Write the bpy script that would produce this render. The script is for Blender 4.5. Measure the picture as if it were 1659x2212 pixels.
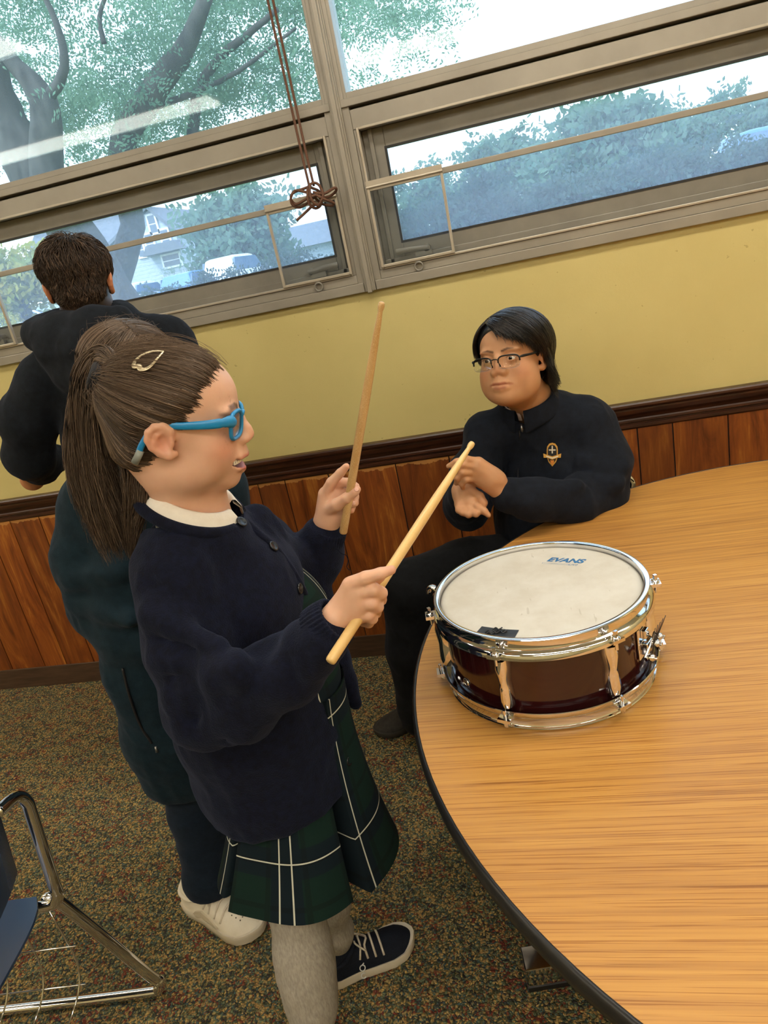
import bpy, math, random
import numpy as np
from mathutils import Matrix, Vector
for o in list(bpy.data.objects): bpy.data.objects.remove(o)
SC = bpy.context.scene
COL = SC.collection
RNG = np.random.default_rng(7)
random.seed(7)
# ------------------------------------------------------------------ camera
CAMZ = 1.488
FPX, PW, PH = 1534.0, 1659.0, 2212.0
def _axes(yaw, pitch, roll):
    f = np.array([math.sin(yaw)*math.cos(pitch), math.cos(yaw)*math.cos(pitch), math.sin(pitch)])
    r = np.array([math.cos(yaw), -math.sin(yaw), 0.0]); u = np.cross(r, f)
    r2 = r*math.cos(roll)+u*math.sin(roll); u2 = -r*math.sin(roll)+u*math.cos(roll)
    return r2, u2, f
CR, CU, CF = _axes(math.radians(-12.98), math.radians(-19.17), math.radians(-11.94))
cam = bpy.data.cameras.new('camera')
cam.sensor_fit = 'VERTICAL'; cam.sensor_height = 36.0; cam.lens = FPX/PH*36.0
cam.clip_start = 0.05; cam.clip_end = 500
camo = bpy.data.objects.new('camera', cam); COL.objects.link(camo)
camo.matrix_world = Matrix(((CR[0], CU[0], -CF[0], 0), (CR[1], CU[1], -CF[1], 0), (CR[2], CU[2], -CF[2], CAMZ), (0, 0, 0, 1)))
SC.camera = camo
CPOS = np.array([0, 0, CAMZ])
def ray(px, py): return CR*((px-PW/2)/FPX) - CU*((py-PH/2)/FPX) + CF
def at(px, py, Y):
    d = ray(px, py); return CPOS + d*(Y/d[1])
def atz(px, py, Z):
    d = ray(px, py); return CPOS + d*((Z-CAMZ)/d[2])
def depth(p): return float((np.asarray(p)-CPOS) @ CF)
def rad(p, rpx): return rpx*depth(p)/FPX
# ------------------------------------------------------------------ world, exposure
SC.view_settings.view_transform = 'Standard'; SC.view_settings.look = 'None'
SC.view_settings.gamma = 1.0; SC.view_settings.use_curve_mapping = False
SC.view_settings.exposure = 0.0
W = bpy.data.worlds.new('sky'); SC.world = W; W.use_nodes = True
_n = W.node_tree.nodes; _l = W.node_tree.links; _n.clear()
_bg = _n.new('ShaderNodeBackground'); _out = _n.new('ShaderNodeOutputWorld')
_sky = _n.new('ShaderNodeTexSky'); _sky.sky_type = 'NISHITA'; _sky.sun_disc = False
_sky.sun_elevation = math.radians(48); _sky.sun_rotation = math.radians(200); _sky.dust_density = 2.5; _sky.air_density = 1.0
_mix = _n.new('ShaderNodeMix'); _mix.data_type = 'RGBA'; _mix.inputs[0].default_value = 0.62
_mix.inputs[7].default_value = (7.0, 7.6, 8.2, 1)
_l.new(_sky.outputs[0], _mix.inputs[6]); _l.new(_mix.outputs[2], _bg.inputs[0])
_bg.inputs[1].default_value = 0.55
_l.new(_bg.outputs[0], _out.inputs[0])
sun = bpy.data.lights.new('sun', 'SUN'); sun.energy = 3.2; sun.angle = math.radians(3); sun.color = (1, .95, .86)
suno = bpy.data.objects.new('sun', sun); COL.objects.link(suno)
suno.rotation_euler = (math.radians(42), 0, math.radians(-30))   # from behind the building, high
LAMP_STRENGTH = 18.5
LAMP_COLOR = (1.0, .91, .76)
SC.cycles.max_bounces = 8; SC.cycles.transparent_max_bounces = 24
SC.cycles.diffuse_bounces = 4; SC.cycles.glossy_bounces = 4; SC.cycles.transmission_bounces = 6
SC.cycles.caustics_reflective = False; SC.cycles.caustics_refractive = False
SC.cycles.sample_clamp_indirect = 6.0

# ------------------------------------------------------------------ materials
def node_mat(name):
    m = bpy.data.materials.new(name); m.use_nodes = True
    nt = m.node_tree; nt.nodes.clear()
    out = nt.nodes.new('ShaderNodeOutputMaterial')
    b = nt.nodes.new('ShaderNodeBsdfPrincipled'); nt.links.new(b.outputs[0], out.inputs[0])
    return m, nt, b, out
class NT:
    def __init__(s, nt): s.nt = nt
    def n(s, t, **k):
        x = s.nt.nodes.new(t)
        ins = k.pop('ins', {})
        for a, v in k.items(): setattr(x, a, v)
        for a, v in ins.items():
            if hasattr(v, 'is_output') or isinstance(v, bpy.types.NodeSocket): s.nt.links.new(v, x.inputs[a])
            else: x.inputs[a].default_value = v
        return x
    def link(s, a, b): s.nt.links.new(a, b)
    def ramp(s, fac, stops, interp='LINEAR'):
        r = s.nt.nodes.new('ShaderNodeValToRGB'); r.color_ramp.interpolation = interp
        e = r.color_ramp.elements
        while len(e) > 1: e.remove(e[-1])
        e[0].position = stops[0][0]; e[0].color = c4(stops[0][1])
        for p, c in stops[1:]:
            q = e.new(p); q.color = c4(c)
        s.nt.links.new(fac, r.inputs[0]); return r.outputs[0]
    def coord(s, kind='Object', scale=(1, 1, 1), rot=(0, 0, 0), loc=(0, 0, 0)):
        t = s.nt.nodes.new('ShaderNodeTexCoord'); m = s.nt.nodes.new('ShaderNodeMapping')
        m.inputs['Scale'].default_value = scale; m.inputs['Rotation'].default_value = rot; m.inputs['Location'].default_value = loc
        s.nt.links.new(t.outputs[kind], m.inputs[0]); return m.outputs[0]
    def noise(s, vec, scale, detail=3, rough=.5, dist=0.0):
        t = s.nt.nodes.new('ShaderNodeTexNoise'); t.inputs['Scale'].default_value = scale
        t.inputs['Detail'].default_value = detail; t.inputs['Roughness'].default_value = rough; t.inputs['Distortion'].default_value = dist
        s.nt.links.new(vec, t.inputs['Vector']); return t.outputs['Fac']
    def mixc(s, fac, a, b, blend='MIX'):
        m = s.nt.nodes.new('ShaderNodeMix'); m.data_type = 'RGBA'; m.blend_type = blend
        for k, v in ((0, fac), (6, a), (7, b)):
            if isinstance(v, bpy.types.NodeSocket): s.nt.links.new(v, m.inputs[k])
            else: m.inputs[k].default_value = v if k == 0 else c4(v)
        return m.outputs[2]
    def math(s, op, a, b=0.0, c=None):
        m = s.nt.nodes.new('ShaderNodeMath'); m.operation = op
        for k, v in enumerate((a, b) if c is None else (a, b, c)):
            if isinstance(v, bpy.types.NodeSocket): s.nt.links.new(v, m.inputs[k])
            else: m.inputs[k].default_value = v
        return m.outputs[0]
    def bump(s, h, strength=.2, dist=.002):
        b = s.nt.nodes.new('ShaderNodeBump'); b.inputs['Strength'].default_value = strength; b.inputs['Distance'].default_value = dist
        s.nt.links.new(h, b.inputs['Height']); return b.outputs[0]
    def attr(s, name):
        a = s.nt.nodes.new('ShaderNodeAttribute'); a.attribute_name = name; return a
def c4(c): return tuple(c) if len(c) == 4 else (*c, 1.0)
def srgb(h):
    v = [int(h[i:i+2], 16)/255 for i in (0, 2, 4)]
    return tuple(x/12.92 if x <= .04045 else ((x+.055)/1.055)**2.4 for x in v)
_pl = {}
def plain(name, col, rough=.5, metal=0.0, **k):
    if name in _pl: return _pl[name]
    m, nt, b, out = node_mat(name)
    b.inputs['Base Color'].default_value = c4(col); b.inputs['Roughness'].default_value = rough; b.inputs['Metallic'].default_value = metal
    for a, v in k.items(): b.inputs[a].default_value = v
    _pl[name] = m; return m
def varied(name, c1, c2, scale=30, rough=.6, metal=0.0, bump=0.0, bscale=None, kind='Object', stretch=(1, 1, 1), **k):
    """two-tone noise colour with an optional fine bump"""
    if name in _pl: return _pl[name]
    m, nt, b, out = node_mat(name); g = NT(nt)
    v = g.coord(kind, stretch)
    f = g.noise(v, scale, 4, .6)
    nt.links.new(g.ramp(f, [(.3, c1), (.7, c2)]), b.inputs['Base Color'])
    b.inputs['Roughness'].default_value = rough; b.inputs['Metallic'].default_value = metal
    for a, vv in k.items(): b.inputs[a].default_value = vv
    if bump:
        nt.links.new(g.bump(g.noise(v, bscale or scale*6, 3), bump), b.inputs['Normal'])
    _pl[name] = m; return m
# ------------------------------------------------------------------ mesh building
class MB:
    def __init__(s): s.v = []; s.f = []; s.n = 0
    def add(s, v, f):
        v = np.asarray(v, float)
        s.v.append(v); s.f += [tuple(int(i)+s.n for i in q) for q in f]; s.n += len(v); return s
    def box(s, lo, hi, M=None):
        lo = np.array(lo, float); hi = np.array(hi, float)
        v = np.array([[(lo, hi)[i][0], (lo, hi)[j][1], (lo, hi)[k][2]] for i in (0, 1) for j in (0, 1) for k in (0, 1)])
        if M is not None: v = v @ np.asarray(M[0]).T + np.asarray(M[1])
        return s.add(v, [(0, 1, 3, 2), (4, 6, 7, 5), (0, 4, 5, 1), (2, 3, 7, 6), (0, 2, 6, 4), (1, 5, 7, 3)])
    def prism(s, poly, axis_a, axis_b, axis_n, origin, depth):
        """poly of 2D points extruded along axis_n"""
        a, b, n, o = (np.asarray(x, float) for x in (axis_a, axis_b, axis_n, origin))
        p = np.array(poly, float); k = len(p)
        base = o + p[:, :1]*a + p[:, 1:]*b
        v = np.vstack([base, base+n*depth])
        f = [tuple(range(k))[::-1], tuple(range(k, 2*k))] + [(i, (i+1) % k, k+(i+1) % k, k+i) for i in range(k)]
        return s.add(v, f)
    def tube(s, pts, r, seg=10, caps=True, closed=False, flat=None):
        """sweep a circle; r scalar or per-point; flat=(axis, factor) squashes"""
        p = np.asarray(pts, float); n = len(p)
        r = np.full(n, r, float) if np.isscalar(r) else np.asarray(r, float)
        if closed: t = np.roll(p, -1, 0)-np.roll(p, 1, 0)
        else:
            t = np.gradient(p, axis=0)
        t /= np.linalg.norm(t, axis=1)[:, None]+1e-12
        u = np.cross(t[0], [0, 0, 1.0]);
        if np.linalg.norm(u) < .1: u = np.cross(t[0], [1.0, 0, 0])
        u /= np.linalg.norm(u); ang = np.arange(seg)*2*math.pi/seg
        V = np.zeros((n, seg, 3))
        for i in range(n):
            u = u - t[i]*(u@t[i]); u /= np.linalg.norm(u)+1e-12; w = np.cross(t[i], u)
            off = (np.cos(ang)[:, None]*u+np.sin(ang)[:, None]*w)*r[i]
            if flat is not None:
                ax = np.asarray(flat[0], float); off = off - np.outer(off@ax, ax)*(1-flat[1])
            V[i] = p[i]+off
        f = []
        for i in range(n if closed else n-1):
            j = (i+1) % n
            for k in range(seg):
                k2 = (k+1) % seg; f.append((i*seg+k, i*seg+k2, j*seg+k2, j*seg+k))
        if caps and not closed:
            f.append(tuple(range(seg))[::-1]); f.append(tuple((n-1)*seg+k for k in range(seg)))
        return s.add(V.reshape(-1, 3), f)
    def lathe(s, prof, seg=48, center=(0, 0, 0), axis=None, closed_profile=False):
        """prof: list of (radius, height); axis: 3x3 columns (a, b, axis)"""
        p = np.array(prof, float); n = len(p); ang = np.arange(seg)*2*math.pi/seg
        A = np.eye(3) if axis is None else np.asarray(axis, float)
        V = np.zeros((n, seg, 3))
        V[:, :, 0] = p[:, :1]*np.cos(ang); V[:, :, 1] = p[:, :1]*np.sin(ang); V[:, :, 2] = p[:, 1:]
        V = V.reshape(-1, 3) @ A.T + np.asarray(center, float)
        f = []
        for i in range(n if closed_profile else n-1):
            j = (i+1) % n
            for k in range(seg):
                k2 = (k+1) % seg; f.append((i*seg+k, i*seg+k2, j*seg+k2, j*seg+k))
        if not closed_profile:
            if p[0, 0] > 1e-6: f.append(tuple(range(seg))[::-1])
            if p[-1, 0] > 1e-6: f.append(tuple((n-1)*seg+k for k in range(seg)))
        return s.add(V, f)
    def grid(s, V):
        """V (n,m,3) open grid"""
        n, m = V.shape[:2]
        f = [(i*m+j, i*m+j+1, (i+1)*m+j+1, (i+1)*m+j) for i in range(n-1) for j in range(m-1)]
        return s.add(V.reshape(-1, 3), f)
    def mesh(s, name):
        me = bpy.data.meshes.new(name)
        v = np.vstack(s.v)
        me.from_pydata(v.tolist(), [], s.f); me.update()
        return me
def axis_from(n):
    n = np.asarray(n, float); n = n/np.linalg.norm(n)
    a = np.cross([0, 0, 1.0], n)
    if np.linalg.norm(a) < 1e-3: a = np.array([1.0, 0, 0])
    a /= np.linalg.norm(a); return np.stack([a, np.cross(n, a), n], 1)
def raw_mesh(name, v, quads):
    me = bpy.data.meshes.new(name); v = np.asarray(v, np.float32); q = np.asarray(quads, np.int32); k = q.shape[1]
    me.vertices.add(len(v)); me.vertices.foreach_set('co', v.ravel())
    me.loops.add(q.size); me.loops.foreach_set('vertex_index', q.ravel())
    me.polygons.add(len(q)); me.polygons.foreach_set('loop_start', np.arange(len(q), dtype=np.int32)*k)
    me.polygons.foreach_set('loop_total', np.full(len(q), k, np.int32))
    me.update(calc_edges=True); me.validate(); return me
def set_col(me, cols, name='Col'):
    c = np.asarray(cols, np.float32)
    if c.shape[1] == 3: c = np.c_[c, np.ones(len(c), np.float32)]
    a = me.color_attributes.new(name, 'FLOAT_COLOR', 'POINT'); a.data.foreach_set('color', c.ravel())
def set_uvattr(me, uv, name='uvp'):
    a = me.attributes.new(name, 'FLOAT_VECTOR', 'POINT')
    u = np.zeros((len(uv), 3), np.float32); u[:, :uv.shape[1]] = uv; a.data.foreach_set('vector', u.ravel())
def obj(name, mb, mat, parent=None, smooth=False, auto=None, bevel=0.0, label=None, subsurf=0):
    me = mb.mesh(name) if isinstance(mb, MB) else mb
    o = bpy.data.objects.new(name, me); COL.objects.link(o)
    if mat is not None: me.materials.append(mat)
    if smooth or auto:
        me.polygons.foreach_set('use_smooth', np.ones(len(me.polygons), bool))
        if auto: me.set_sharp_from_angle(angle=math.radians(auto))
    if bevel:
        b = o.modifiers.new('bevel', 'BEVEL'); b.width = bevel; b.segments = 2; b.limit_method = 'ANGLE'; b.angle_limit = math.radians(40)
    if subsurf:
        b = o.modifiers.new('sub', 'SUBSURF'); b.levels = subsurf; b.render_levels = subsurf
    if parent is not None:
        o.parent = parent; o.matrix_parent_inverse = PINV(parent)
    if label: o['label'] = label
    return o
def world_loc(o):
    l = Vector(o.location)
    return l
def PINV(parent):
    # every parent here is only translated, and parts of parts share the thing's frame
    p = parent; M = Matrix.Identity(4)
    if p.parent is None: return Matrix.Translation(-Vector(p.location))
    return Matrix.Identity(4)
def tag(o, label, cat, group=None, kind=None):
    o['label'] = label
    if cat: o['category'] = cat
    if group: o['group'] = group
    if kind: o['kind'] = kind
    return o
def thing(name, label, cat, loc=(0, 0, 0), group=None):
    o = bpy.data.objects.new(name, None); COL.objects.link(o); o.location = tuple(float(x) for x in loc); o.empty_display_size = .05
    return tag(o, label, cat, group)
def struct(name, mb, mat, parent=None, **k):
    o = obj(name, mb, mat, parent, **k)
    if parent is None: o['kind'] = 'structure'
    return o
def catmull(pts, n):
    p = np.asarray(pts, float); k = len(p)
    q = np.vstack([2*p[0]-p[1], p, 2*p[-1]-p[-2]])
    t = np.linspace(0, k-1-1e-9, n); i = t.astype(int); u = (t-i)[:, None]
    a, b, c, d = q[i], q[i+1], q[i+2], q[i+3]
    return .5*((2*b)+(-a+c)*u+(2*a-5*b+4*c-d)*u**2+(-a+3*b-3*c+d)*u**3)
def merge_text(txt, size, shear=0.0, bold=0.0, spacing=1.0):
    cu = bpy.data.curves.new('t', 'FONT'); cu.body = txt; cu.size = size; cu.shear = shear; cu.offset = bold; cu.align_x = 'CENTER'; cu.space_character = spacing
    cu.resolution_u = 4
    o = bpy.data.objects.new('t', cu); COL.objects.link(o)
    dg = bpy.context.evaluated_depsgraph_get()
    me = o.evaluated_get(dg).to_mesh()
    v = np.array([x.co[:] for x in me.vertices]); f = [tuple(p.vertices) for p in me.polygons]
    o.evaluated_get(dg).to_mesh_clear(); bpy.data.objects.remove(o); bpy.data.curves.remove(cu)
    return v, f
def text_mb(mb, txt, size, origin, ax, ay, lift=0.0003, shear=0.0, bold=0.0, spacing=1.0):
    v, f = merge_text(txt, size, shear, bold, spacing); ax = np.asarray(ax, float); ay = np.asarray(ay, float)
    n = np.cross(ax, ay)
    mb.add(np.asarray(origin)+v[:, :1]*ax+v[:, 1:2]*ay+n*lift, f)
# ------------------------------------------------------------------ implicit bodies
class SDF:
    """ordered smooth unions / cuts of ellipsoids and tapered capsules"""
    def __init__(s): s.ops = []
    def ell(s, c, r, R=None, k=.01, cut=False):
        c = np.asarray(c, float); r = np.asarray(r, float)*np.ones(3); R = np.eye(3) if R is None else np.asarray(R, float)
        def f(p):
            q = (p-c)@R
            k0 = np.sqrt(((q/r)**2).sum(-1)); k1 = np.sqrt(((q/(r*r))**2).sum(-1))
            return np.where(k0 < 1e-6, -r.min(), k0*(k0-1)/np.maximum(k1, 1e-9))
        s.ops.append((f, c, float(r.max()), k, cut, (c, r.max()))); return s
    def cap(s, a, b, ra, rb=None, k=.01, cut=False):
        a = np.asarray(a, float); b = np.asarray(b, float); rb = ra if rb is None else rb
        d = b-a; L2 = d@d+1e-12
        def f(p):
            t = np.clip(((p-a)@d)/L2, 0, 1)
            return np.linalg.norm(p-a-t[..., None]*d, axis=-1)-(ra+(rb-ra)*t)
        c = (a+b)/2; R = math.sqrt(L2)/2+max(ra, rb)
        s.ops.append((f, c, R, k, cut, None)); return s
    def chain(s, pts, rs, k=.01, cut=False):
        for i in range(len(pts)-1): s.cap(pts[i], pts[i+1], rs[i], rs[i+1], k, cut)
        return s
    def box(s, c, h, R=None, rnd=.005, k=.01, cut=False):
        c = np.asarray(c, float); h = np.asarray(h, float)-rnd; R = np.eye(3) if R is None else np.asarray(R, float)
        def f(p):
            q = np.abs((p-c)@R)-h
            return np.linalg.norm(np.maximum(q, 0), axis=-1)+np.minimum(q.max(-1), 0)-rnd
        s.ops.append((f, c, float(np.linalg.norm(h)+rnd*2), k, cut, None)); return s
    def plane(s, o, n, k=.004):
        """cut away the side the normal points to"""
        o = np.asarray(o, float); n = np.asarray(n, float); n = n/np.linalg.norm(n)
        s.ops.append((lambda p: -((p-o)@n), o, 1e3, k, True, None)); return s
    def sub(s, other, k=.004, inflate=0.0):
        s.ops.append((lambda p: other.val(p)-inflate, np.zeros(3), 1e3, k, True, None)); return s
    def union(s, other, k=.01):
        s.ops.append((lambda p: other.val(p), np.zeros(3), 1e3, k, False, None)); return s
    def val(s, p, idx=None):
        d = np.full(p.shape[:-1], 1e3)
        for i in (range(len(s.ops)) if idx is None else idx):
            f, c, R, k, cut, _ = s.ops[i]
            e = f(p)
            if not cut:
                h = np.maximum(k-np.abs(d-e), 0)/k
                d = np.minimum(d, e)-h*h*k*.25
            else:
                e = -e
                h = np.maximum(k-np.abs(d-e), 0)/k
                d = np.maximum(d, e)+h*h*k*.25
        return d
    def bounds(s, pad=.03):
        lo = np.full(3, 1e9); hi = -lo
        for f, c, R, k, cut, _ in s.ops:
            if cut or R > 100: continue
            lo = np.minimum(lo, c-R); hi = np.maximum(hi, c+R)
        return lo-pad, hi+pad
def sdf_mesh(S, h, name='m', bounds=None, smooth_iter=1):
    B = 14
    lo, hi = S.bounds() if bounds is None else bounds
    nb = np.ceil((hi-lo)/(h*B)).astype(int)
    C = np.stack(np.meshgrid(*[np.arange(n) for n in nb], indexing='ij'), -1).reshape(-1, 3)
    ctr = lo+(C+.5)*h*B; br = h*B*.87
    nops = len(S.ops)
    D = np.empty((nops, len(ctr)))
    for i, (f, c, R, k, cut, _) in enumerate(S.ops):
        D[i] = np.linalg.norm(ctr-c, axis=1)-R if R < 100 else -1e3
    cut = np.array([o[4] for o in S.ops]); kk = np.array([o[3] for o in S.ops])
    act = D < (br+kk+.01)[:, None] if np.ndim(br) else D < (br+kk[:, None]+.01)
    anyu = act[~cut].any(0)
    cells_v = []; cells_k = []; quads = []
    g = np.stack(np.meshgrid(*[np.arange(B+1)]*3, indexing='ij'), -1).reshape(-1, 3)
    N = (nb*B+4).astype(np.int64)
    def key(ijk): return (ijk[..., 0]*N[1]+ijk[..., 1])*N[2]+ijk[..., 2]
    corners = np.array([[i, j, k] for i in (0, 1) for j in (0, 1) for k in (0, 1)])
    edges = [(a, b) for a in range(8) for b in range(a+1, 8) if np.abs(corners[a]-corners[b]).sum() == 1]
    for bi in np.nonzero(anyu)[0]:
        idx = np.nonzero(act[:, bi])[0]
        base = C[bi]*B
        cv = S.val(ctr[bi:bi+1], idx)[0]
        if abs(cv) > br*1.9+.01: continue
        d = S.val(lo+(base+g)*h, idx).reshape(B+1, B+1, B+1)
        ins = d < 0
        if ins.all() or not ins.any(): continue
        sub = [ins[c[0]:B+c[0], c[1]:B+c[1], c[2]:B+c[2]] for c in corners]
        cnt = sum(x.astype(int) for x in sub); m = (cnt > 0) & (cnt < 8)
        ci = np.argwhere(m)
        if len(ci) == 0: continue
        dv = np.stack([d[ci[:, 0]+c[0], ci[:, 1]+c[1], ci[:, 2]+c[2]] for c in corners], 1)
        acc = np.zeros((len(ci), 3)); w = np.zeros(len(ci))
        for a, b in edges:
            x = (dv[:, a] < 0) != (dv[:, b] < 0)
            t = np.where(x, dv[:, a]/np.where(x, dv[:, a]-dv[:, b], 1), 0)
            p = corners[a]+t[:, None]*(corners[b]-corners[a]); acc += p*x[:, None]; w += x
        cells_v.append(lo+(base+ci+acc/w[:, None])*h); cells_k.append(key(base+ci))
        for ax in range(3):
            o1, o2 = [(1, 2), (2, 0), (0, 1)][ax]
            sl0 = [slice(0, B)]*3; sl1 = [slice(0, B)]*3; sl1[ax] = slice(1, B+1)
            a = ins[tuple(sl0)]; b = ins[tuple(sl1)]
            e = np.argwhere(a != b)
            if len(e) == 0: continue
            fl = a[tuple(e.T)]
            e = base+e; u1 = np.zeros(3, int); u1[o1] = 1; u2 = np.zeros(3, int); u2[o2] = 1
            q = np.stack([key(e-u1-u2), key(e-u2), key(e), key(e-u1)], 1)
            q[~fl] = q[~fl][:, ::-1]
            quads.append(q)
    V = np.vstack(cells_v); K = np.concatenate(cells_k); Q = np.vstack(quads)
    o = np.argsort(K); K = K[o]; V = V[o]
    pos = np.searchsorted(K, Q); pos = np.clip(pos, 0, len(K)-1)
    ok = (K[pos] == Q).all(1)
    F = pos[ok]
    if smooth_iter:
        e = np.vstack([F[:, [0, 1]], F[:, [1, 2]], F[:, [2, 3]], F[:, [3, 0]]])
        for _ in range(smooth_iter):
            acc = np.zeros_like(V); c = np.zeros(len(V))
            for ax in range(3):
                acc[:, ax] = np.bincount(e[:, 0], V[e[:, 1], ax], len(V))+np.bincount(e[:, 1], V[e[:, 0], ax], len(V))
            c = np.bincount(e.ravel(), minlength=len(V))
            V = .5*V+.5*acc/np.maximum(c, 1)[:, None]
    return V, F
def normals_of(V, F):
    n = np.cross(V[F[:, 2]]-V[F[:, 0]], V[F[:, 3]]-V[F[:, 1]])
    out = np.zeros_like(V)
    for i in range(4):
        for ax in range(3): out[:, ax] += np.bincount(F[:, i], n[:, ax], len(V))
    return out/(np.linalg.norm(out, axis=1)[:, None]+1e-12)
_perm = np.random.default_rng(3).random((32, 32, 32))
def vnoise(p):
    """value noise in -1..1, period 32"""
    i = np.floor(p).astype(int); f = p-i; f = f*f*(3-2*f); i = i % 32; j = (i+1) % 32
    def g(a, b, c): return _perm[a, b, c]
    x0, y0, z0 = i.T; x1, y1, z1 = j.T; fx, fy, fz = f.T
    c00 = g(x0, y0, z0)*(1-fx)+g(x1, y0, z0)*fx; c10 = g(x0, y1, z0)*(1-fx)+g(x1, y1, z0)*fx
    c01 = g(x0, y0, z1)*(1-fx)+g(x1, y0, z1)*fx; c11 = g(x0, y1, z1)*(1-fx)+g(x1, y1, z1)*fx
    return ((c00*(1-fy)+c10*fy)*(1-fz)+(c01*(1-fy)+c11*fy)*fz)*2-1
def wrinkle(V, F, amp=.004, scale=(9, 9, 5), seed=0.0, ridge=True, R=None):
    """soft cloth folds pushed along the normals"""
    n = normals_of(V, F)
    q = V if R is None else V@R
    q = q*np.array(scale)+seed
    q = q+.6*np.stack([vnoise(q*.7+5), vnoise(q*.7+9), vnoise(q*.7+13)], 1)
    a = vnoise(q); b = vnoise(q*2.1+7)
    if ridge: d = (1-2*np.abs(a))*.7+.3*(1-2*np.abs(b))
    else: d = a*.7+b*.3
    return V+n*(d*amp)[:, None]
def sdf_obj(name, S, h, mat, parent=None, wr=None, label=None, colf=None, smooth_iter=1, bounds=None):
    V, F = sdf_mesh(S, h, name, smooth_iter=smooth_iter, bounds=bounds)
    if wr:
        for w in (wr if isinstance(wr, list) else [wr]): V = wrinkle(V, F, **w)
    me = raw_mesh(name, V, F)
    if colf is not None: set_col(me, colf(V))
    return obj(name, me, mat, parent, smooth=True, label=label)
def rotm(ax, deg):
    a = math.radians(deg); c, s = math.cos(a), math.sin(a)
    return np.array({'x': [[1, 0, 0], [0, c, -s], [0, s, c]], 'y': [[c, 0, s], [0, 1, 0], [-s, 0, c]], 'z': [[c, -s, 0], [s, c, 0], [0, 0, 1]]}[ax], float)
def frame_from(fwd, up):
    """columns: right, forward, up"""
    f = np.asarray(fwd, float); f = f/np.linalg.norm(f); u = np.asarray(up, float); u = u-f*(u@f); u /= np.linalg.norm(u)
    return np.stack([np.cross(f, u), f, u], 1)
# ------------------------------------------------------------------ the room
YW = 2.46
XL, XR, YF, ZC = -4.6, 3.4, -4.6, 2.9
def paint_mat():
    m, nt, b, out = node_mat('yellow_paint'); g = NT(nt); v = g.coord()
    f = g.noise(v, 2.5, 5, .6)
    c = g.ramp(f, [(.3, srgb('CABC80')), (.7, srgb('C3B478'))])
    sp = g.noise(v, 55, 2, .5); spk = g.ramp(sp, [(.74, (0, 0, 0)), (.77, (1, 1, 1))])
    c = g.mixc(g.math('MULTIPLY', spk, .5), c, srgb('8E7C46'))
    nt.links.new(c, b.inputs['Base Color']); b.inputs['Roughness'].default_value = .38
    h = g.math('ADD', g.noise(v, 9, 4, .6), g.math('MULTIPLY', g.noise(v, 220, 2), .12))
    nt.links.new(g.bump(h, .28, .006), b.inputs['Normal']); return m
def panel_mat():
    m, nt, b, out = node_mat('wood_panelling'); g = NT(nt)
    pl = g.attr('plank'); t = nt.nodes.new('ShaderNodeTexCoord')
    off = g.n('ShaderNodeVectorMath', operation='MULTIPLY_ADD', ins={0: pl.outputs['Vector'], 1: (3.1, 7.7, 5.3), 2: t.outputs['Object']})
    mp = g.n('ShaderNodeMapping', ins={'Vector': off.outputs[0], 'Scale': (1, 1, .16)})
    wob = g.n('ShaderNodeTexNoise', ins={'Vector': mp.outputs[0], 'Scale': 5.0, 'Detail': 2.0})
    fine = g.n('ShaderNodeMapping', ins={'Vector': off.outputs[0], 'Scale': (1, 1, .045)})
    d = g.math('MULTIPLY_ADD', wob.outputs['Fac'], 1.0, 0)
    wv = g.n('ShaderNodeTexNoise', ins={'Vector': mp.outputs[0], 'Scale': 13.0, 'Detail': 5.0, 'Roughness': .62, 'Distortion': 1.6})
    st = g.noise(fine.outputs[0], 160, 3, .6)
    f = g.math('ADD', g.math('MULTIPLY', wv.outputs['Fac'], .75), g.math('MULTIPLY', st, .25))
    c = g.ramp(f, [(.33, srgb('50280F')), (.45, srgb('7C3F1A')), (.55, srgb('93511F')), (.68, srgb('B97834')), (.8, srgb('8D4F1E'))])
    sep = g.n('ShaderNodeSeparateXYZ', ins={0: pl.outputs['Vector']})
    c = g.mixc(g.math('MULTIPLY', sep.outputs[0], .55), c, srgb('4A230F'))
    # the veneer is torn off in a ragged strip below the chair rail
    pz = g.n('ShaderNodeSeparateXYZ', ins={0: t.outputs['Object']})
    rag = g.noise(g.coord('Object', (1, 1, .3)), 26, 4, .7)
    edge = g.math('MULTIPLY_ADD', rag, .045, .757)
    worn = g.math('GREATER_THAN', pz.outputs[2], edge)
    worn = g.math('MULTIPLY', worn, g.math('LESS_THAN', pz.outputs[0], .25))
    c = g.mixc(g.math('MULTIPLY', worn, .62), c, srgb('BF8A4E'))
    sc = g.noise(g.coord('Object', (1, 1, .35)), 42, 1, .4)
    c = g.mixc(g.math('MULTIPLY', g.math('GREATER_THAN', sc, .80), .6), c, srgb('D2A569'))
    nt.links.new(c, b.inputs['Base Color']); b.inputs['Roughness'].default_value = .34
    nt.links.new(g.bump(st, .08, .001), b.inputs['Normal']); return m
def rail_mat(name, c1, c2, c3):
    m, nt, b, out = node_mat(name); g = NT(nt)
    v = g.coord('Object', (.12, 1, 1)); f = g.noise(v, 60, 5, .65)
    nt.links.new(g.ramp(f, [(.3, c1), (.55, c2), (.75, c3)]), b.inputs['Base Color'])
    b.inputs['Roughness'].default_value = .33; nt.links.new(g.bump(f, .15, .001), b.inputs['Normal']); return m
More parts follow.
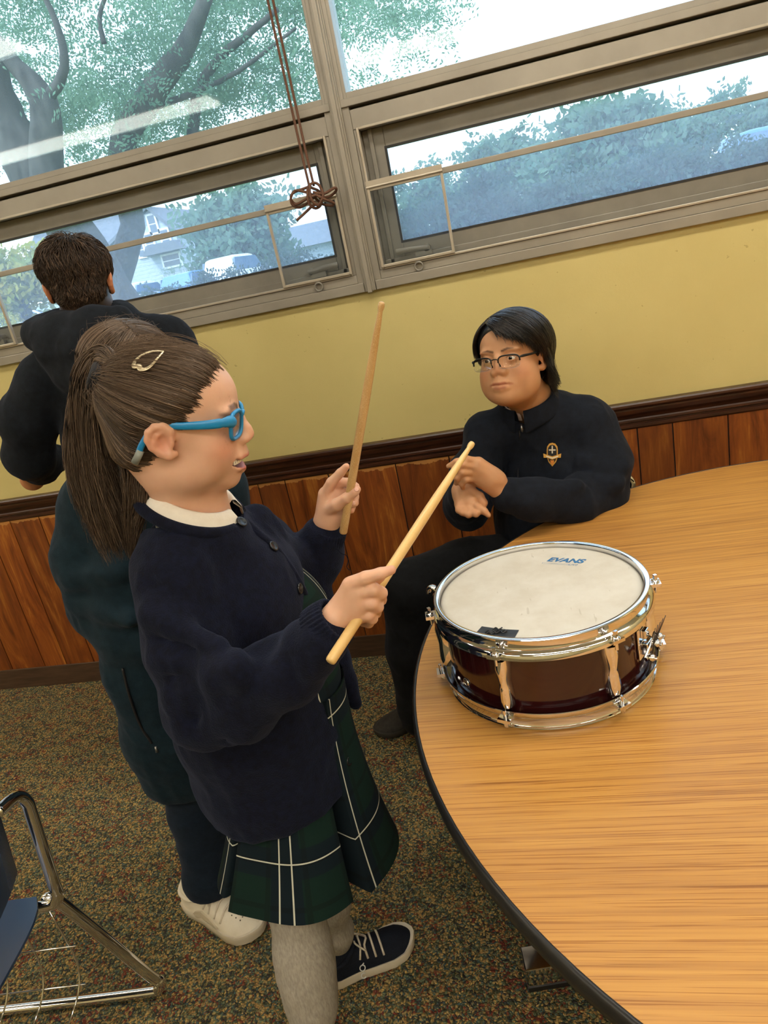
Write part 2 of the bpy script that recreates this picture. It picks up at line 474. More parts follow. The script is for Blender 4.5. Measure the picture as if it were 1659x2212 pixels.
def carpet_mat():
    m, nt, b, out = node_mat('speckled_carpet'); g = NT(nt); v = g.coord('Object', (1, 1, 1))
    nd = g.n('ShaderNodeTexNoise', ins={'Vector': v, 'Scale': 60.0, 'Detail': 2.0})
    vv = g.n('ShaderNodeVectorMath', operation='MULTIPLY_ADD', ins={0: nd.outputs['Color'], 1: (.014, .014, .0), 2: v})
    vo = g.n('ShaderNodeTexVoronoi', ins={'Vector': vv.outputs[0], 'Scale': 210.0}); vo.feature = 'F1'
    sep = g.n('ShaderNodeSeparateColor', ins={0: vo.outputs['Color']})
    patch = g.noise(v, 28, 3, .6); patch2 = g.noise(g.coord('Object', (1, 1, 1), loc=(3, 5, 0)), 17, 3, .6)
    r = g.math('ADD', sep.outputs[0], g.math('MULTIPLY_ADD', patch, 1.1, -.55))
    c = g.ramp(r, [(.0, srgb('3B3B3C')), (.14, srgb('474B3B')), (.28, srgb('66705A')), (.42, srgb('46585A')), (.54, srgb('92805A')), (.70, srgb('AE925C')), (.80, srgb('5E5A42')), (.92, srgb('9A7A50'))], 'CONSTANT')
    red = g.math('GREATER_THAN', g.math('ADD', g.math('MULTIPLY', sep.outputs[1], .45), patch2), .93)
    c = g.mixc(g.math('MULTIPLY', red, .8), c, srgb('73302A'))
    dk = g.ramp(vo.outputs['Distance'], [(.2, (1.3, 1.3, 1.3)), (.8, (.6, .6, .6))])
    c = g.mixc(1.0, c, dk, 'MULTIPLY'); nt.links.new(g.mixc(1.0, c, (1.12, 1.10, 1.00), 'MULTIPLY'), b.inputs['Base Color'])
    b.inputs['Roughness'].default_value = .95; b.inputs['Specular IOR Level'].default_value = .15
    h = g.math('MULTIPLY', vo.outputs['Distance'], -1.0)
    nt.links.new(g.bump(h, .7, .006), b.inputs['Normal']); return m
M_PAINT = paint_mat(); M_PANEL = panel_mat(); M_CARPET = carpet_mat()
M_RAIL = rail_mat('dark_moulding', srgb('24120A'), srgb('3E2012'), srgb('573019'))
M_BASE = rail_mat('baseboard', srgb('3A2A21'), srgb('4C392D'), srgb('5C4738'))
M_WHITEWALL = varied('cream_wall', srgb('CDBF8F'), srgb('D4C79A'), 2, .6)
M_CEIL = varied('ceiling_tile', srgb('DAD5C8'), srgb('E2DDD2'), 40, .9)
floor = struct('floor', MB().box((XL-.2, YF-.2, -.1), (XR+.2, YW+.1, 0)), M_CARPET)
struct('ceiling', MB().box((XL-.2, YF-.2, ZC), (XR+.2, YW+.3, ZC+.1)), M_CEIL)
struct('wall_left', MB().box((XL-.15, YF-.15, 0), (XL, YW+.25, ZC)), M_WHITEWALL)
struct('wall_right', MB().box((XR, YF-.15, 0), (XR+.15, YW+.25, ZC)), M_WHITEWALL)
struct('wall_front', MB().box((XL, YF-.15, 0), (XR, YF, ZC)), M_WHITEWALL)
SILL, HEAD = 1.400, 2.78
wb = MB(); wb.box((XL, YW, 0), (XR, YW+.22, SILL)); wb.box((XL, YW, HEAD), (XR, YW+.22, ZC))
MULL = -.449; BAY = 1.641
mulls = [MULL-2*BAY, MULL-BAY, MULL, MULL+BAY, MULL+2*BAY]
wb.box((XL, YW, SILL), (mulls[0]-.03, YW+.22, HEAD)); wb.box((mulls[-1]+.03, YW, SILL), (XR, YW+.22, HEAD))
struct('wall_back', wb, M_PAINT)
# panelling: random-width planks with dark grooves
gr = [-2.128, -1.99, -1.83, -1.70, -1.51, -1.40, -1.20, -1.026, -.917, -.744, -.487, -.29, -.13, .02, .21, .357, .471, .645, .80, .99]
full = []
x = gr[0]
while x > XL+.3: x -= [.11, .17, .25, .2, .14][len(full) % 5]; full.append(x)
full = full[::-1]+gr
while full[-1] < XR-.3: full.append(full[-1]+[.11, .17, .25, .2, .14][len(full) % 5])
full = [XL]+full+[XR]
wp = MB(); pls = []
for i in range(len(full)-1):
    wp.box((full[i]+.0022, YW-.008, .09), (full[i+1]-.0022, YW+.001, .815)); pls += [((i*.618) % 1, (i*.371) % 1, (i*.137) % 1)]*8
me = wp.mesh('wainscot'); set_uvattr(me, np.array(pls), 'plank')
tr = struct('trim_1', me, M_PANEL); tr['label'] = 'brown grooved wood wainscot panelling'
struct('trim_2', MB().box((XL, YW-.0022, .09), (XR, YW+.002, .80)), plain('groove_dark', (.012, .008, .006), .8))
# moulded chair rail
prof = [(0, .792), (.010, .792), (.013, .797), (.013, .806), (.009, .809), (.009, .813), (.016, .817), (.016, .824), (.012, .828), (.015, .836), (.021, .846), (.024, .858),
        (.024, .864), (.030, .867), (.033, .873), (.033, .880), (.029, .885), (0, .885)]
cr = MB().prism([(-a, z) for a, z in prof], (0, 1, 0), (0, 0, 1), (1, 0, 0), (XL, YW, 0), XR-XL)
o = struct('trim_3', cr, M_RAIL); o['label'] = 'dark moulded chair rail'
o = struct('baseboard_back', MB().box((XL, YW-.012, 0), (-1.6475, YW, .098)).box((-1.646, YW-.012, 0), (XR, YW, .098)), M_BASE, bevel=.003)
# ------------------------------------------------------------------ windows
M_FRAME = varied('window_metal', srgb('8C867D'), srgb('989288'), 6, .42, .25)
M_FRAMEB = varied('window_metal_bead', srgb('A79E90'), srgb('B2A99B'), 8, .35, .35)
M_SASH = varied('sash_metal', srgb('79756E'), srgb('86827A'), 8, .42, .3)
M_DARKGASKET = plain('gasket', (.02, .02, .02), .7)
def glass_mat(name, dirt, tint, dirtcol=(.62, .72, .85), scale=40):
    m = bpy.data.materials.new(name); m.use_nodes = True; nt = m.node_tree; nt.nodes.clear(); g = NT(nt)
    out = nt.nodes.new('ShaderNodeOutputMaterial')
    tr = g.n('ShaderNodeBsdfTransparent', ins={0: c4(tint)}); gl = g.n('ShaderNodeBsdfGlossy', ins={'Roughness': .02})
    fr = g.n('ShaderNodeFresnel', ins={'IOR': 1.5})
    mx = g.n('ShaderNodeMixShader', ins={0: g.math('MULTIPLY', fr.outputs[0], .30), 1: tr.outputs[0], 2: gl.outputs[0]})
    if dirt:
        v = g.coord('Object'); f = g.noise(v, scale, 4, .75); big = g.noise(v, 3.0, 3, .6)
        f = g.math('ADD', g.math('MULTIPLY', g.math('MULTIPLY', f, f), 1.7), g.math('MULTIPLY', big, .5))
        fac = g.math('MULTIPLY', f, dirt)
        tl = g.n('ShaderNodeBsdfTranslucent', ins={0: c4(dirtcol)}); df = g.n('ShaderNodeBsdfDiffuse', ins={0: c4(dirtcol)})
        dd = g.n('ShaderNodeMixShader', ins={0: .25, 1: tl.outputs[0], 2: df.outputs[0]})
        mx = g.n('ShaderNodeMixShader', ins={0: fac, 1: mx.outputs[0], 2: dd.outputs[0]})
    nt.links.new(mx.outputs[0], out.inputs[0]); return m
M_GLASS = glass_mat('clear_pane', .055, (.90, .955, .97), scale=300)
M_DIRTY = glass_mat('dirty_pane', .30, (.84, .92, .98), (.55, .68, .90), scale=150)
M_CLEAN = glass_mat('storm_pane', .03, (.95, .97, .98), scale=200)
Z0, ZB0, ZB1, ZT0, ZT1, ZG0 = 1.400, 1.464, 1.880, 1.936, 1.945, 1.985
def bay(n, xa, xb):
    """one bay between two mullion centres: fixed pane above, hopper sash below"""
    a, b = xa+.040, xb-.040
    w = MB()
    for x0, x1 in ((xa+.014, a), (b, xb-.014)):
        w.box((x0, YW-.012, Z0), (x1, YW+.10, HEAD))                    # jamb strips
    w.box((xa+.02, YW-.022, Z0), (xb-.02, YW+.12, Z0+.030)); w.box((a, YW-.012, Z0+.03), (b, YW+.10, ZB0-.006))
    w.box((a, YW-.010, ZB1), (b, YW+.10, ZT0))                          # head of the hopper frame
    w.box((a, YW+.03, ZT0), (b, YW+.10, ZT1))
    w.box((xa+.014, YW-.020, ZT1), (xb-.014, YW+.10, ZT1+.022)); w.box((xa+.014, YW-.010, ZT1+.022), (xb-.014, YW+.10, ZG0))
    w.box((a, YW-.01, HEAD-.04), (b, YW+.10, HEAD))
    w.box((a, YW-.008, ZB0-.006), (a+.016, YW+.10, ZB1)); w.box((b-.016, YW-.008, ZB0-.006), (b, YW+.10, ZB1))
    win = struct('window_%d' % n, w, M_FRAME, bevel=.002)
    ia, ib = a+.016, b-.016
    def fr(lo, hi, t, y0, y1):
        m = MB(); (x0, z0), (x1, z1) = lo, hi
        m.box((x0, y0, z0), (x0+t, y1, z1)); m.box((x1-t, y0, z0), (x1, y1, z1))
        m.box((x0+t, y0, z0), (x1-t, y1, z0+t)); m.box((x0+t, y0, z1-t), (x1-t, y1, z1)); return m
    struct('bead', fr((ia-.006, ZB0-.006), (ib+.006, ZB1+.004), .008, YW-.018, YW+.01), M_FRAMEB, win, bevel=.002)
    # hopper sash set back in the frame
    s = MB(); sy0, sy1 = YW+.045, YW+.085
    gx0, gx1, gz0, gz1 = ia+.068, ib-.052, 1.532, 1.818
    s.box((ia, sy0, ZB0), (gx0, sy1, ZB1)); s.box((gx1, sy0, ZB0), (ib, sy1, ZB1))
    s.box((gx0, sy0, ZB0), (gx1, sy1, gz0)); s.box((gx0, sy0, gz1), (gx1, sy1, ZB1))
    s.box((ia+.02, sy0-.014, ZB0), (ia+.034, sy0, ZB1)); s.box((ib-.034, sy0-.014, ZB0), (ib-.02, sy0, ZB1))
    s.box((ia, sy0-.014, ZB0), (ib, sy0, ZB0+.022))
    sash = struct('hopper_sash', s, M_SASH, win, bevel=.002)
    struct('gasket', fr((gx0-.004, gz0-.004), (gx1+.004, gz1+.004), .007, sy0-.002, sy0+.004), M_DARKGASKET, sash)
    struct('pane', MB().box((gx0-.003, sy0+.016, gz0-.003), (gx1+.003, sy0+.020, gz1+.003)), M_DIRTY, sash)
    # screen bar with a little hinged storm panel at one or both ends
    struct('cross_bar', MB().box((ia, YW-.014, 1.700), (ib, YW-.002, 1.718)), M_FRAME, win, bevel=.002)
    for px0 in (ia-.006, ib-.238):
        px1 = px0+.244; zb, zt = 1.464, 1.706
        p = struct('storm_panel', fr((px0, zb), (px1, zt), .009, YW-.026, YW-.012), M_FRAMEB, win, bevel=.0015)
        struct('hinge', MB().box((px0, YW-.028, 1.706), (px1, YW-.014, 1.727)).tube([(px0, YW-.029, 1.708), (px1, YW-.029, 1.708)], .0035, 8), M_FRAMEB, p)
        struct('pane', MB().box((px0+.008, YW-.020, zb+.008), (px1-.008, YW-.017, zt-.008)), M_CLEAN, p)
        # lever handle on the sash below, ring pull on the frame
        cx = (px0+px1)/2
        h = MB(); s_ = 1 if px0 < cx-.2 or px0 == ia-.006 else -1
        h.tube([(cx-.07*s_, sy0-.03, 1.502), (cx-.03*s_, sy0-.034, 1.503), (cx+.035*s_, sy0-.03, 1.498)], [.011, .009, .008], 10, flat=((0, 1, 0), .5))
        h.box((cx+.01*s_-.02, sy0-.03, 1.475), (cx+.01*s_+.035, sy0, 1.492)); h.tube([(cx+.03*s_, sy0-.03, 1.498), (cx+.03*s_, sy0, 1.498)], .012, 12)
        struct('lever_handle', h, M_SASH, win, auto=40)
        t = np.linspace(0, 2*math.pi, 20)[:-1]
        r = MB().tube(np.c_[cx+.013*np.cos(t), np.full(19, YW-.022), 1.446+.013*np.sin(t)], .0032, 8, closed=True)
        r.box((cx-.008, YW-.024, 1.456), (cx+.008, YW-.006, 1.468))
        struct('ring_pull', r, M_SASH, win, auto=40)
    struct('pane', MB().box((a-.004, YW+.040, ZG0-.004), (b+.004, YW+.046, HEAD-.035)), M_GLASS, win)
    struct('pane', MB().box((a-.004, YW+.060, ZG0-.004), (b+.004, YW+.066, HEAD-.035)), M_GLASS, win)
for i in range(4): bay(i+1, mulls[i], mulls[i+1])
for i, x in enumerate(mulls):
    m = MB().box((x-.014, YW-.034, Z0), (x+.014, YW+.10, HEAD)).box((x-.030, YW-.018, ZG0-.02), (x+.030, YW+.08, HEAD))
    m.box((x-.018, YW-.026, Z0), (x+.018, YW+.05, HEAD)); m.box((x-.0075, YW-.044, Z0-.004), (x+.0075, YW-.02, HEAD))
    struct('trim_%d' % (10+i), m, M_FRAME, bevel=.002)
# ------------------------------------------------------------------ ceiling lamps (their tubes reflect in the upper panes)
def tube_mat():
    m = bpy.data.materials.new('lamp_diffuser'); m.use_nodes = True; nt = m.node_tree; nt.nodes.clear()
    e = nt.nodes.new('ShaderNodeEmission'); e.inputs[0].default_value = c4(LAMP_COLOR); e.inputs[1].default_value = LAMP_STRENGTH
    o = nt.nodes.new('ShaderNodeOutputMaterial'); nt.links.new(e.outputs[0], o.inputs[0]); return m
M_TUBE = tube_mat(); M_LAMPBODY = plain('lamp_enamel', (.8, .79, .75), .5)
def ceiling_lamp(x0, x1, y, lab):
    t = thing('ceiling_lamp', lab, 'lamp', ((x0+x1)/2, y, ZC), 'strip lamps on the ceiling')
    obj('housing', MB().prism([(-.16, 0), (.16, 0), (.13, -.045), (-.13, -.045)], (0, 1, 0), (0, 0, 1), (1, 0, 0), (x0, y, ZC), x1-x0), M_LAMPBODY, t)
    for dy in (-.105, -.045, .045, .105):
        obj('tube', MB().tube([(x0+.03, y+dy, ZC-.066), (x1-.03, y+dy, ZC-.066)], .019, 12), M_TUBE, t, auto=40)
for y, nm in ((1.27, 'right above the drum table'), (-.78, 'behind the drum table'), (-2.81, 'far behind the camera')):
    for x0, x1, e in ((-4.35, -1.93 if y < 0 else -2.2, 'left end'), (-.9, 1.5, 'middle'), (1.75, 3.2, 'right end')):
        ceiling_lamp(x0, x1, y, 'long strip lamp on the ceiling %s, %s' % (nm, e))
# ------------------------------------------------------------------ outside the windows
GZ = 1.22
M_LAWN = varied('lawn_grass', srgb('4E6A33'), srgb('6B8244'), 9, .95)
M_ASPH = varied('street_asphalt', srgb('74777A'), srgb('83868A'), 12, .9)
g_ = struct('ground', MB().box((-90, YW+.25, GZ-.4), (90, 15, GZ)), M_LAWN)
struct('road', MB().box((-90, 15, GZ-.4), (90, 34, GZ+.01)), M_ASPH)
struct('lawn', MB().box((-90, 34, GZ-.4), (90, 120, GZ)), M_LAWN)
M_BARK = varied('tree_bark', srgb('302F30'), srgb('545150'), 9, .95, 0, .9, 40, stretch=(1, 1, .25))
def leaf_mat(name, c1, c2, tr=.5):
    m = bpy.data.materials.new(name); m.use_nodes = True; nt = m.node_tree; nt.nodes.clear(); g = NT(nt)
    out = nt.nodes.new('ShaderNodeOutputMaterial'); v = g.coord('Object'); f = g.noise(v, 1.1, 4, .7)
    c = g.ramp(f, [(.35, c1), (.65, c2)])
    d = g.n('ShaderNodeBsdfDiffuse', ins={0: c}); t = g.n('ShaderNodeBsdfTranslucent', ins={0: g.mixc(.3, c, (.42, .62, .38))})
    mx = g.n('ShaderNodeMixShader', ins={0: tr, 1: d.outputs[0], 2: t.outputs[0]}); nt.links.new(mx.outputs[0], out.inputs[0]); return m
M_LEAF = leaf_mat('locust_leaf', srgb('557369'), srgb('82A08C'))
M_LEAF2 = leaf_mat('tree_leaf', srgb('4A7068'), srgb('748F7A'))
M_LEAF3 = leaf_mat('yellow_leaf', srgb('8FA04A'), srgb('B8A850'))
M_LEAFD = leaf_mat('bush_leaf', srgb('31484E'), srgb('4A605E'), .3)
def leaf_quads(P, D, L, Wd, rng):
    """diamond leaves at P along D"""
    n = len(P); D = D/np.linalg.norm(D, axis=1)[:, None]
    r = rng.normal(size=(n, 3)); S = np.cross(D, r); S /= np.linalg.norm(S, axis=1)[:, None]
    V = np.stack([P, P+D*L*.5+S*Wd*.5, P+D*L, P+D*L*.5-S*Wd*.5], 1).reshape(-1, 3)
    return V, np.arange(4*n).reshape(-1, 4)
def sprays(centers, rng, n_leaf=11, length=.26, leaf=.045, wid=.018):
    """pinnate sprays: a drooping stalk with leaflets on both sides"""
    n = len(centers); d = rng.normal(size=(n, 3)); d[:, 2] = d[:, 2]*.5-.55; d /= np.linalg.norm(d, axis=1)[:, None]
    s = np.cross(d, rng.normal(size=(n, 3))); s /= np.linalg.norm(s, axis=1)[:, None]
    t = np.linspace(.05, 1, n_leaf)
    P = centers[:, None]+d[:, None]*(t*length)[None, :, None]
    sg = np.where(np.arange(n_leaf) % 2, 1, -1)[None, :, None]
    D = s[:, None]*sg+d[:, None]*.45+rng.normal(size=(n, n_leaf, 3))*.2
    return leaf_quads(P.reshape(-1, 3), D.reshape(-1, 3), leaf, wid, rng)
def leaf_obj(name, centers, mat, parent, rng, **k):
    V, F = sprays(np.asarray(centers), rng, **k)
    return obj(name, raw_mesh(name, V, F), mat, parent)
def blob_pts(rng, n, blobs):
    """points inside ellipsoids (centre, radii), clumped"""
    out = []; wt = np.array([np.prod(b[1])**.7 for b in blobs]); wt = wt/wt.sum()
    for (c, r), w in zip(blobs, wt):
        m = max(6, int(n*w)); k = max(4, m//14)
        cl = rng.normal(size=(k, 3)); cl /= np.linalg.norm(cl, axis=1)[:, None]; cl *= (rng.random(k)**.45)[:, None]
        q = cl[rng.integers(0, k, m)]+rng.normal(size=(m, 3))*.13
        out.append(np.asarray(c)+q*np.asarray(r))
    return np.vstack(out)
# the big locust right outside: two trunk systems traced at their own distance
rng = np.random.default_rng(11)
YT = 8.0
def limb(mb, pix, Y, rpx, seg=12, n=18):
    pts = [at(x, y, Y+dy) for x, y, dy in pix]; p = catmull(pts, n)
    r = np.interp(np.linspace(0, 1, n), np.linspace(0, 1, len(rpx)), [rad(pts[0], q) for q in rpx])
    p = p+rng.normal(size=p.shape)*r[:, None]*.07; mb.tube(p, r, seg)
locust = thing('locust_tree', 'large grey-barked leafy tree filling the upper left window pane', 'tree', (*at(100, 640, YT)[:2], GZ))
tb = MB()
limb(tb, [(330, 760, 0), (235, 600, 0), (140, 470, 0), (60, 360, 0), (5, 250, .1), (-40, 120, .1)], YT, [34, 36, 44, 48, 44, 40])
limb(tb, [(150, 520, -.2), (105, 400, -.2), (100, 300, -.2), (92, 215, -.2), (40, 150, -.2), (-10, 85, -.2)], YT, [40, 36, 33, 28, 17, 14])
limb(tb, [(98, 225, -.2), (138, 150, -.3), (125, 60, -.3), (90, -20, -.3)], YT, [13, 10, 7, 5])
limb(tb, [(225, 95, .2), (215, 40, .2), (232, -20, .2)], YT, [6, 5, 4])
obj('trunk', tb, M_BARK, locust, smooth=True)
locust2 = thing('locust_tree', 'grey forked tree trunk leaning right in the middle of the left windows', 'tree', (*at(330, 760, YT+1.2)[:2], GZ))
tb = MB()
limb(tb, [(180, 740, 0), (238, 640, 0), (285, 500, 0), (262, 330, 0), (300, 240, 0), (370, 145, 0), (405, 90, 0), (445, -10, 0)], YT+1.2, [34, 30, 24, 26, 25, 22, 17, 12])
limb(tb, [(415, 340, .5), (425, 210, .5), (470, 130, .5), (540, 70, .4), (600, 20, .3)], YT+1.2, [14, 12, 9, 7, 5])
limb(tb, [(320, 235, 0), (420, 200, .3), (520, 150, .3), (640, 60, .3)], YT+1.2, [8, 6, 5, 3])
obj('trunk', tb, M_BARK, locust2, smooth=True)
def pix_cloud(n, polys, Y0, Y1):
    out = []
    for (x0, x1, y0, y1, w) in polys:
        m = int(n*w); k = max(3, m//10)
        cx = rng.uniform(x0, x1, k); cy = rng.uniform(y0, y1, k); cd = rng.uniform(Y0, Y1, k)
        i = rng.integers(0, k, m)
        X = cx[i]+rng.normal(size=m)*22; Yp = cy[i]+rng.normal(size=m)*16; Dd = np.clip(cd[i]+rng.normal(size=m)*.4, 5.4, 16)
        out += [at(a, b, c) for a, b, c in zip(X, Yp, Dd)]
    return np.array(out)
leaf_obj('foliage', pix_cloud(2300, [(-120, 330, -120, 230, .60), (120, 330, 170, 330, .28), (-160, 60, 100, 330, .12)], 8.4, 11), M_LEAF, locust, rng, length=.34, leaf=.06, wid=.024)
leaf_obj('foliage', pix_cloud(2900, [(330, 680, -120, 110, .5), (440, 670, 90, 220, .22), (330, 480, 100, 300, .18), (700, 860, -60, 60, .08), (850, 930, -60, 30, .04)], 9.6, 12.5), M_LEAF, locust2, rng, length=.34, leaf=.065, wid=.026)
# hanging sprays against the white sky in the right pane
pts = []
for (x0, y0, x1, y1, n) in ((720, 20, 1000, 20, 40), (725, 60, 860, 55, 30), (730, 150, 830, 165, 26), (870, 60, 915, 110, 20), (735, 100, 760, 190, 14), (950, 40, 975, 85, 7)):
    t = rng.random(n); pts += [at(x0+(x1-x0)*a+rng.normal()*12, y0+(y1-y0)*a+rng.normal()*13, 7.6+rng.normal()*.3) for a in t]
leaf_obj('hanging_branch', np.array(pts), M_LEAF, locust2, rng, length=.26)
# round-crowned trees further away
def far_tree(lab, px, py, Y, wpx, hpx, mat, n=420, leaf=.3, seed=1):
    r = np.random.default_rng(seed); c = at(px, py, Y); Rw = rad(c, wpx); Rh = rad(c, hpx)
    t = thing('broadleaf_tree', lab, 'tree', (c[0], c[1], GZ), 'trees across the road')
    obj('trunk', MB().tube([(c[0], c[1], GZ-.1), (c[0]+.1, c[1], c[2]-Rh*.3), (c[0]-.1, c[1], c[2]+Rh*.3)], [Rw*.10+.1, Rw*.08+.08, .05], 10), M_BARK, t, smooth=True)
    bl = [((c[0], c[1], c[2]), (Rw*.72, Rw*.7, Rh*.75))]
    for i in range(9):
        a = r.uniform(0, 2*math.pi); e = r.uniform(-.7, .9)
        bl.append(((c[0]+Rw*.62*math.cos(a)*math.cos(e), c[1]+Rw*.62*math.sin(a)*math.cos(e), c[2]+Rh*.66*math.sin(e)), (Rw*.40, Rw*.4, Rh*.36)))
    leaf_obj('crown', blob_pts(r, n, bl), mat, t, r, n_leaf=9, length=leaf*3.2, leaf=leaf, wid=leaf*.6)
    return t
far_tree('green tree rising beside the grey house, seen through left lower window', 520, 480, 36, 130, 110, M_LEAF2, 700, .4, 2)
far_tree('yellow-green tree at the far left behind the boy at the window', 30, 610, 26, 95, 90, M_LEAF3, 500, .3, 3)
far_tree('small tree at the left end of the right lower window', 900, 420, 42, 75, 80, M_LEAF2, 420, .3, 4)
far_tree('dense tree in the middle of the right lower window', 1085, 400, 32, 120, 120, M_LEAF2, 760, .3, 5)
far_tree('tallest dark tree under the white sky in right lower window', 1290, 330, 24, 150, 125, M_LEAF2, 900, .28, 6)
far_tree('dark tree near the right end of the right lower window', 1490, 290, 40, 120, 100, M_LEAF2, 700, .28, 7)
far_tree('low tree cut off by the right edge of the picture', 1690, 260, 36, 110, 85, M_LEAF2, 520, .3, 8)
far_tree('orange-tinted thin tree between two trees in right window', 1180, 400, 48, 60, 90, M_LEAF3, 260, .35, 9)
# clipped hedge in front of the parked cars and bushes close to the glass
def hedge(lab, pa, pb, Y, h, n, mat, name='hedge', leaf=.07):
    r = np.random.default_rng(int(abs(pa[0])+3)); a = at(*pa, Y); b = at(*pb, Y)
    t = thing(name, lab, 'hedge' if name == 'hedge' else 'bush', ((a[0]+b[0])/2, Y, GZ))
    k = max(2, int(abs(b[0]-a[0])/h*1.6)); bl = []
    for i in range(k):
        f = (i+.5)/k; p = a+(b-a)*f; top = p[2]+r.normal()*h*.10; cz = (top+GZ)/2
        bl.append(((p[0], Y+r.normal()*.1, cz), (abs(b[0]-a[0])/k*.8, h*.45, (top-GZ)/2)))
    st = MB()
    for c, rr in bl:
        for q in range(4):
            st.tube([(c[0]+r.normal()*.1, c[1]+r.normal()*.1, GZ-.05), (c[0]+r.normal()*rr[0]*.6, c[1]+r.normal()*.2, c[2]+rr[2]*.6)], [.018, .006], 6)
    obj('stems', st, M_BARK, t, smooth=True)['kind'] = 'stuff'
    leaf_obj('foliage', blob_pts(r, n, bl), mat, t, r, n_leaf=9, length=leaf*3, leaf=leaf, wid=leaf*.5)
hedge('leafy hedge in front of the parked cars in left lower window', (235, 630), (740, 530), 12, .8, 1000, M_LEAFD)
hedge('clipped hedge across the road beside the grey house', (330, 575), (480, 545), 38, 1.2, 200, M_LEAF2)
hedge('dark overgrown bushes behind the dirty glass of the right lower window', (860, 430), (1720, 265), 14, 1.6, 3000, M_LEAFD, 'bush_row', .12)
hedge('small bush outside the far left storm panel', (-120, 700), (60, 650), 20, .9, 260, M_LEAF3, 'bush')
# grey gabled house
hs = thing('house', 'grey clapboard house with a steep gable and white windows', 'house', (*at(330, 580, 44)[:2], GZ))
YH = 44.0
A0 = at(268, 600, YH); A1 = at(397, 568, YH); AP = at(322, 452, YH); E0z = at(258, 530, YH)[2]; E1z = at(372, 492, YH)[2]
xl, xr, xm = A0[0], A1[0], AP[0]; ez = (E0z+E1z)/2; az = AP[2]
def siding():
    m, nt, b, out = node_mat('clapboard'); g = NT(nt); t = nt.nodes.new('ShaderNodeTexCoord'); s = g.n('ShaderNodeSeparateXYZ', ins={0: t.outputs['Object']})
    f = g.math('FRACT', g.math('MULTIPLY', s.outputs[2], 4.5)); nt.links.new(g.ramp(f, [(.0, srgb('7F8E9E')), (.15, srgb('A9B7C6')), (1, srgb('B4C0CD'))]), b.inputs['Base Color']); b.inputs['Roughness'].default_value = .7; return m
M_SIDING = siding(); M_WTRIM = plain('white_trim', (.85, .87, .9), .5); M_SHINGLE = varied('roof_shingle', srgb('5E6672'), srgb('757D89'), 5, .9); M_WINDARK = plain('house_pane', (.12, .16, .22), .1)
obj('wall', MB().prism([(xl, GZ), (xr, GZ), (xr, ez), (xm, az), (xl, ez)], (1, 0, 0), (0, 0, 1), (0, 1, 0), (0, YH, 0), 9), M_SIDING, hs)
rf = MB()
for xe, s in ((xl, -1), (xr, 1)):
    dx, dz = (xe-xm), (ez-az); L = math.hypot(dx, dz); nx, nz = -dz/L*s*s, dx/L
    nrm = np.array([abs(dz)/L*s, 0, abs(dx)/L]); e = np.array([xe+dx/L*.4, 0, ez+dz/L*.4]); tp = np.array([xm, 0, az])
    P = [tp, e, e+nrm*.18, tp+nrm*.18]
    rf.prism([(q[0], q[2]) for q in P], (1, 0, 0), (0, 0, 1), (0, 1, 0), (0, YH-.4, 0), 9.8)
obj('roof', rf, M_SHINGLE, hs)
for (px, py, wp, hp) in ((331, 484, 12, 34), (326, 527, 13, 38), (360, 517, 13, 38), (372, 562, 30, 22), (306, 540, 10, 26)):
    c = at(px, py, YH); w = rad(c, wp)/2*1.25; h = rad(c, hp)/2
    f = MB().box((c[0]-w-.12, YH-.12, c[2]-h-.12), (c[0]+w+.12, YH-.003, c[2]+h+.12))
    fo = obj('window', f, M_WTRIM, hs); obj('pane', MB().box((c[0]-w, YH-.14, c[2]-h), (c[0]+w, YH-.121, c[2]-.03)).box((c[0]-w, YH-.14, c[2]+.03), (c[0]+w, YH-.121, c[2]+h)), M_WINDARK, fo)
c = at(365, 545, YH); obj('bay_roof', MB().prism([(-1.3, 0), (1.3, 0), (.9, .55), (-.9, .55)], (1, 0, 0), (0, 0, 1), (0, 1, 0), (c[0], YH-1.0, c[2]), 1.0), M_SHINGLE, hs)
wing = MB().prism([(xl-7, GZ), (xl+.2, GZ), (xl+.2, ez-.3), (xl-7, ez-.3)], (1, 0, 0), (0, 0, 1), (0, 1, 0), (0, YH+1.5, 0), 6.5)
obj('side_wing', wing, M_SIDING, hs)
obj('side_roof', MB().prism([(0, 0), (7.5, 0), (3.75, 3.4)], (0, 1, 0), (0, 0, 1), (1, 0, 0), (xl-7.4, YH+1.0, ez-.3), 7.6), M_SHINGLE, hs)
# a second grey house roof further right, peeping over the hedge
h2 = thing('house', 'low house with a blue-grey roof behind the parked cars', 'house', (*at(650, 560, 50)[:2], GZ))
c = at(650, 525, 50); r_ = 4.2
obj('wall', MB().box((c[0]-r_, 50, GZ), (c[0]+r_, 56, c[2]-.3)), M_SIDING, h2)
obj('roof', MB().prism([(-.6, 0), (6.6, 0), (3, 1.6)], (0, 1, 0), (0, 0, 1), (1, 0, 0), (c[0]-r_-.4, 50, c[2]-.3), 2*r_+.8), M_SHINGLE, h2)
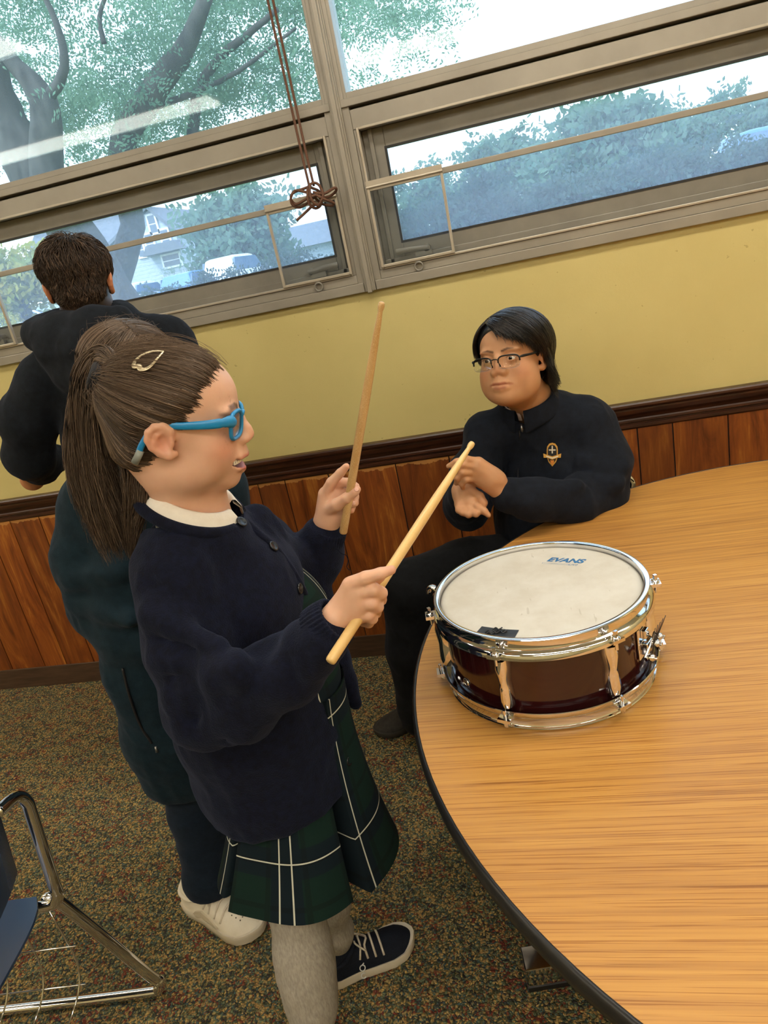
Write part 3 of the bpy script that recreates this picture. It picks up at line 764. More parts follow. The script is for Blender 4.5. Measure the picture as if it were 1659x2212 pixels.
# parked cars
M_TYRE = plain('tyre', (.02, .02, .022), .8); M_CGLASS = plain('car_glass', (.10, .18, .30), .06); M_HUB = plain('hub', (.6, .6, .62), .3, .8)
def car(lab, px, py, Y, col, rot=0, suv=False):
    c = at(px, py, Y); t = thing('parked_car', lab, 'car', (c[0], Y, GZ), 'cars parked along the road')
    h = 1.72 if suv else 1.45; belt = .98 if suv else .88; L = 2.25
    side = [(-L, .35), (-L, .75), (-L+.15, belt-.05), (-1.25, belt), (1.0, belt), (1.95, belt-.12), (L, .68), (L, .35), (1.75, .30), (-1.75, .30)]
    def sk(p, w0, w1, ztop):
        m = MB(); k = len(p); V = []
        for s in (-1, 1):
            for (x, z) in p: V.append((x, s*(w0+(w1-w0)*max(0, (z-belt)/(ztop-belt+1e-6))), z))
        m.add(V, [tuple(range(k)), tuple(range(k, 2*k))[::-1]]+[(i, k+i, k+(i+1) % k, (i+1) % k) for i in range(k)]); return m
    R = rotm('z', rot)
    def put(m):
        for i in range(len(m.v)): m.v[i] = m.v[i]@R.T+np.array([c[0], Y, GZ])
        return m
    mb_ = plain('car_paint_%s' % col[0], col[1], .18, 0.0)
    back = -1.95 if suv else -1.55
    roof = [(back, belt), (back+.25, h-.06), (back+.6, h), (.15, h), (.45, h-.05), (1.15, belt)]
    glass = [(back+.06, belt+.02), (back+.28, h-.12), (.40, h-.12), (1.02, belt+.02)]
    body = obj('body', put(sk(side, .86, .86, belt+.01)), mb_, t, bevel=.06)
    obj('cabin', put(sk(roof, .80, .60, h)), mb_, t, bevel=.05)
    for s in (-1, 1):
        m = MB(); m.prism(glass, (1, 0, 0), (0, 0, 1), (0, 1, 0), (0, s*.745-.03, 0), .06)
        obj('side_window', put(m), M_CGLASS, t)
    m = MB(); m.prism([(.50, h-.10), (1.16, belt+.02), (1.20, belt+.03), (.54, h-.09)], (1, 0, 0), (0, 0, 1), (0, 1, 0), (0, -.6, 0), 1.2); obj('windscreen', put(m), M_CGLASS, t)
    for x in (-1.4, 1.35):
        for s in (-1, 1):
            m = MB().lathe([(.0, -.1), (.27, -.1), (.32, -.06), (.32, .06), (.27, .1), (0, .1)], 20, (x, s*.80, .32), axis_from((0, 1, 0)))
            w = obj('wheel', put(m), M_TYRE, t, auto=40)
    return t
car('white car nearest the tree trunk, behind the hedge', 296, 612, 31, ('white', (.8, .83, .86)), 85)
car('blue car in the middle of the parked row', 408, 588, 31.5, ('blue', (.10, .25, .48)), 86)
car('white tall car at the right end of the parked row', 512, 570, 32, ('white', (.8, .83, .86)), 84, True)
car('pale car below the far left window corner', 60, 690, 30, ('pale', (.62, .72, .82)), 12)
car('blue car at the right edge of the right lower window', 1700, 330, 26, ('blue', (.10, .25, .48)), 8, True)
# ------------------------------------------------------------------ pull cord with its knot
M_CORD = varied('brown_cord', srgb('543528'), srgb('71503F'), 300, .8, 0, .5, 500)
YC = YW-.07
def cp(px, py, dy=0.0): return at(px, py, YC+dy)
pc = thing('pull_cord', 'brown twisted window cord hanging down and tied in a loopy knot', 'cord', cp(672, 470))
m = MB()
top = cp(583, 0); kn = cp(672, 405)
for dx, x1 in ((-.006, 668), (.008, 678)):
    a = np.array([top[0]+dx, YC, 2.86]); b = cp(x1, 402)
    m.tube(catmull([a, np.array([top[0]+dx*1.1, YC, 2.3]), (np.array([top[0]+dx, YC, 2.0])+b)/2*np.array([1, 1, 1]), b], 24), .0040, 8)
obj('cord', m, M_CORD, pc, smooth=True)
k = MB()
def loop(pts, n=34, r=.0042): k.tube(catmull([cp(x, y, d) for x, y, d in pts], n), r, 8)
loop([(672, 402, 0), (655, 408, -.015), (632, 418, -.02), (630, 440, -.01), (648, 448, 0), (672, 432, .01), (690, 415, .0), (672, 405, -.02)])
loop([(685, 425, -.02), (660, 415, -.03), (638, 412, -.02), (628, 428, 0), (640, 441, -.01), (665, 428, -.03), (686, 420, -.03)])
loop([(676, 415, -.03), (700, 418, -.025), (722, 406, -.01), (726, 412, 0), (712, 424, .01), (690, 428, -.02)])
loop([(680, 420, -.03), (700, 430, -.03), (720, 438, -.01), (716, 444, 0), (695, 440, 0), (678, 425, -.02)])
loop([(668, 398, -.01), (664, 415, -.035), (668, 440, -.035), (682, 450, -.02), (694, 440, -.01), (694, 410, -.02), (684, 396, -.02), (670, 400, -.03), (672, 430, -.04), (688, 446, -.03)])
loop([(690, 400, -.01), (698, 420, -.03), (690, 440, -.03), (676, 444, -.03), (664, 455, -.015), (650, 468, -.01), (641, 476, -.01)])
obj('knot', k, M_CORD, pc, smooth=True)
# ------------------------------------------------------------------ round table
TC = np.array([.661, 1.205]); TR, TZ = .938, .726
def table_mat():
    m, nt, b, out = node_mat('oak_laminate'); g = NT(nt)
    v = g.coord('Object', (.020, 1, 1), (0, 0, math.radians(24.5)))   # grain runs along the mapped x axis
    big = g.noise(g.coord('Object', (.12, 1, 1), (0, 0, math.radians(24.5))), 6.0, 3, .5)
    st = g.n('ShaderNodeTexNoise', ins={'Vector': v, 'Scale': 95.0, 'Detail': 5.0, 'Roughness': .55, 'Distortion': .1})
    fine = g.noise(g.coord('Object', (.010, 1, 1), (0, 0, math.radians(24.5))), 430, 3, .6)
    f = g.math('ADD', g.math('MULTIPLY', st.outputs['Fac'], .7), g.math('MULTIPLY', big, .3))
    c = g.ramp(f, [(.30, srgb('A3723A')), (.44, srgb('B98545')), (.52, srgb('C48F48')), (.62, srgb('CB9850')), (.75, srgb('B98548'))])
    ln = g.ramp(fine, [(.38, (.60, .46, .33)), (.46, (1, 1, 1))])
    c = g.mixc(.8, c, ln, 'MULTIPLY')
    nt.links.new(c, b.inputs['Base Color']); b.inputs['Roughness'].default_value = .36
    nt.links.new(g.bump(fine, .06, .0006), b.inputs['Normal']); return m
M_OAK = table_mat(); M_BLACK = plain('black_rubber', (.012, .012, .013), .38)
M_CHROME = plain('chrome', (.82, .82, .84), .07, 1.0)
tb_ = thing('round_table', 'large round oak-grain folding table with black edge, drum on it', 'table', (TC[0], TC[1], 0))
obj('tabletop', MB().lathe([(0, TZ-.022), (TR-.003, TZ-.022), (TR-.003, TZ), (0, TZ)], 160, (*TC, 0)), M_OAK, tb_, auto=30)
R_ = TR
obj('edge_band', MB().lathe([(R_-.003, TZ-.030), (R_+.003, TZ-.028), (R_+.005, TZ-.015), (R_+.003, TZ-.002), (R_-.001, TZ+.0012), (R_-.004, TZ+.0008), (R_-.004, TZ-.028)], 160, (*TC, 0), closed_profile=True), M_BLACK, tb_, smooth=True)
obj('apron', MB().lathe([(.60, TZ-.07), (.62, TZ-.07), (.62, TZ-.0225), (.60, TZ-.0225)], 64, (*TC, 0), closed_profile=True), M_BLACK, tb_, auto=30)
fd = np.array([1.0, .18, 0]); fd /= np.linalg.norm(fd); fn = np.array([-fd[1], fd[0], 0])
for s, nm in ((0, 0), (.62, 1)):
    o_ = np.array([-.158, 1.090, 0])+fn*s
    if nm: o_ = o_+np.array([-.02, -.05, 0])
    L = 1.45
    foot = obj('leg', MB().prism([(-.028, .008), (.028, .008), (.028, .062), (-.028, .062)], fn, (0, 0, 1), fd, o_, L), M_CHROME, tb_, bevel=.003)
    for u in (.25, L-.25):
        q = o_+fd*u
        obj('foot_post', MB().tube([q+[0, 0, .05], q+[0, 0, TZ-.05]], .019, 14), M_CHROME, foot, auto=40)
    obj('foot_cap', MB().prism([(-.030, 0), (.030, 0), (.030, .012), (-.030, .012)], fn, (0, 0, 1), fd, o_, L), M_BLACK, foot)
# ------------------------------------------------------------------ snare drum
DC = np.array([-.02, 1.168]); DZ = TZ
M_SHELL = None
def shell_mat():
    m, nt, b, out = node_mat('burgundy_lacquer'); g = NT(nt); f = g.noise(g.coord('Object', (1, 1, .3)), 14, 4, .6)
    nt.links.new(g.ramp(f, [(.3, (.020, .003, .004)), (.7, (.036, .005, .006))]), b.inputs['Base Color']); b.inputs['Roughness'].default_value = .12
    b.inputs['Coat Weight'].default_value = .35; b.inputs['Coat Roughness'].default_value = .05; return m
M_SHELL = shell_mat()
def head_mat():
    m, nt, b, out = node_mat('coated_drum_head'); g = NT(nt); v = g.coord('Object')
    f = g.noise(v, 14, 5, .65); c = g.ramp(f, [(.35, srgb('CFC9BC')), (.6, srgb('DAD6CC'))])
    sc = g.noise(g.coord('Object', (1, .16, 1), (0, 0, .6)), 130, 2, .5); mask = g.noise(g.coord('Object', loc=(-.05, -.0, 0)), 9, 2, .5)
    k_ = g.math('MULTIPLY', g.math('GREATER_THAN', sc, .70), g.math('GREATER_THAN', mask, .5))
    c = g.mixc(g.math('MULTIPLY', k_, .35), c, srgb('A39A86'))
    nt.links.new(c, b.inputs['Base Color']); b.inputs['Roughness'].default_value = .42
    nt.links.new(g.bump(g.noise(v, 500, 2), .06, .0005), b.inputs['Normal']); return m
M_HEAD = head_mat()
dr = thing('snare_drum', 'burgundy snare drum with chrome hoops and worn white head on table', 'drum', (*DC, DZ))
c3 = (*DC, DZ)
obj('shell', MB().lathe([(.172, .014), (.178, .014), (.178, .1545), (.172, .1545)], 96, c3, closed_profile=True), M_SHELL, dr, auto=30)
obj('batter_head', MB().lathe([(0, .162), (.166, .162), (.1725, .162), (.1775, .1595), (.1800, .1525), (.1800, .1485)], 96, c3), M_HEAD, dr, smooth=True)
obj('snare_side_head', MB().lathe([(.180, .019), (.180, .016), (.1775, .012), (.17, .0105), (0, .0105)], 96, c3), plain('clear_film', (.75, .75, .72), .3), dr, smooth=True)
def hoop(flip):
    p = [(.1805, .0020), (.1880, .0004), (.1915, -.0030), (.1935, -.0090), (.1945, -.0102), (.1956, -.0092), (.1948, -.0030), (.1925, .0024), (.1885, .0050), (.1855, .0068), (.1845, .010), (.1842, .0205), (.1855, .0225), (.1885, .0232), (.1895, .0246), (.1885, .0258), (.1830, .0262), (.1800, .0252), (.1790, .023), (.1790, .006), (.1795, .003)]
    if flip: return MB().lathe([(r, .0262-z) for r, z in p][::-1], 120, (c3[0], c3[1], DZ-.0), closed_profile=True)
    return MB().lathe([(r, z+.1445) for r, z in p], 120, c3, closed_profile=True)
lug_a = [math.radians(a) for a in (-171, -113, -57, 1.5, 62, 122)]
h1 = hoop(False); h2_ = hoop(True)
for a in lug_a:    # ears that take the rods
    A = np.array([[math.cos(a), -math.sin(a), 0], [math.sin(a), math.cos(a), 0], [0, 0, 1]])
    for hh, z0, z1 in ((h1, .143, .149), (h2_, .0215, .0275)):
        hh.box((.190, -.0115, z0), (.2085, .0115, z1), (A, np.array(c3)))
obj('top_hoop', h1, M_CHROME, dr, auto=35); obj('bottom_hoop', h2_, M_CHROME, dr, auto=35)
for a in lug_a:
    rd = np.array([math.cos(a), math.sin(a), 0]); tn = np.array([-rd[1], rd[0], 0]); o0 = np.array(c3)
    # long tube lug that narrows in the middle
    zz = [.038, .040, .054, .077, .0855, .094, .114, .129, .131]; wv = [.0062, .0088, .0098, .0078, .0066, .0078, .0098, .0088, .0062]; dv = [.012, .017, .0195, .0175, .0165, .0175, .0195, .017, .012]
    V = []
    for z, w, d in zip(zz, wv, dv):
        V.append([o0+rd*(.1775+dd)+tn*ww+np.array([0, 0, z]) for ww, dd in ((-w*1.25, 0), (-w*1.1, d*.45), (-w*.75, d*.85), (0, d), (w*.75, d*.85), (w*1.1, d*.45), (w*1.25, 0))])
    m = MB().grid(np.array(V)); k7 = 7
    m.f.append(tuple(range(7))[::-1]); m.f.append(tuple(range(7*8, 7*9)))
    lug = obj('lug', m, M_CHROME, dr, auto=50)
    for z0, z1, hz in ((.128, .149, .149), (.0215, .042, .0215)):
        r = MB(); q = o0+rd*.2005
        r.tube([q+[0, 0, z0], q+[0, 0, z1]], .0029, 10)
        if hz > .1:
            r.lathe([(.0, .1488), (.0072, .1488), (.0072, .1513), (.0052, .1523), (.0044, .153), (.0044, .1537)], 16, (q[0], q[1], DZ)); r.box((-.0028, -.0028, .1535), (.0028, .0028, .162), (rotm('z', math.degrees(a)+20), np.array([q[0], q[1], DZ])))
        else:
            r.lathe([(0, .0215), (.0068, .0215), (.0068, .0190), (.0046, .0180), (.0030, .0175)], 16, (q[0], q[1], DZ)); r.box((-.0028, -.0028, .0095), (.0028, .0028, .0180), (rotm('z', math.degrees(a)+20), np.array([q[0], q[1], DZ])))
        obj('tension_rod', r, M_CHROME, dr, auto=40)
# vent grommet
a = math.radians(-143); rd = np.array([math.cos(a), math.sin(a), 0])
obj('vent_grommet', MB().lathe([(.0042, 0), (.0085, 0), (.0095, .0012), (.0085, .0026), (.0060, .0034), (.0042, .0026)], 24, np.array(c3)+rd*.1778+[0, 0, .048], axis_from(rd), closed_profile=True), M_CHROME, dr, smooth=True)
# strainer with its lever and knobs, loose snare strap
a = math.radians(-29); rd = np.array([math.cos(a), math.sin(a), 0]); tn = np.array([-rd[1], rd[0], 0]); o0 = np.array(c3)+rd*.178
A = np.stack([tn, rd, [0, 0, 1]], 1)
st = MB(); st.box((-.017, 0, .060), (.017, .004, .118), (A, o0)); st.box((-.012, .004, .070), (.012, .016, .092), (A, o0)); st.box((-.008, .004, .098), (.008, .013, .114), (A, o0))
sp = obj('strainer', st, M_CHROME, dr, bevel=.0015)
lv = MB().tube([o0+rd*.016+tn*x_+[0, 0, z_] for x_, z_ in ((-.026, .072), (-.008, .080), (.010, .084), (.026, .092))], [.006, .0045, .0045, .006], 12, flat=(rd, .6)); obj('throw_lever', lv, M_CHROME, sp, auto=40)
kb = MB()
for x_, z_ in ((-.020, .074), (.006, .086), (.021, .091)):
    kb.lathe([(0, 0), (.0052, 0), (.0060, .003), (.0060, .009), (.0045, .011), (.0032, .011), (.0032, .016), (0, .016)], 14, o0+rd*.018+tn*x_+[0, 0, z_], axis_from(rd))
obj('thumb_screw', kb, M_CHROME, sp, auto=40)
ss = MB()
for q in range(5):
    e = (q-2)*.0022
    ss.tube(catmull([o0+rd*.004+tn*(e-.004)+[0, 0, .016], o0+rd*.014+tn*(e-.002)+[0, 0, .045], o0+rd*.020+tn*(e+.002)+[0, 0, .080], o0+rd*(.026+.003*q)+tn*(e*2+.010)+[0, 0, .118+.004*q]], 14), .0007, 6)
obj('snare_cord', ss, plain('dark_wire', (.06, .06, .065), .4, .6), sp, smooth=True)
# small clip hooked on the far-left of the hoop
a = math.radians(167); rd = np.array([math.cos(a), math.sin(a), 0]); tn = np.array([-rd[1], rd[0], 0]); q = np.array(c3)+rd*.2035+[0, 0, .1565]
t = np.linspace(-.3, 4.4, 16); obj('hoop_clip', MB().tube(q+np.outer(.008*np.cos(t), rd)+np.outer(.009*np.sin(t), [0, 0, 1]), .0042, 8, flat=(tn, 1.9)), M_CHROME, dr, smooth=True)
# black tape patch and the printed maker's mark
def hz(px, py): return atz(px, py, DZ+.162)
M_TAPE = varied('black_tape', (.012, .014, .018), (.03, .034, .04), 60, .45, 0, .3, 120)
T = [hz(1024, 1373), hz(1041, 1354), hz(1082, 1360), hz(1121, 1362), hz(1108, 1385), hz(1060, 1381)]
n_ = 6; tp = MB(); tp.add(np.vstack([[p+[0, 0, .0002] for p in T], [p+[0, 0, .0011] for p in T]]), [tuple(range(n_))[::-1], tuple(range(n_, 2*n_))]+[(i, (i+1) % n_, n_+(i+1) % n_, n_+i) for i in range(n_)])
tape = obj('tape_patch', tp, M_TAPE, dr)
c_ = hz(1062, 1366); kn_ = MB()
for q in range(7):
    p0 = c_+np.array([random.uniform(-.012, .02), random.uniform(-.008, .008), .001]); kn_.tube(catmull([p0, p0+[.006, .002, .003], p0+[.010, -.003, .002], p0+[.016, .003, .0015]], 10), .0011, 6)
obj('tape_crease', kn_, M_TAPE, tape, smooth=True)
bl = plain('print_blue', srgb('2F6FA6'), .5)
p0 = hz(1176, 1214); p1 = hz(1259, 1219); ax = (p1-p0)/np.linalg.norm(p1-p0); ay = np.cross([0, 0, 1], ax); wd = np.linalg.norm(p1-p0)
ev = MB(); text_mb(ev, 'EVANS', .0235, (p0+p1)/2+ay*.004, ax, ay, .0004, .28, .0010, .98)
f_ = wd*.98/np.ptp(np.vstack(ev.v)@ax); base = (p0+p1)/2
ev.v = [base+ax*((v-base)@ax)[:, None]*f_+ay*((v-base)@ay)[:, None]+np.array([0, 0, .0004]) for v in ev.v]
obj('maker_print', ev, bl, dr)
e2 = MB(); text_mb(e2, 'UV2', .0095, base+ax*.020-ay*.0085, ax, ay, .0004, .25, 0.0)
for u0, u1, w0, w1 in ((-.040, .012, -.0075, -.0070), (-.040, .012, -.0035, -.0030), (-.040, -.0394, -.0075, -.003), (.0114, .012, -.0075, -.003)):
    e2.add([base+ax*u+ay*w+np.array([0, 0, .0004]) for u, w in ((u0, w0), (u1, w0), (u1, w1), (u0, w1))], [(0, 1, 2, 3)])
obj('model_print', e2, bl, dr)
# ------------------------------------------------------------------ drumsticks
def stick_mat(name, c1, c2, spk):
    m, nt, b, out = node_mat(name); g = NT(nt); f = g.noise(g.coord('Generated', (1, 1, 1)), 6, 4, .6); c = g.ramp(f, [(.3, c1), (.7, c2)])
    s = g.noise(g.coord('Object'), 900, 2, .5); c = g.mixc(g.math('MULTIPLY', g.math('GREATER_THAN', s, .60), spk), c, srgb('F0DDB0'))
    nt.links.new(c, b.inputs['Base Color']); b.inputs['Roughness'].default_value = .32; return m
M_ST1 = stick_mat('maple_stick', srgb('D9B474'), srgb('E2C084'), .15); M_ST2 = stick_mat('worn_maple_stick', srgb('BE9660'), srgb('CDA873'), .40)
def drumstick(butt, tip, lab, mat):
    b = np.asarray(butt); t = np.asarray(tip); L = np.linalg.norm(t-b)
    k = L/.406
    pr = [(0, 0), (.0045, 0), (.0063, .0012), (.0071, .004), (.0072, .02), (.0072, .255), (.0068, .29), (.0058, .335), (.0046, .372), (.0036, .391), (.0036, .393), (.0046, .396), (.0050, .400), (.0044, .4045), (.0025, .406), (0, .406)]
    o = obj('drumstick', MB().lathe([(r, z*k) for r, z in pr], 20, b, axis_from(t-b)), mat, None, auto=50)
    tag(o, lab, 'drumstick', 'drumsticks held by the girl'); return o
SB = at(712, 1431, .748); ST_ = at(1021, 956, .800)
d_ = ray(1021, 956); d_ = d_/d_[1]          # slide the tip along its sight line until the stick is 0.406 m long
best = min(np.linspace(.6, 1.3, 400), key=lambda Y: abs(np.linalg.norm(CPOS+d_*Y-SB)-.406)+(0 if Y > .80 else 1))
ST_ = CPOS+d_*best
drumstick(SB, ST_, 'pale maple drumstick in the girl\'s near hand, pointing up across the drum', M_ST1)
S2B = at(741, 1152, 1.12); d2 = ray(825, 652); d2 = d2/d2[1]
best2 = min(np.linspace(.9, 1.4, 400), key=lambda Y: abs(np.linalg.norm(CPOS+d2*Y-S2B)-.406)+(0 if Y > 1.0 else 1))
S2T = CPOS+d2*best2
drumstick(S2B, S2T, 'speckled drumstick held upright in the girl\'s far hand against the wall', M_ST2)
# ------------------------------------------------------------------ stacking chairs: plastic shell on a chrome sled frame
M_BLUE = plain('blue_plastic', (.025, .055, .13), .22)
def school_chair(name, lab, mat, M, basket=True):
    """M: 4x4 placing the chair; local: faces -x, rear at x=0, width along y (0 far side .. -.46)"""
    M = np.asarray(M, float); loc = M[:3, 3]
    t = thing(name, lab, 'chair', loc)
    def P(p): p = np.atleast_2d(np.asarray(p, float)); return p@M[:3, :3].T+loc
    def put(m):
        m.v = [P(v) for v in m.v]; return m
    Wd = .44
    for s, y in ((0, 0), (1, -Wd)):
        oy = .085 if s == 0 else -.085
        pts = [(-.47, y+oy, .013), (-.30, y+oy, .013), (.045, y+oy, .013), (.085, y+oy, .020), (.098, y+oy*.97, .045), (.080, y+oy*.9, .085), (.005, y+oy*.25, .375), (-.02, y+oy*.1, .400)]
        obj('leg', put(MB().tube(catmull(pts, 60), .0125, 14)), M_CHROME, t, smooth=True)
        fr = [(-.47, y+oy, .013), (-.50, y+oy*.9, .02), (-.49, y+oy*.5, .10), (-.42, y+oy*.1, .36), (-.38, y, .400), (-.15, y, .402), (-.01, y, .396), (.022, y, .415), (.028, y, .46), (.046, y-.002, .62), (.050, y-.004, .66), (.046, y+(-.02 if s == 0 else .02), .685), (.040, y+(-.07 if s == 0 else .07), .695)]
        obj('side_frame', put(MB().tube(catmull(fr, 90), .0125, 14)), M_CHROME, t, smooth=True)
    # seat shell
    U = np.linspace(0, 1, 18); Vv = np.linspace(0, 1, 15); G = np.zeros((18, 15, 3)); H = np.zeros((18, 15, 3))
    for i, u in enumerate(U):
        for j, v in enumerate(Vv):
            e = abs(2*v-1); x = -.47+.475*u; y = .005-(Wd+.01)*v
            rx = .03*(e**6); z = .418-.022*(1-e**2)*math.sin(u*math.pi)**.7-.04*max(0, (.18-u)/.18)**2+.0*u
            G[i, j] = (x+rx*(1 if u < .5 else -1)*abs(2*u-1)**3, y, z)
    H = G-[0, 0, .006]
    m = MB().grid(G); m.grid(H[:, ::-1])
    for a_, b_ in ((G[0], H[0]), (H[-1], G[-1])): m.grid(np.stack([b_, a_]))
    for a_, b_ in ((G[:, 0], H[:, 0]), (H[:, -1], G[:, -1])): m.grid(np.stack([a_, b_]))
    obj('seat', put(m), mat, t, smooth=True, auto=50)
    for i, u in enumerate(U):
        for j, v in enumerate(Vv):
            e = abs(2*v-1); z = .53+.26*u; y = -.040-(Wd-.080)*v
            x = -.005+.035*u+.030*(1-e**2)
            if u > .7: y = -Wd/2+(y+Wd/2)*(1-.12*((u-.7)/.3)**2*1.0)
            G[i, j] = (x, y, z)
    H = G+[.006, 0, -.001]
    m = MB().grid(G); m.grid(H[:, ::-1])
    for a_, b_ in ((G[0], H[0]), (H[-1], G[-1])): m.grid(np.stack([b_, a_]))
    for a_, b_ in ((G[:, 0], H[:, 0]), (H[:, -1], G[:, -1])): m.grid(np.stack([a_, b_]))
    obj('backrest', put(m), mat, t, smooth=True, auto=50)
    if basket:
        w = MB(); r = .0022
        y0, y1 = -.01, -Wd+.01
        for x in (-.02, -.10, -.18, -.26, -.34):
            w.tube(catmull([(x+.02, y0, .39), (x+.04, y0-.02, .24), (x+.02, y0-.10, .17), (x+.02, y1+.10, .17), (x+.04, y1+.02, .24), (x+.02, y1, .39)], 30), r, 6)
        for y, z in ((y0-.01, .30), (y0-.03, .215), (-.16, .168), (-.28, .168), (y1+.03, .215), (y1+.01, .30)):
            w.tube([(.03, y, z), (-.34, y, z)], r, 6)
        obj('book_basket', put(w), M_CHROME, t, smooth=True)
    return t
u_ = np.array([.991, .134, 0]); n_u = np.array([-.134, .991, 0])
Mc = np.eye(4); Mc[:3, 0] = u_; Mc[:3, 1] = n_u; Mc[:3, 3] = (-1.078, .948, 0)
school_chair('school_chair', 'blue plastic chair with chrome sled legs and wire basket, bottom left corner', M_BLUE, Mc)
# ------------------------------------------------------------------ figures: shared builders
def add_aniso():
    def capx(s, a, b, ra, rb, L, st, k=.01, cut=False):
        """tapered capsule stretched by st along the direction L"""
        a = np.asarray(a, float); b = np.asarray(b, float); L = np.asarray(L, float); L = L/np.linalg.norm(L)
        d = b-a; dp = d-L*(d@L)*(1-1/st); L2 = dp@dp+1e-12
        def f(p):
            q = p-a; q = q-(q@L)[..., None]*L*(1-1/st)
            t = np.clip((q@dp)/L2, 0, 1)
            return np.linalg.norm(q-t[..., None]*dp, axis=-1)-(ra+(rb-ra)*t)
        c = (a+b)/2; R = np.linalg.norm(d)/2+max(ra, rb)*max(st, 1)
        s.ops.append((f, c, R, k, cut, None)); return s
    SDF.capx = capx
add_aniso()
def hit(S, px, py, t0=.3, t1=4.0):
    """first point where the sight line of a pixel meets an implicit body, with its normal"""
    d = ray(px, py); d = d/np.linalg.norm(d); t = t0
    for _ in range(200):
        e = float(S.val((CPOS+d*t)[None])[0])
        t += max(e*.7, .0004) if e > 0 else e*.5
        if abs(e) < 2e-4 or t > t1: break
    p = CPOS+d*t; h = 1e-3
    n = np.array([S.val((p+h*v)[None])[0]-S.val((p-h*v)[None])[0] for v in np.eye(3)])
    return p, n/(np.linalg.norm(n)+1e-9)
def snap(S, p, it=8):
    p = np.asarray(p, float); h = 1e-3
    for _ in range(it):
        e = S.val(p[None])[0]; n = np.array([S.val((p+h*v)[None])[0]-S.val((p-h*v)[None])[0] for v in np.eye(3)])
        n /= np.linalg.norm(n)+1e-9; p = p-n*e
    return p, n
class Head:
    """local frame: x right, y forward, z up, eyes at z=0, ears at y=0"""
    def __init__(s, yaw, pitch, roll, c, scale):
        s.R = rotm('z', yaw)@rotm('x', pitch)@rotm('y', roll); s.c = np.asarray(c, float); s.s = scale
    def __call__(s, p): p = np.asarray(p, float); return (p*s.s)@s.R.T+s.c
    def inv(s, p): return ((np.asarray(p)-s.c)@s.R)/s.s
    def ell(s, S, c, r, k=.01, cut=False, rot=None):
        S.ell(s(c), np.asarray(r)*s.s, s.R if rot is None else s.R@rot, k*s.s, cut)
    def cap(s, S, a, b, ra, rb=None, k=.01, cut=False): S.cap(s(a), s(b), ra*s.s, (ra if rb is None else rb)*s.s, k*s.s, cut)
    def chain(s, S, pts, rs, k=.006, cut=False):
        for i in range(len(pts)-1): s.cap(S, pts[i], pts[i+1], rs[i], rs[i+1], k, cut)
CR_C, CR_R = np.array([0, -.012, .035]), np.array([.074, .087, .073])
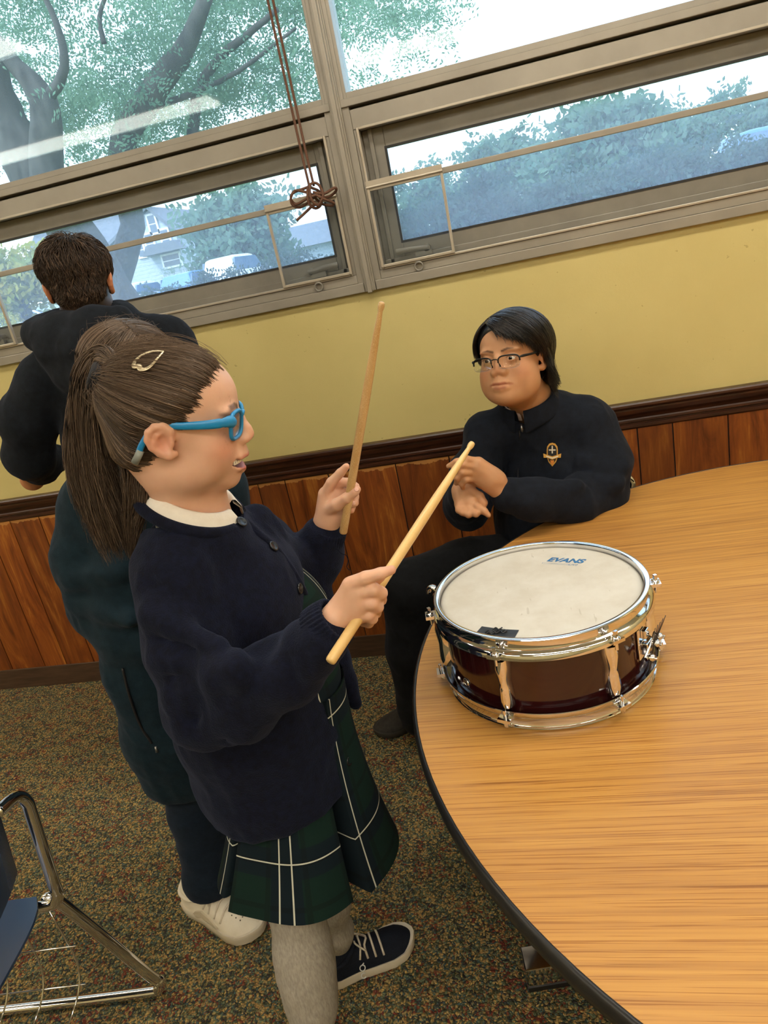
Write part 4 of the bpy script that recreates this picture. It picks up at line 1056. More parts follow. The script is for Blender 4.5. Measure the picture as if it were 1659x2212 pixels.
def head_sdf(S, H, nose=(.108, -.021), chin=.084, smile=False, round_=1.0, ears=(1, 1), wide=1.0, mw=1.0):
    E = lambda *a, **k: H.ell(S, *a, **k)
    E((0, -.045, -.018), (.058, .048, .050), k=.02)
    E(CR_C, CR_R, k=.02); E((0, .030, .036), (.064, .062, .058), k=.03)
    E((0, .026, -.025), (.061*wide, .061, .062), k=.03)
    E((0, .026, -.060), (.050*wide, .050, .040), k=.03)
    for x in (-1, 1):
        E((x*.036*wide, .050, -.034), (.026, .028, .027*round_), k=.02); E((x*.043*wide, .022, -.062), (.020, .028, .024), k=.022)
        E((x*.030, .078, .020), (.022, .013, .007), k=.012)                    # brow ridge
    E((0, chin-.018, -.088), (.022, .020, .016), k=.02)
    E((0, .064, -.056), (.029, .031, .024), k=.018); E((0, .085, -.045), (.013, .0105, .010), k=.014)
    for x in (-1, 1): E((x*.031, .101, -.001), (.018, .017, .011), k=.014, cut=True)
    ny, nz = nose
    H.chain(S, [(0, .086, .012), (0, .0925, .002), (0, ny-.012, nz+.008), (0, ny-.0088, nz)], [.0058, .0058, .0078, .0088], k=.010)
    for x in (-1, 1):
        E((x*.0105, ny-.016, nz-.005), (.0070, .0095, .0065), k=.008)
        E((x*.0058, ny-.012, nz-.0125), (.0032, .0048, .0034), k=.003, cut=True)
    # eyelids
    for x in (-1, 1):
        E((x*.031, .0755, .000), (.0148, .0140, .0135), k=.006)
    # lips
    if smile:
        mz = -.058
        H.chain(S, [(-.030, .069, mz+.007), (-.017, .087, mz+.0045), (-.004, .0930, mz+.0055), (.004, .0930, mz+.0055), (.017, .087, mz+.0045), (.030, .069, mz+.007)], [.0022, .0040, .0046, .0046, .0040, .0022], k=.006)
        H.chain(S, [(-.029, .068, mz+.004), (-.016, .084, mz-.010), (0, .0865, mz-.0155), (.016, .084, mz-.010), (.029, .068, mz+.004)], [.0022, .0045, .0055, .0045, .0022], k=.006)
        E((0, .084, mz-.0045), (.0275, .026, .0078), k=.003, cut=True, rot=rotm('x', -6))
        for x in (-1, 1): E((x*.027, .080, mz-.0005), (.006, .012, .0045), k=.003, cut=True)
    else:
        mz = -.060
        H.chain(S, [(-.024*mw, .077, mz-.001), (-.012*mw, .0905, mz+.003), (0, .0945, mz+.0028), (.012*mw, .0905, mz+.003), (.024*mw, .077, mz-.001)], [.0020, .0040, .0042, .0040, .0020], k=.006)
        H.chain(S, [(-.022*mw, .077, mz-.003), (-.011*mw, .089, mz-.0072), (0, .0925, mz-.0085), (.011*mw, .089, mz-.0072), (.022*mw, .077, mz-.003)], [.0020, .0044, .0052, .0044, .0020], k=.006)
        H.chain(S, [(-.025*mw, .081, mz-.0022), (-.011*mw, .0965, mz-.0018), (0, .1005, mz-.0024), (.011*mw, .0965, mz-.0018), (.025*mw, .081, mz-.0022)], [.0010, .0016, .0016, .0016, .0010], k=.003, cut=True)
    for sx, on in ((-1, ears[0]), (1, ears[1])):
        if not on: continue
        fl = lambda p: (sx*p[0], p[1], p[2])
        E(fl((.0740, -.010, -.007)), (.0048, .0175, .0220), k=.006, rot=rotm('z', -16*sx)@rotm('x', 10))
        hel = [(.070, .006, -.006), (.0745, .005, .006), (.0775, -.003, .0135), (.0800, -.014, .0140), (.0815, -.0235, .007), (.0805, -.0265, -.004), (.0785, -.0225, -.015), (.0765, -.013, -.0235), (.0745, -.002, -.0290), (.0715, .006, -.0275)]
        H.chain(S, [fl(p) for p in hel], [.003, .0034, .0037, .0039, .0039, .0038, .0038, .0045, .0056, .0042], k=.007)
        H.chain(S, [fl(p) for p in [(.079, -.006, .005), (.0800, -.014, .001), (.0795, -.0165, -.008), (.0775, -.010, -.017)]], [.0022, .0027, .0027, .0022], k=.004)
        E(fl((.0815, -.004, -.009)), (.0066, .0080, .0105), k=.004, cut=True)
        E(fl((.076, .0045, -.011)), (.0035, .0032, .0052), k=.004)
def lid_cut(S, H, openness=.0046, tilt=0):
    for x in (-1, 1):
        H.ell(S, (x*.0315, .0925, -.0008), (.0120, .013, openness), k=.0015, cut=True, rot=rotm('y', tilt*x))
def make_eyes(H, root, iris=srgb('3A2416'), look=(0, 1, 0)):
    for x in (-1, 1):
        c = H((x*.031, .0745, -.0003)); f = H.R@(np.asarray(look, float)/np.linalg.norm(look)); r = .0128*H.s
        A = axis_from(f); th = np.linspace(0, math.pi, 20)
        m = MB().lathe([(r*math.sin(t), r*math.cos(t)) for t in th], 24, c, A)
        me = m.mesh('eye'); v = np.array([q.co[:] for q in me.vertices]); d = ((v-c)/r)@f; ang = np.degrees(np.arccos(np.clip(d, -1, 1)))
        col = np.where((ang < 11)[:, None], (.004, .004, .004), np.where((ang < 27)[:, None], iris, srgb('E4DCD2')))
        set_col(me, col); obj('eye', me, M_EYE, root, smooth=True)
def col_mat(name, rough=.4, sss=0.0, bump=0.0, bscale=300, **k):
    m, nt, b, out = node_mat(name); g = NT(nt); a = g.attr('Col')
    c = a.outputs['Color']
    if bump:
        f = g.noise(g.coord('Object'), bscale, 3, .6); nt.links.new(g.bump(f, bump, .0006), b.inputs['Normal'])
        f2 = g.noise(g.coord('Object'), 45, 4, .6); c = g.mixc(.22, c, g.ramp(f2, [(.35, (.80, .70, .66)), (.65, (1, 1, 1))]), 'MULTIPLY')
    nt.links.new(c, b.inputs['Base Color']); b.inputs['Roughness'].default_value = rough
    if sss:
        b.inputs['Subsurface Weight'].default_value = sss; b.inputs['Subsurface Radius'].default_value = (1, .4, .22); b.inputs['Subsurface Scale'].default_value = .006
    for q, v in k.items(): b.inputs[q].default_value = v
    return m
M_EYE = col_mat('eye_surface', .08)
M_SKIN = col_mat('skin', .46, .22, .10, 500)
M_SKIN.node_tree.nodes['Principled BSDF'].inputs['Specular IOR Level'].default_value = .35
def seg_dist(p, a, b):
    d = b-a; t = np.clip(((p-a)@d)/(d@d+1e-12), 0, 1); return np.linalg.norm(p-a-t[:, None]*d, axis=1)
def face_colours(H, base, lip, blush, brow, smile=False, brow_w=.0042, freck=False, scalp=None, hl=(.070, .076), mw=1.0, brow_z=0.0):
    base = np.array(base); lip = np.array(lip); blush = np.array(blush); brow = np.array(brow)
    def f(V):
        p = H.inv(V); c = np.tile(base, (len(V), 1))
        near = (np.abs(p) < .14).all(1)
        def blend(w, k): c[:] = c*(1-w[:, None])+k*w[:, None]
        for x in (-1, 1):
            blend(.55*np.exp(-((p-(x*.046, .066, -.032))**2).sum(1)/.022**2)*near, blush)
            blend(.5*np.exp(-((p-(x*.078, -.012, -.010))**2).sum(1)/.022**2)*near, blush)
            blend(.30*np.exp(-((p-(x*.031, .087, -.010))**2).sum(1)/.010**2)*near, base*np.array([.78, .66, .66]))
        blend(.4*np.exp(-((p-(0, .10, -.028))**2).sum(1)/.012**2)*near, blush)
        mz = -.058 if smile else -.060
        pts = [np.array(q) for q in ([(-.030, .070, mz+.007), (-.017, .088, mz+.005), (0, .0970, mz+.0050), (.017, .088, mz+.005), (.030, .070, mz+.007)] if smile else [(-.024, .080, mz-.001), (-.012, .092, mz+.002), (0, .0955, mz+.0015), (.012, .092, mz+.002), (.024, .080, mz-.001)])]
        low = [np.array(q) for q in ([(-.029, .069, mz+.004), (-.016, .085, mz-.0105), (0, .0895, mz-.0160), (.016, .085, mz-.0105), (.029, .069, mz+.004)] if smile else [(-.022, .080, mz-.003), (-.011, .091, mz-.0075), (0, .0945, mz-.009), (.011, .091, mz-.0075), (.022, .080, mz-.003)])]
        d = np.full(len(V), 9.)
        for L in (pts, low):
            for i in range(4): d = np.minimum(d, seg_dist(p*[1/mw, .7, 1], L[i]*[1, .7, 1], L[i+1]*[1, .7, 1]))
        blend(np.clip((.0060-d)/.0026, 0, 1)*.80, lip)
        if smile: blend(np.clip(1.3-(((p-(0, .074, mz-.0045))/(.029, .018, .0085))**2).sum(1), 0, 1)**.5*(p[:, 1] < .0865), np.array((.30, .07, .06)))
        d = np.full(len(V), 9.)
        for x in (-1, 1):
            B = [np.array(q) for q in ((x*.012, .093, .0180+brow_z), (x*.026, .091, .0225+brow_z), (x*.040, .082, .0215+brow_z), (x*.050, .071, .0160+brow_z))]
            for i in range(3): d = np.minimum(d, seg_dist(p*[1, .25, 1], B[i]*[1, .25, 1], B[i+1]*[1, .25, 1])+i*.0006+np.where(p[:, 1] < .045, .05, 0))
        blend(np.clip((brow_w-d)/.0022, 0, 1)*.88, brow)
        e = np.full(len(V), 9.)
        for x in (-1, 1):     # lash line
            q = (p-(x*.0315, .088, -.0008))/(.0135, .03, .0062); e = np.minimum(e, np.abs(np.sqrt((q**2).sum(1))-1)+np.where(q[:, 2] < .0, .2, 0))
        blend(np.clip((.16-e)/.1, 0, 1)*.7, np.array((.03, .018, .012)))
        if freck:
            n = vnoise(p*420); blend(np.clip((n-.62)/.1, 0, 1)*.45*np.exp(-((np.abs(p)-(.03, .08, .022))**2).sum(1)/.02**2), np.array(srgb('7A4A30')))
        if scalp is not None:
            m = ((p[:, 1]-hl[0])*.774+(p[:, 2]-hl[1])*-.633 < 0) & (p[:, 2] > -.03) & (np.abs(p[:, 0]) < .078) & near
            m &= ~((np.abs(p[:, 0]) > .066) & (((p[:, 1]+.008)/.03)**2+((p[:, 2]+.01)/.034)**2 < 1))
            w = np.clip(-((p[:, 1]-hl[0])*.774+(p[:, 2]-hl[1])*-.633)/.010, 0, 1)*m; blend(w, np.array(scalp))
        return c
    return f
# ---------------------------------------------------------------- hair
def strands_obj(name, P, r0, r1, cols, mat, parent, seg=3, label=None, root=1.0):
    """P (S,N,3) strand points -> one mesh of thin tapering tubes"""
    Sn, N, _ = P.shape
    t = np.gradient(P, axis=1); t /= np.linalg.norm(t, axis=2)[..., None]+1e-12
    ref = np.where(np.abs(t[..., 2:3]) > .9, np.array([1., 0, 0]), np.array([0, 0, 1.]))
    u = np.cross(t, ref); u /= np.linalg.norm(u, axis=2)[..., None]+1e-12; w = np.cross(t, u)
    tt = np.linspace(0, 1, N); r = (np.asarray(r0)*np.ones(Sn))[:, None]*(1-tt**2.2)*np.minimum(1, root+tt*7)[None]+(np.asarray(r1)*np.ones(Sn))[:, None]*tt**2.2
    a = np.arange(seg)*2*math.pi/seg
    V = P[:, :, None]+r[:, :, None, None]*(np.cos(a)[None, None, :, None]*u[:, :, None]+np.sin(a)[None, None, :, None]*w[:, :, None])
    s_, n_, k_ = np.meshgrid(np.arange(Sn), np.arange(N-1), np.arange(seg), indexing='ij')
    b = (s_*N+n_)*seg; k2 = (k_+1) % seg
    F = np.stack([b+k_, b+k2, b+seg+k2, b+seg+k_], -1).reshape(-1, 4)
    me = raw_mesh(name, V.reshape(-1, 3), F)
    set_col(me, np.repeat(np.asarray(cols), N*seg, 0))
    return obj(name, me, mat, parent, smooth=True, label=label)
def hair_mat(name, rough=.36, spec=.5):
    m = col_mat(name, rough); b = m.node_tree.nodes['Principled BSDF']; b.inputs['Specular IOR Level'].default_value = spec
    return m
M_HAIR = hair_mat('brown_hair', .50, .35); M_HAIRB = hair_mat('black_hair', .28, .6)
def hair_cols(n, rng, c1, c2, c3=None, p3=.1):
    f = rng.random(n)[:, None]**1.3; c = np.array(c1)*(1-f)+np.array(c2)*f
    if c3 is not None: m = rng.random(n) < p3; c[m] = np.array(c3)*(.7+.5*rng.random((m.sum(), 1)))
    return c
SKULL = SDF()
SKULL.ell(CR_C, CR_R, k=.02); SKULL.ell((0, -.045, -.018), (.058, .048, .050), k=.02); SKULL.ell((0, .030, .036), (.064, .062, .058), k=.03); SKULL.ell((0, .026, -.025), (.061, .061, .062), k=.03)
for _x in (-1, 1): SKULL.ell((_x*.030, .078, .020), (.022, .013, .007), k=.012)
def scalp_r(d):
    """skull radius from the cranium centre along unit local directions"""
    r = np.full(d.shape[:-1], .125)
    for _ in range(9): r = r-SKULL.val(CR_C+d*r[..., None])*.95
    return r
def scalp_pt(H, d, off):
    """point above the skull in local direction d (from the cranium centre)"""
    d = d/np.linalg.norm(d, axis=-1, keepdims=True)
    return H(CR_C+d*(scalp_r(d)+off)[..., None])
def scalp_loc(d): return CR_C+d*scalp_r(d)[:, None]
def slerp(a, b, t):
    a = a/np.linalg.norm(a, axis=-1, keepdims=True); b = b/np.linalg.norm(b, axis=-1, keepdims=True)
    om = np.arccos(np.clip((a*b).sum(-1), -1, 1))[:, None, None]; s = np.sin(om)+1e-9
    t = t[None, :, None]
    return np.sin((1-t)*om)/s*a[:, None]+np.sin(t*om)/s*b[:, None]
# ---------------------------------------------------------------- shoes
def shoe(parent, heel, toe, mats, width=.082, height=.078, name='shoe', lift=0.0, laces=True, label=None, soleh=.026, rugged=False):
    """a sneaker from heel to toe: upper, sole, tongue, laces"""
    heel = np.asarray(heel, float); toe = np.asarray(toe, float); f = toe-heel; L = np.linalg.norm(f[:2]); f = np.array([f[0], f[1], 0])/L
    n = np.array([-f[1], f[0], 0]); up = np.array([0, 0, 1.]); o = np.array([heel[0], heel[1], lift])
    T = np.linspace(0, 1, 26)
    wid = np.interp(T, [0, .04, .15, .35, .55, .72, .85, .95, 1], np.array([.18, .62, .78, .74, .88, 1, .93, .60, .12])*width/2)
    top = np.interp(T, [0, .05, .14, .30, .40, .55, .70, .85, .95, 1], np.array([.80, 1.0, 1.02, .95, .98, .82, .66, .56, .42, .30])*height)
    skew = np.interp(T, [0, .5, 1], [0, 0, .05])*width
    a = np.linspace(-.18, 1.18, 17)*math.pi
    G = np.zeros((26, 17, 3))
    for i, t in enumerate(T):
        h = max(top[i]-soleh*.5, .012)
        for j, q in enumerate(a):
            y = -math.cos(q)*wid[i]*(1 if math.sin(q) < .3 else .98); z = soleh*.55+h*max(math.sin(q), -.25)**(.8 if math.sin(q) > 0 else 1) if math.sin(q) > 0 else soleh*.55+h*.3*math.sin(q)
            y *= 1-.35*max(0, math.sin(q))**3*(1-t*.4)
            G[i, j] = o+f*(L*t)+n*(y+skew[i])+up*z
    m = MB().grid(G); m.f.append(tuple(range(17))); m.f.append(tuple(25*17+j for j in range(17))[::-1])
    up_o = obj(name, m, mats[0], parent, smooth=True, auto=60, label=label)
    S_ = np.zeros((2*26, 2)); out = [(L*t, w*1.07+.001) for t, w in zip(T, wid)]
    poly = [(x, w+s) for (x, w), s in zip(out, skew)]+[(x, -w+s) for (x, w), s in list(zip(out, skew))[::-1]]
    m = MB(); k = len(poly); layers = [(0.0, .93), (.004, .99), (soleh*.5, 1.0), (soleh*.85, 1.02), (soleh, .99), (soleh*.9, .90)]
    V = []
    for z, s in layers:
        for x, y in poly:
            zz = z+(.010*max(0, x/L-.72)**2/.08 if z < soleh*.6 else .014*max(0, x/L-.75)**2/.0625*.6)
            if rugged and z < .003: zz += .006*(1 if math.sin(x*170) > .2 else 0)
            V.append(o+f*(L/2+(x-L/2)*(s*.5+.5)*1.015)+n*y*s+up*zz)
    m.add(V, [tuple(range(k))[::-1], tuple(range((len(layers)-1)*k, len(layers)*k))]+[(r*k+i, r*k+(i+1) % k, (r+1)*k+(i+1) % k, (r+1)*k+i) for r in range(len(layers)-1) for i in range(k)])
    obj('sole', m, mats[1], up_o, smooth=True, auto=40)
    def onup(t, q):
        i = min(25, max(0, int(round(t*25)))); j = min(16, max(0, int(round(q)))); return G[i, j]
    m = MB().tube(catmull([onup(.02, 8)+up*.004, onup(.04, 4)+up*.006, onup(.20, 4)+up*.004, onup(.33, 5)+up*.005, onup(.40, 8)+up*.006, onup(.33, 11)+up*.005, onup(.20, 12)+up*.004, onup(.04, 12)+up*.006, onup(.02, 8)+up*.004], 40), .0055, 8)
    obj('collar', m, mats[2], up_o, smooth=True)
    if laces:
        m = MB()
        for t in (.43, .50, .57, .64):
            m.tube(catmull([onup(t-.02, 4), onup(t, 6)+up*.003, onup(t+.01, 8)+up*.004, onup(t, 10)+up*.003, onup(t-.02, 12)], 12), .0026, 6)
        m.tube(catmull([onup(.42, 8)+up*.005, onup(.40, 6)+up*.012, onup(.46, 5)+up*.004], 10), .0022, 6); m.tube(catmull([onup(.42, 8)+up*.005, onup(.40, 10)+up*.012, onup(.47, 11)+up*.004], 10), .0022, 6)
        obj('laces', m, mats[3], up_o, smooth=True)
    return up_o, G, (o, f, n, L)
M_WRUB = plain('white_rubber', srgb('D8CFBE'), .55); M_LACE = varied('lace', srgb('C9BFAE'), srgb('DAD1C2'), 300, .8)
# ---------------------------------------------------------------- cloth
def cloth(name, c1, c2, scale=60, rough=.85, bump=.35, bscale=420, sheen=.0, sheen_tint=(.3, .35, .5)):
    m = varied(name, c1, c2, scale, rough, 0, bump, bscale)
    b = m.node_tree.nodes['Principled BSDF']; b.inputs['Sheen Weight'].default_value = sheen; b.inputs['Sheen Roughness'].default_value = .45; b.inputs['Sheen Tint'].default_value = c4(sheen_tint); b.inputs['Specular IOR Level'].default_value = .2
    return m
M_KNIT = cloth('navy_knit', srgb('0A0D1B'), srgb('11162B'), 90, .95, .7, 420, .13, (.25, .32, .55))
M_FLEECE = cloth('dark_teal_fleece', srgb('10202A'), srgb('182B36'), 60, .95, .4, 480, .12)
M_BLACKH = cloth('black_fleece', srgb('12151B'), srgb('1A1F27'), 60, .95, .4, 480, .10)
M_JACKET = cloth('navy_jacket', srgb('10141D'), srgb('171D29'), 60, .9, .3, 480, .10)
M_PANTS = cloth('black_trousers', srgb('0C0D10'), srgb('14161A'), 70, .9, .3, 500, .10)
M_NPANTS = cloth('navy_trousers', srgb('0F1A28'), srgb('172434'), 70, .9, .3, 500, .12)
M_SHIRT = cloth('white_shirt', srgb('E6E0D6'), srgb('EEE9E0'), 50, .9, .25, 600, .0)
def rib_cuff(name, a, b, ra, rb, mat, parent, nrib=34, amp=.0011, rings=14, thick=.006, st=None):
    """ribbed knit band between two points, open at the end"""
    a = np.asarray(a, float); b = np.asarray(b, float); A = axis_from(b-a); seg = nrib*4
    ph = np.arange(seg)*2*math.pi/seg; prof = []
    for i in range(rings): t = i/(rings-1); prof.append((a+(b-a)*t, ra+(rb-ra)*t+.0015*math.sin(t*math.pi)))
    for i in range(5): t = i/4; prof.append((b-(b-a)/np.linalg.norm(b-a)*(-.002+.010*t if t > 0 else -.002), rb-thick*min(1, .5+t)))
    V = []
    for c, r in prof:
        rr = r+amp*np.sin(ph*nrib); off = np.cos(ph)[:, None]*A[:, 0]+np.sin(ph)[:, None]*A[:, 1]
        o_ = off*rr[:, None]
        if st is not None: L = np.asarray(st[0])/np.linalg.norm(st[0]); o_ = o_+np.outer(o_@L, L)*(st[1]-1)
        V.append(c+o_)
    G = np.array(V); G = np.concatenate([G, G[:, :1]], 1)
    return obj(name, MB().grid(G), mat, parent, smooth=True)
# ------------------------------------------------------------------ the girl with the drumsticks
GH = Head(-74.5, -8.0, .6, (-.492, .944, 1.327), .98)
girl = thing('person', 'person in navy cardigan, plaid skirt and blue glasses holding two drumsticks', 'person', (-.60, 1.03, 0))
FG = np.array([.985, .17, 0]); LG = np.array([.17, -.985, 0])        # forward, and towards her right (the camera)
S = SDF(); head_sdf(S, GH, nose=(.111, -.0235), chin=.080, smile=True, round_=1.08, ears=(1, 1)); lid_cut(S, GH, .0040)
nb = at(415, 1090, .965); nk = GH((0, -.018, -.07))
S.cap(nk, nb, .047, .050, k=.03)
hipc = at(600, 1690, 1.0)
S.chain([nb, at(440, 1180, .985), at(540, 1500, 1.0), hipc], [.045, .06, .06, .06], k=.03)
# arms inside the sleeves, then the hands
RW = at(722, 1338, .803)
S.chain([at(440, 1180, .985), at(390, 1245, .885), at(450, 1510, .840), at(600, 1440, .815), RW], [.04, .030, .024, .0190, .0178], k=.02)
LW = at(706, 1128, 1.140)
S.chain([at(440, 1180, .985), at(540, 1200, 1.11), at(625, 1270, 1.17), LW], [.04, .03, .027, .021], k=.02)
# legs inside the tights
for chn in ([hipc, at(640, 1900, .945), at(655, 2070, .91), at(676, 2200, .885), at(684, 2262, .870)], [hipc, at(690, 1880, 1.08), at(722, 1985, 1.105), at(728, 2062, 1.120)]):
    S.chain(chn, [.05, .032, .030, .024, .022][:len(chn)] if len(chn) > 4 else [.045, .027, .022, .022], k=.02)
sdir = (ST_-SB)/np.linalg.norm(ST_-SB)
def ys(px, py):     # depth of the near stick at a pixel (by its height along the stick)
    t = np.clip((1431-py)/(1431-956), 0, 1); return SB[1]+(ST_[1]-SB[1])*t
def fing(pts, rs): S.chain([at(*p) for p in pts], rs, k=.0028)
y0 = ys(780, 1320)
# near (right) hand, back towards the camera, wrapped round the stick
S.chain([RW, at(750, 1314, y0-.007), at(772, 1285, y0-.014)], [.0172, .0170, .0140], k=.012)
S.chain([at(730, 1324, y0-.006), at(757, 1268, y0-.012)], [.0150, .0125], k=.010)
S.chain([at(732, 1342, y0-.003), at(782, 1325, y0-.010)], [.0150, .0128], k=.010)
S.chain([at(734, 1330, y0-.005), at(778, 1305, y0-.014)], [.0160, .0135], k=.010)
fing([(757, 1262, y0-.014), (790, 1248, y0-.020), (822, 1239, y0-.018), (846, 1231, y0-.012)], [.0105, .0088, .0078, .0062])
fing([(773, 1280, y0-.017), (808, 1274, y0-.020), (823, 1281, y0-.012), (823, 1296, y0+.006), (806, 1302, y0+.014)], [.0105, .0090, .0085, .0074, .0064])
fing([(778, 1302, y0-.017), (804, 1303, y0-.020), (815, 1311, y0-.012), (812, 1324, y0+.006), (795, 1326, y0+.014)], [.0104, .0088, .0083, .0072, .0062])
fing([(778, 1322, y0-.012), (797, 1328, y0-.016), (804, 1336, y0-.010), (797, 1346, y0+.006), (783, 1345, y0+.012)], [.0098, .0080, .0075, .0066, .0058])
fing([(745, 1318, y0+.010), (772, 1288, y0+.022), (800, 1262, y0+.020), (822, 1246, y0+.014)], [.0120, .0105, .0085, .0070])
# far (left) hand, palm towards the camera
yh = 1.125
S.chain([LW, at(716, 1095, yh+.018), at(717, 1068, yh+.020)], [.020, .0200, .0150], k=.012)
S.chain([at(706, 1118, yh+.012), at(703, 1068, yh+.014)], [.018, .0130], k=.012)
S.chain([at(722, 1110, yh+.016), at(734, 1070, yh+.024)], [.018, .0135], k=.012)
fing([(702, 1068, yh+.012), (716, 1042, yh+.006), (735, 1022, yh+.004), (748, 1008, yh+.003)], [.0105, .0090, .0078, .0062])
fing([(714, 1062, yh+.022), (736, 1042, yh+.022), (757, 1042, yh+.018), (768, 1052, yh+.004), (762, 1060, yh-.004)], [.0102, .0088, .0080, .0070, .0060])
fing([(724, 1066, yh+.024), (748, 1064, yh+.024), (766, 1072, yh+.014), (766, 1086, yh+.002), (756, 1090, yh-.003)], [.0100, .0085, .0078, .0068, .0058])
fing([(730, 1080, yh+.022), (748, 1086, yh+.022), (760, 1094, yh+.012), (759, 1103, yh+.002)], [.0092, .0076, .0070, .0058])
fing([(708, 1102, yh+.004), (728, 1090, yh-.010), (748, 1076, yh-.017), (766, 1062, yh-.017), (772, 1057, yh-.015)], [.0125, .0112, .0092, .0082, .0062])
skin_g = face_colours(GH, srgb('DDB197'), srgb('B8524E'), srgb('D6836A'), srgb('5E3C22'), smile=True, freck=True, scalp=srgb('6B4A38'), hl=(.072, .078), brow_z=.003, brow_w=.0056)
def gcol(V):
    c = skin_g(V)
    for tip in [(846, 1231, y0-.012), (748, 1008, yh+.003), (772, 1057, yh-.015), (768, 1052, yh+.002), (766, 1086, yh), (759, 1103, yh+.002)]:
        w = .45*np.exp(-((V-at(*tip))**2).sum(1)/.010**2)[:, None]; c = c*(1-w)+np.array(srgb('D99C86'))*w
    return c
S_GIRL = S
sdf_obj('body', S, .0023, M_SKIN, girl, colf=gcol)
make_eyes(GH, girl)
# fingernails that show
for i, (px, py, Y, dx, dy) in enumerate([(770, 1057, yh-.026, 8, -8), (766, 1050, yh-.003, 4, 3), (763, 1087, yh-.006, 4, 3)]):
    p, n = hit(S, px, py); A = axis_from(n); g_ = MB().lathe([(0, .0008), (.0030, .0007), (.0040, .0003), (.0043, -.0004)], 14, p, A); obj('fingernail', g_, plain('nail', srgb('E3B3A2'), .25), girl, smooth=True)
# teeth with braces
tm = MB()
for i in range(-5, 6):
    x = i*.0052; y = .0875-.35*abs(x)**1.6*8; w = .0024 if abs(i) > 1 else .0030
    tm.box((-w, -.002, -.0042), (w, .0018, .0042), (GH.R@rotm('z', -i*9)*GH.s, GH((x, y, -.0585))))
teeth = obj('teeth', tm, plain('tooth', srgb('E6E0D6'), .2), girl, bevel=.0006)
bm_ = MB()
for i in range(-5, 6):
    x = i*.0052; y = .0902-.35*abs(x)**1.6*8
    bm_.box((-.0012, -.0006, -.0012), (.0012, .0010, .0012), (GH.R@rotm('z', -i*9)*GH.s, GH((x, y, -.0585))))
bm_.tube([GH((i*.0052, .0905-.35*abs(i*.0052)**1.6*8, -.0585)) for i in range(-5, 6)], .0005, 6)
obj('braces', bm_, plain('brace_steel', (.74, .76, .80), .3, .7), teeth)
# ---------------------------------------------------------------- hair: combed back to a high ponytail
rg = np.random.default_rng(21)
C1, C2, C3 = (.050, .032, .021), (.110, .073, .049), (.19, .13, .09)
tieL = np.array([.012, -.098, .076]); tdir = (tieL-CR_C)/np.linalg.norm(tieL-CR_C)
def hair_region(d, slack=0.0):
    p = scalp_loc(d)
    front = (p[:, 1]-.081)*.79+(p[:, 2]-.078)*-.61
    return (front < slack) & (p[:, 2] > -.058) & ~((np.abs(p[:, 0]) > .060) & (p[:, 2] < .006) & (p[:, 1] > -.030))
Sh = SDF(); GH.ell(Sh, CR_C, CR_R+.0035, k=.02); GH.ell(Sh, (0, .030, .036), (.0658, .0638, .0602), k=.004); GH.ell(Sh, (0, -.045, -.018), (.062, .052, .054), k=.01)
Sh.plane(GH((0, .068, .078)), GH.R@np.array([0, .79, -.61]), k=.012)
for x in (-1, 1): GH.ell(Sh, (x*.078, -.006, -.014), (.022, .021, .028), k=.008, cut=True)
Sh.plane(GH((0, -.05, -.062)), GH.R@np.array([0, .35, -.94]), k=.02)
GH.ell(Sh, tieL*np.array([1, .96, 1]), (.010, .012, .010), k=.03)
def hcol(V):
    n = vnoise(GH.inv(V)*np.array([160, 60, 160])); f = np.clip(n*.5+.5, 0, 1)[:, None]; return np.array(C1)*(1-f)+np.array(C2)*.6*f
hair = sdf_obj('hair', Sh, .0035, M_HAIR, girl, colf=hcol)
d0 = rg.normal(size=(30000, 3)); d0 /= np.linalg.norm(d0, axis=1)[:, None]
d0 = d0[hair_region(d0)][:9500]
edge = rg.random((2200, 1))
ph = rg.uniform(-1.25, 1.25, 2200)     # extra roots along the hairline of the forehead and temples
HL = np.stack([.074*np.sin(ph*1.15), .082-.068*np.abs(np.sin(ph))**1.3, .080-.080*np.abs(np.sin(ph))**1.8], 1)-CR_C
d0 = np.vstack([d0, HL/np.linalg.norm(HL, axis=1)[:, None]+rg.normal(size=(2200, 3))*.035])
t = np.linspace(0, 1, 14)**.9
D = slerp(d0, np.tile(tdir, (len(d0), 1)), t*.97)
ax_ = np.cross(tdir, [1, 0, 0]); ax_ /= np.linalg.norm(ax_); ay_ = np.cross(tdir, ax_)
az = np.arctan2(d0@ay_, d0@ax_)
lock = vnoise(np.c_[az*9+11, np.zeros(len(az)), np.ones(len(az))*3])*.5+vnoise(np.c_[az*24+5, np.zeros(len(az)), np.ones(len(az))*8])*.5
off = .0052+.0022*lock[:, None]+rg.random((len(d0), 1))*.0022-.0082*np.exp(-(t/.10)**2)[None]+.006*(t**6)[None]
wob = vnoise(np.c_[az*14, rg.random(len(az))*3, np.ones(len(az))])[:, None, None]*.05*np.sin(t*math.pi)[None, :, None]*np.cross(D, tdir)
P = scalp_pt(GH, D+wob, off)
cl = hair_cols(len(d0), rg, C1, C2, C3, .12)*(1+.35*lock[:, None])
strands_obj('hair_strands', P, .00072, .0006, cl, M_HAIR, hair, root=.25)
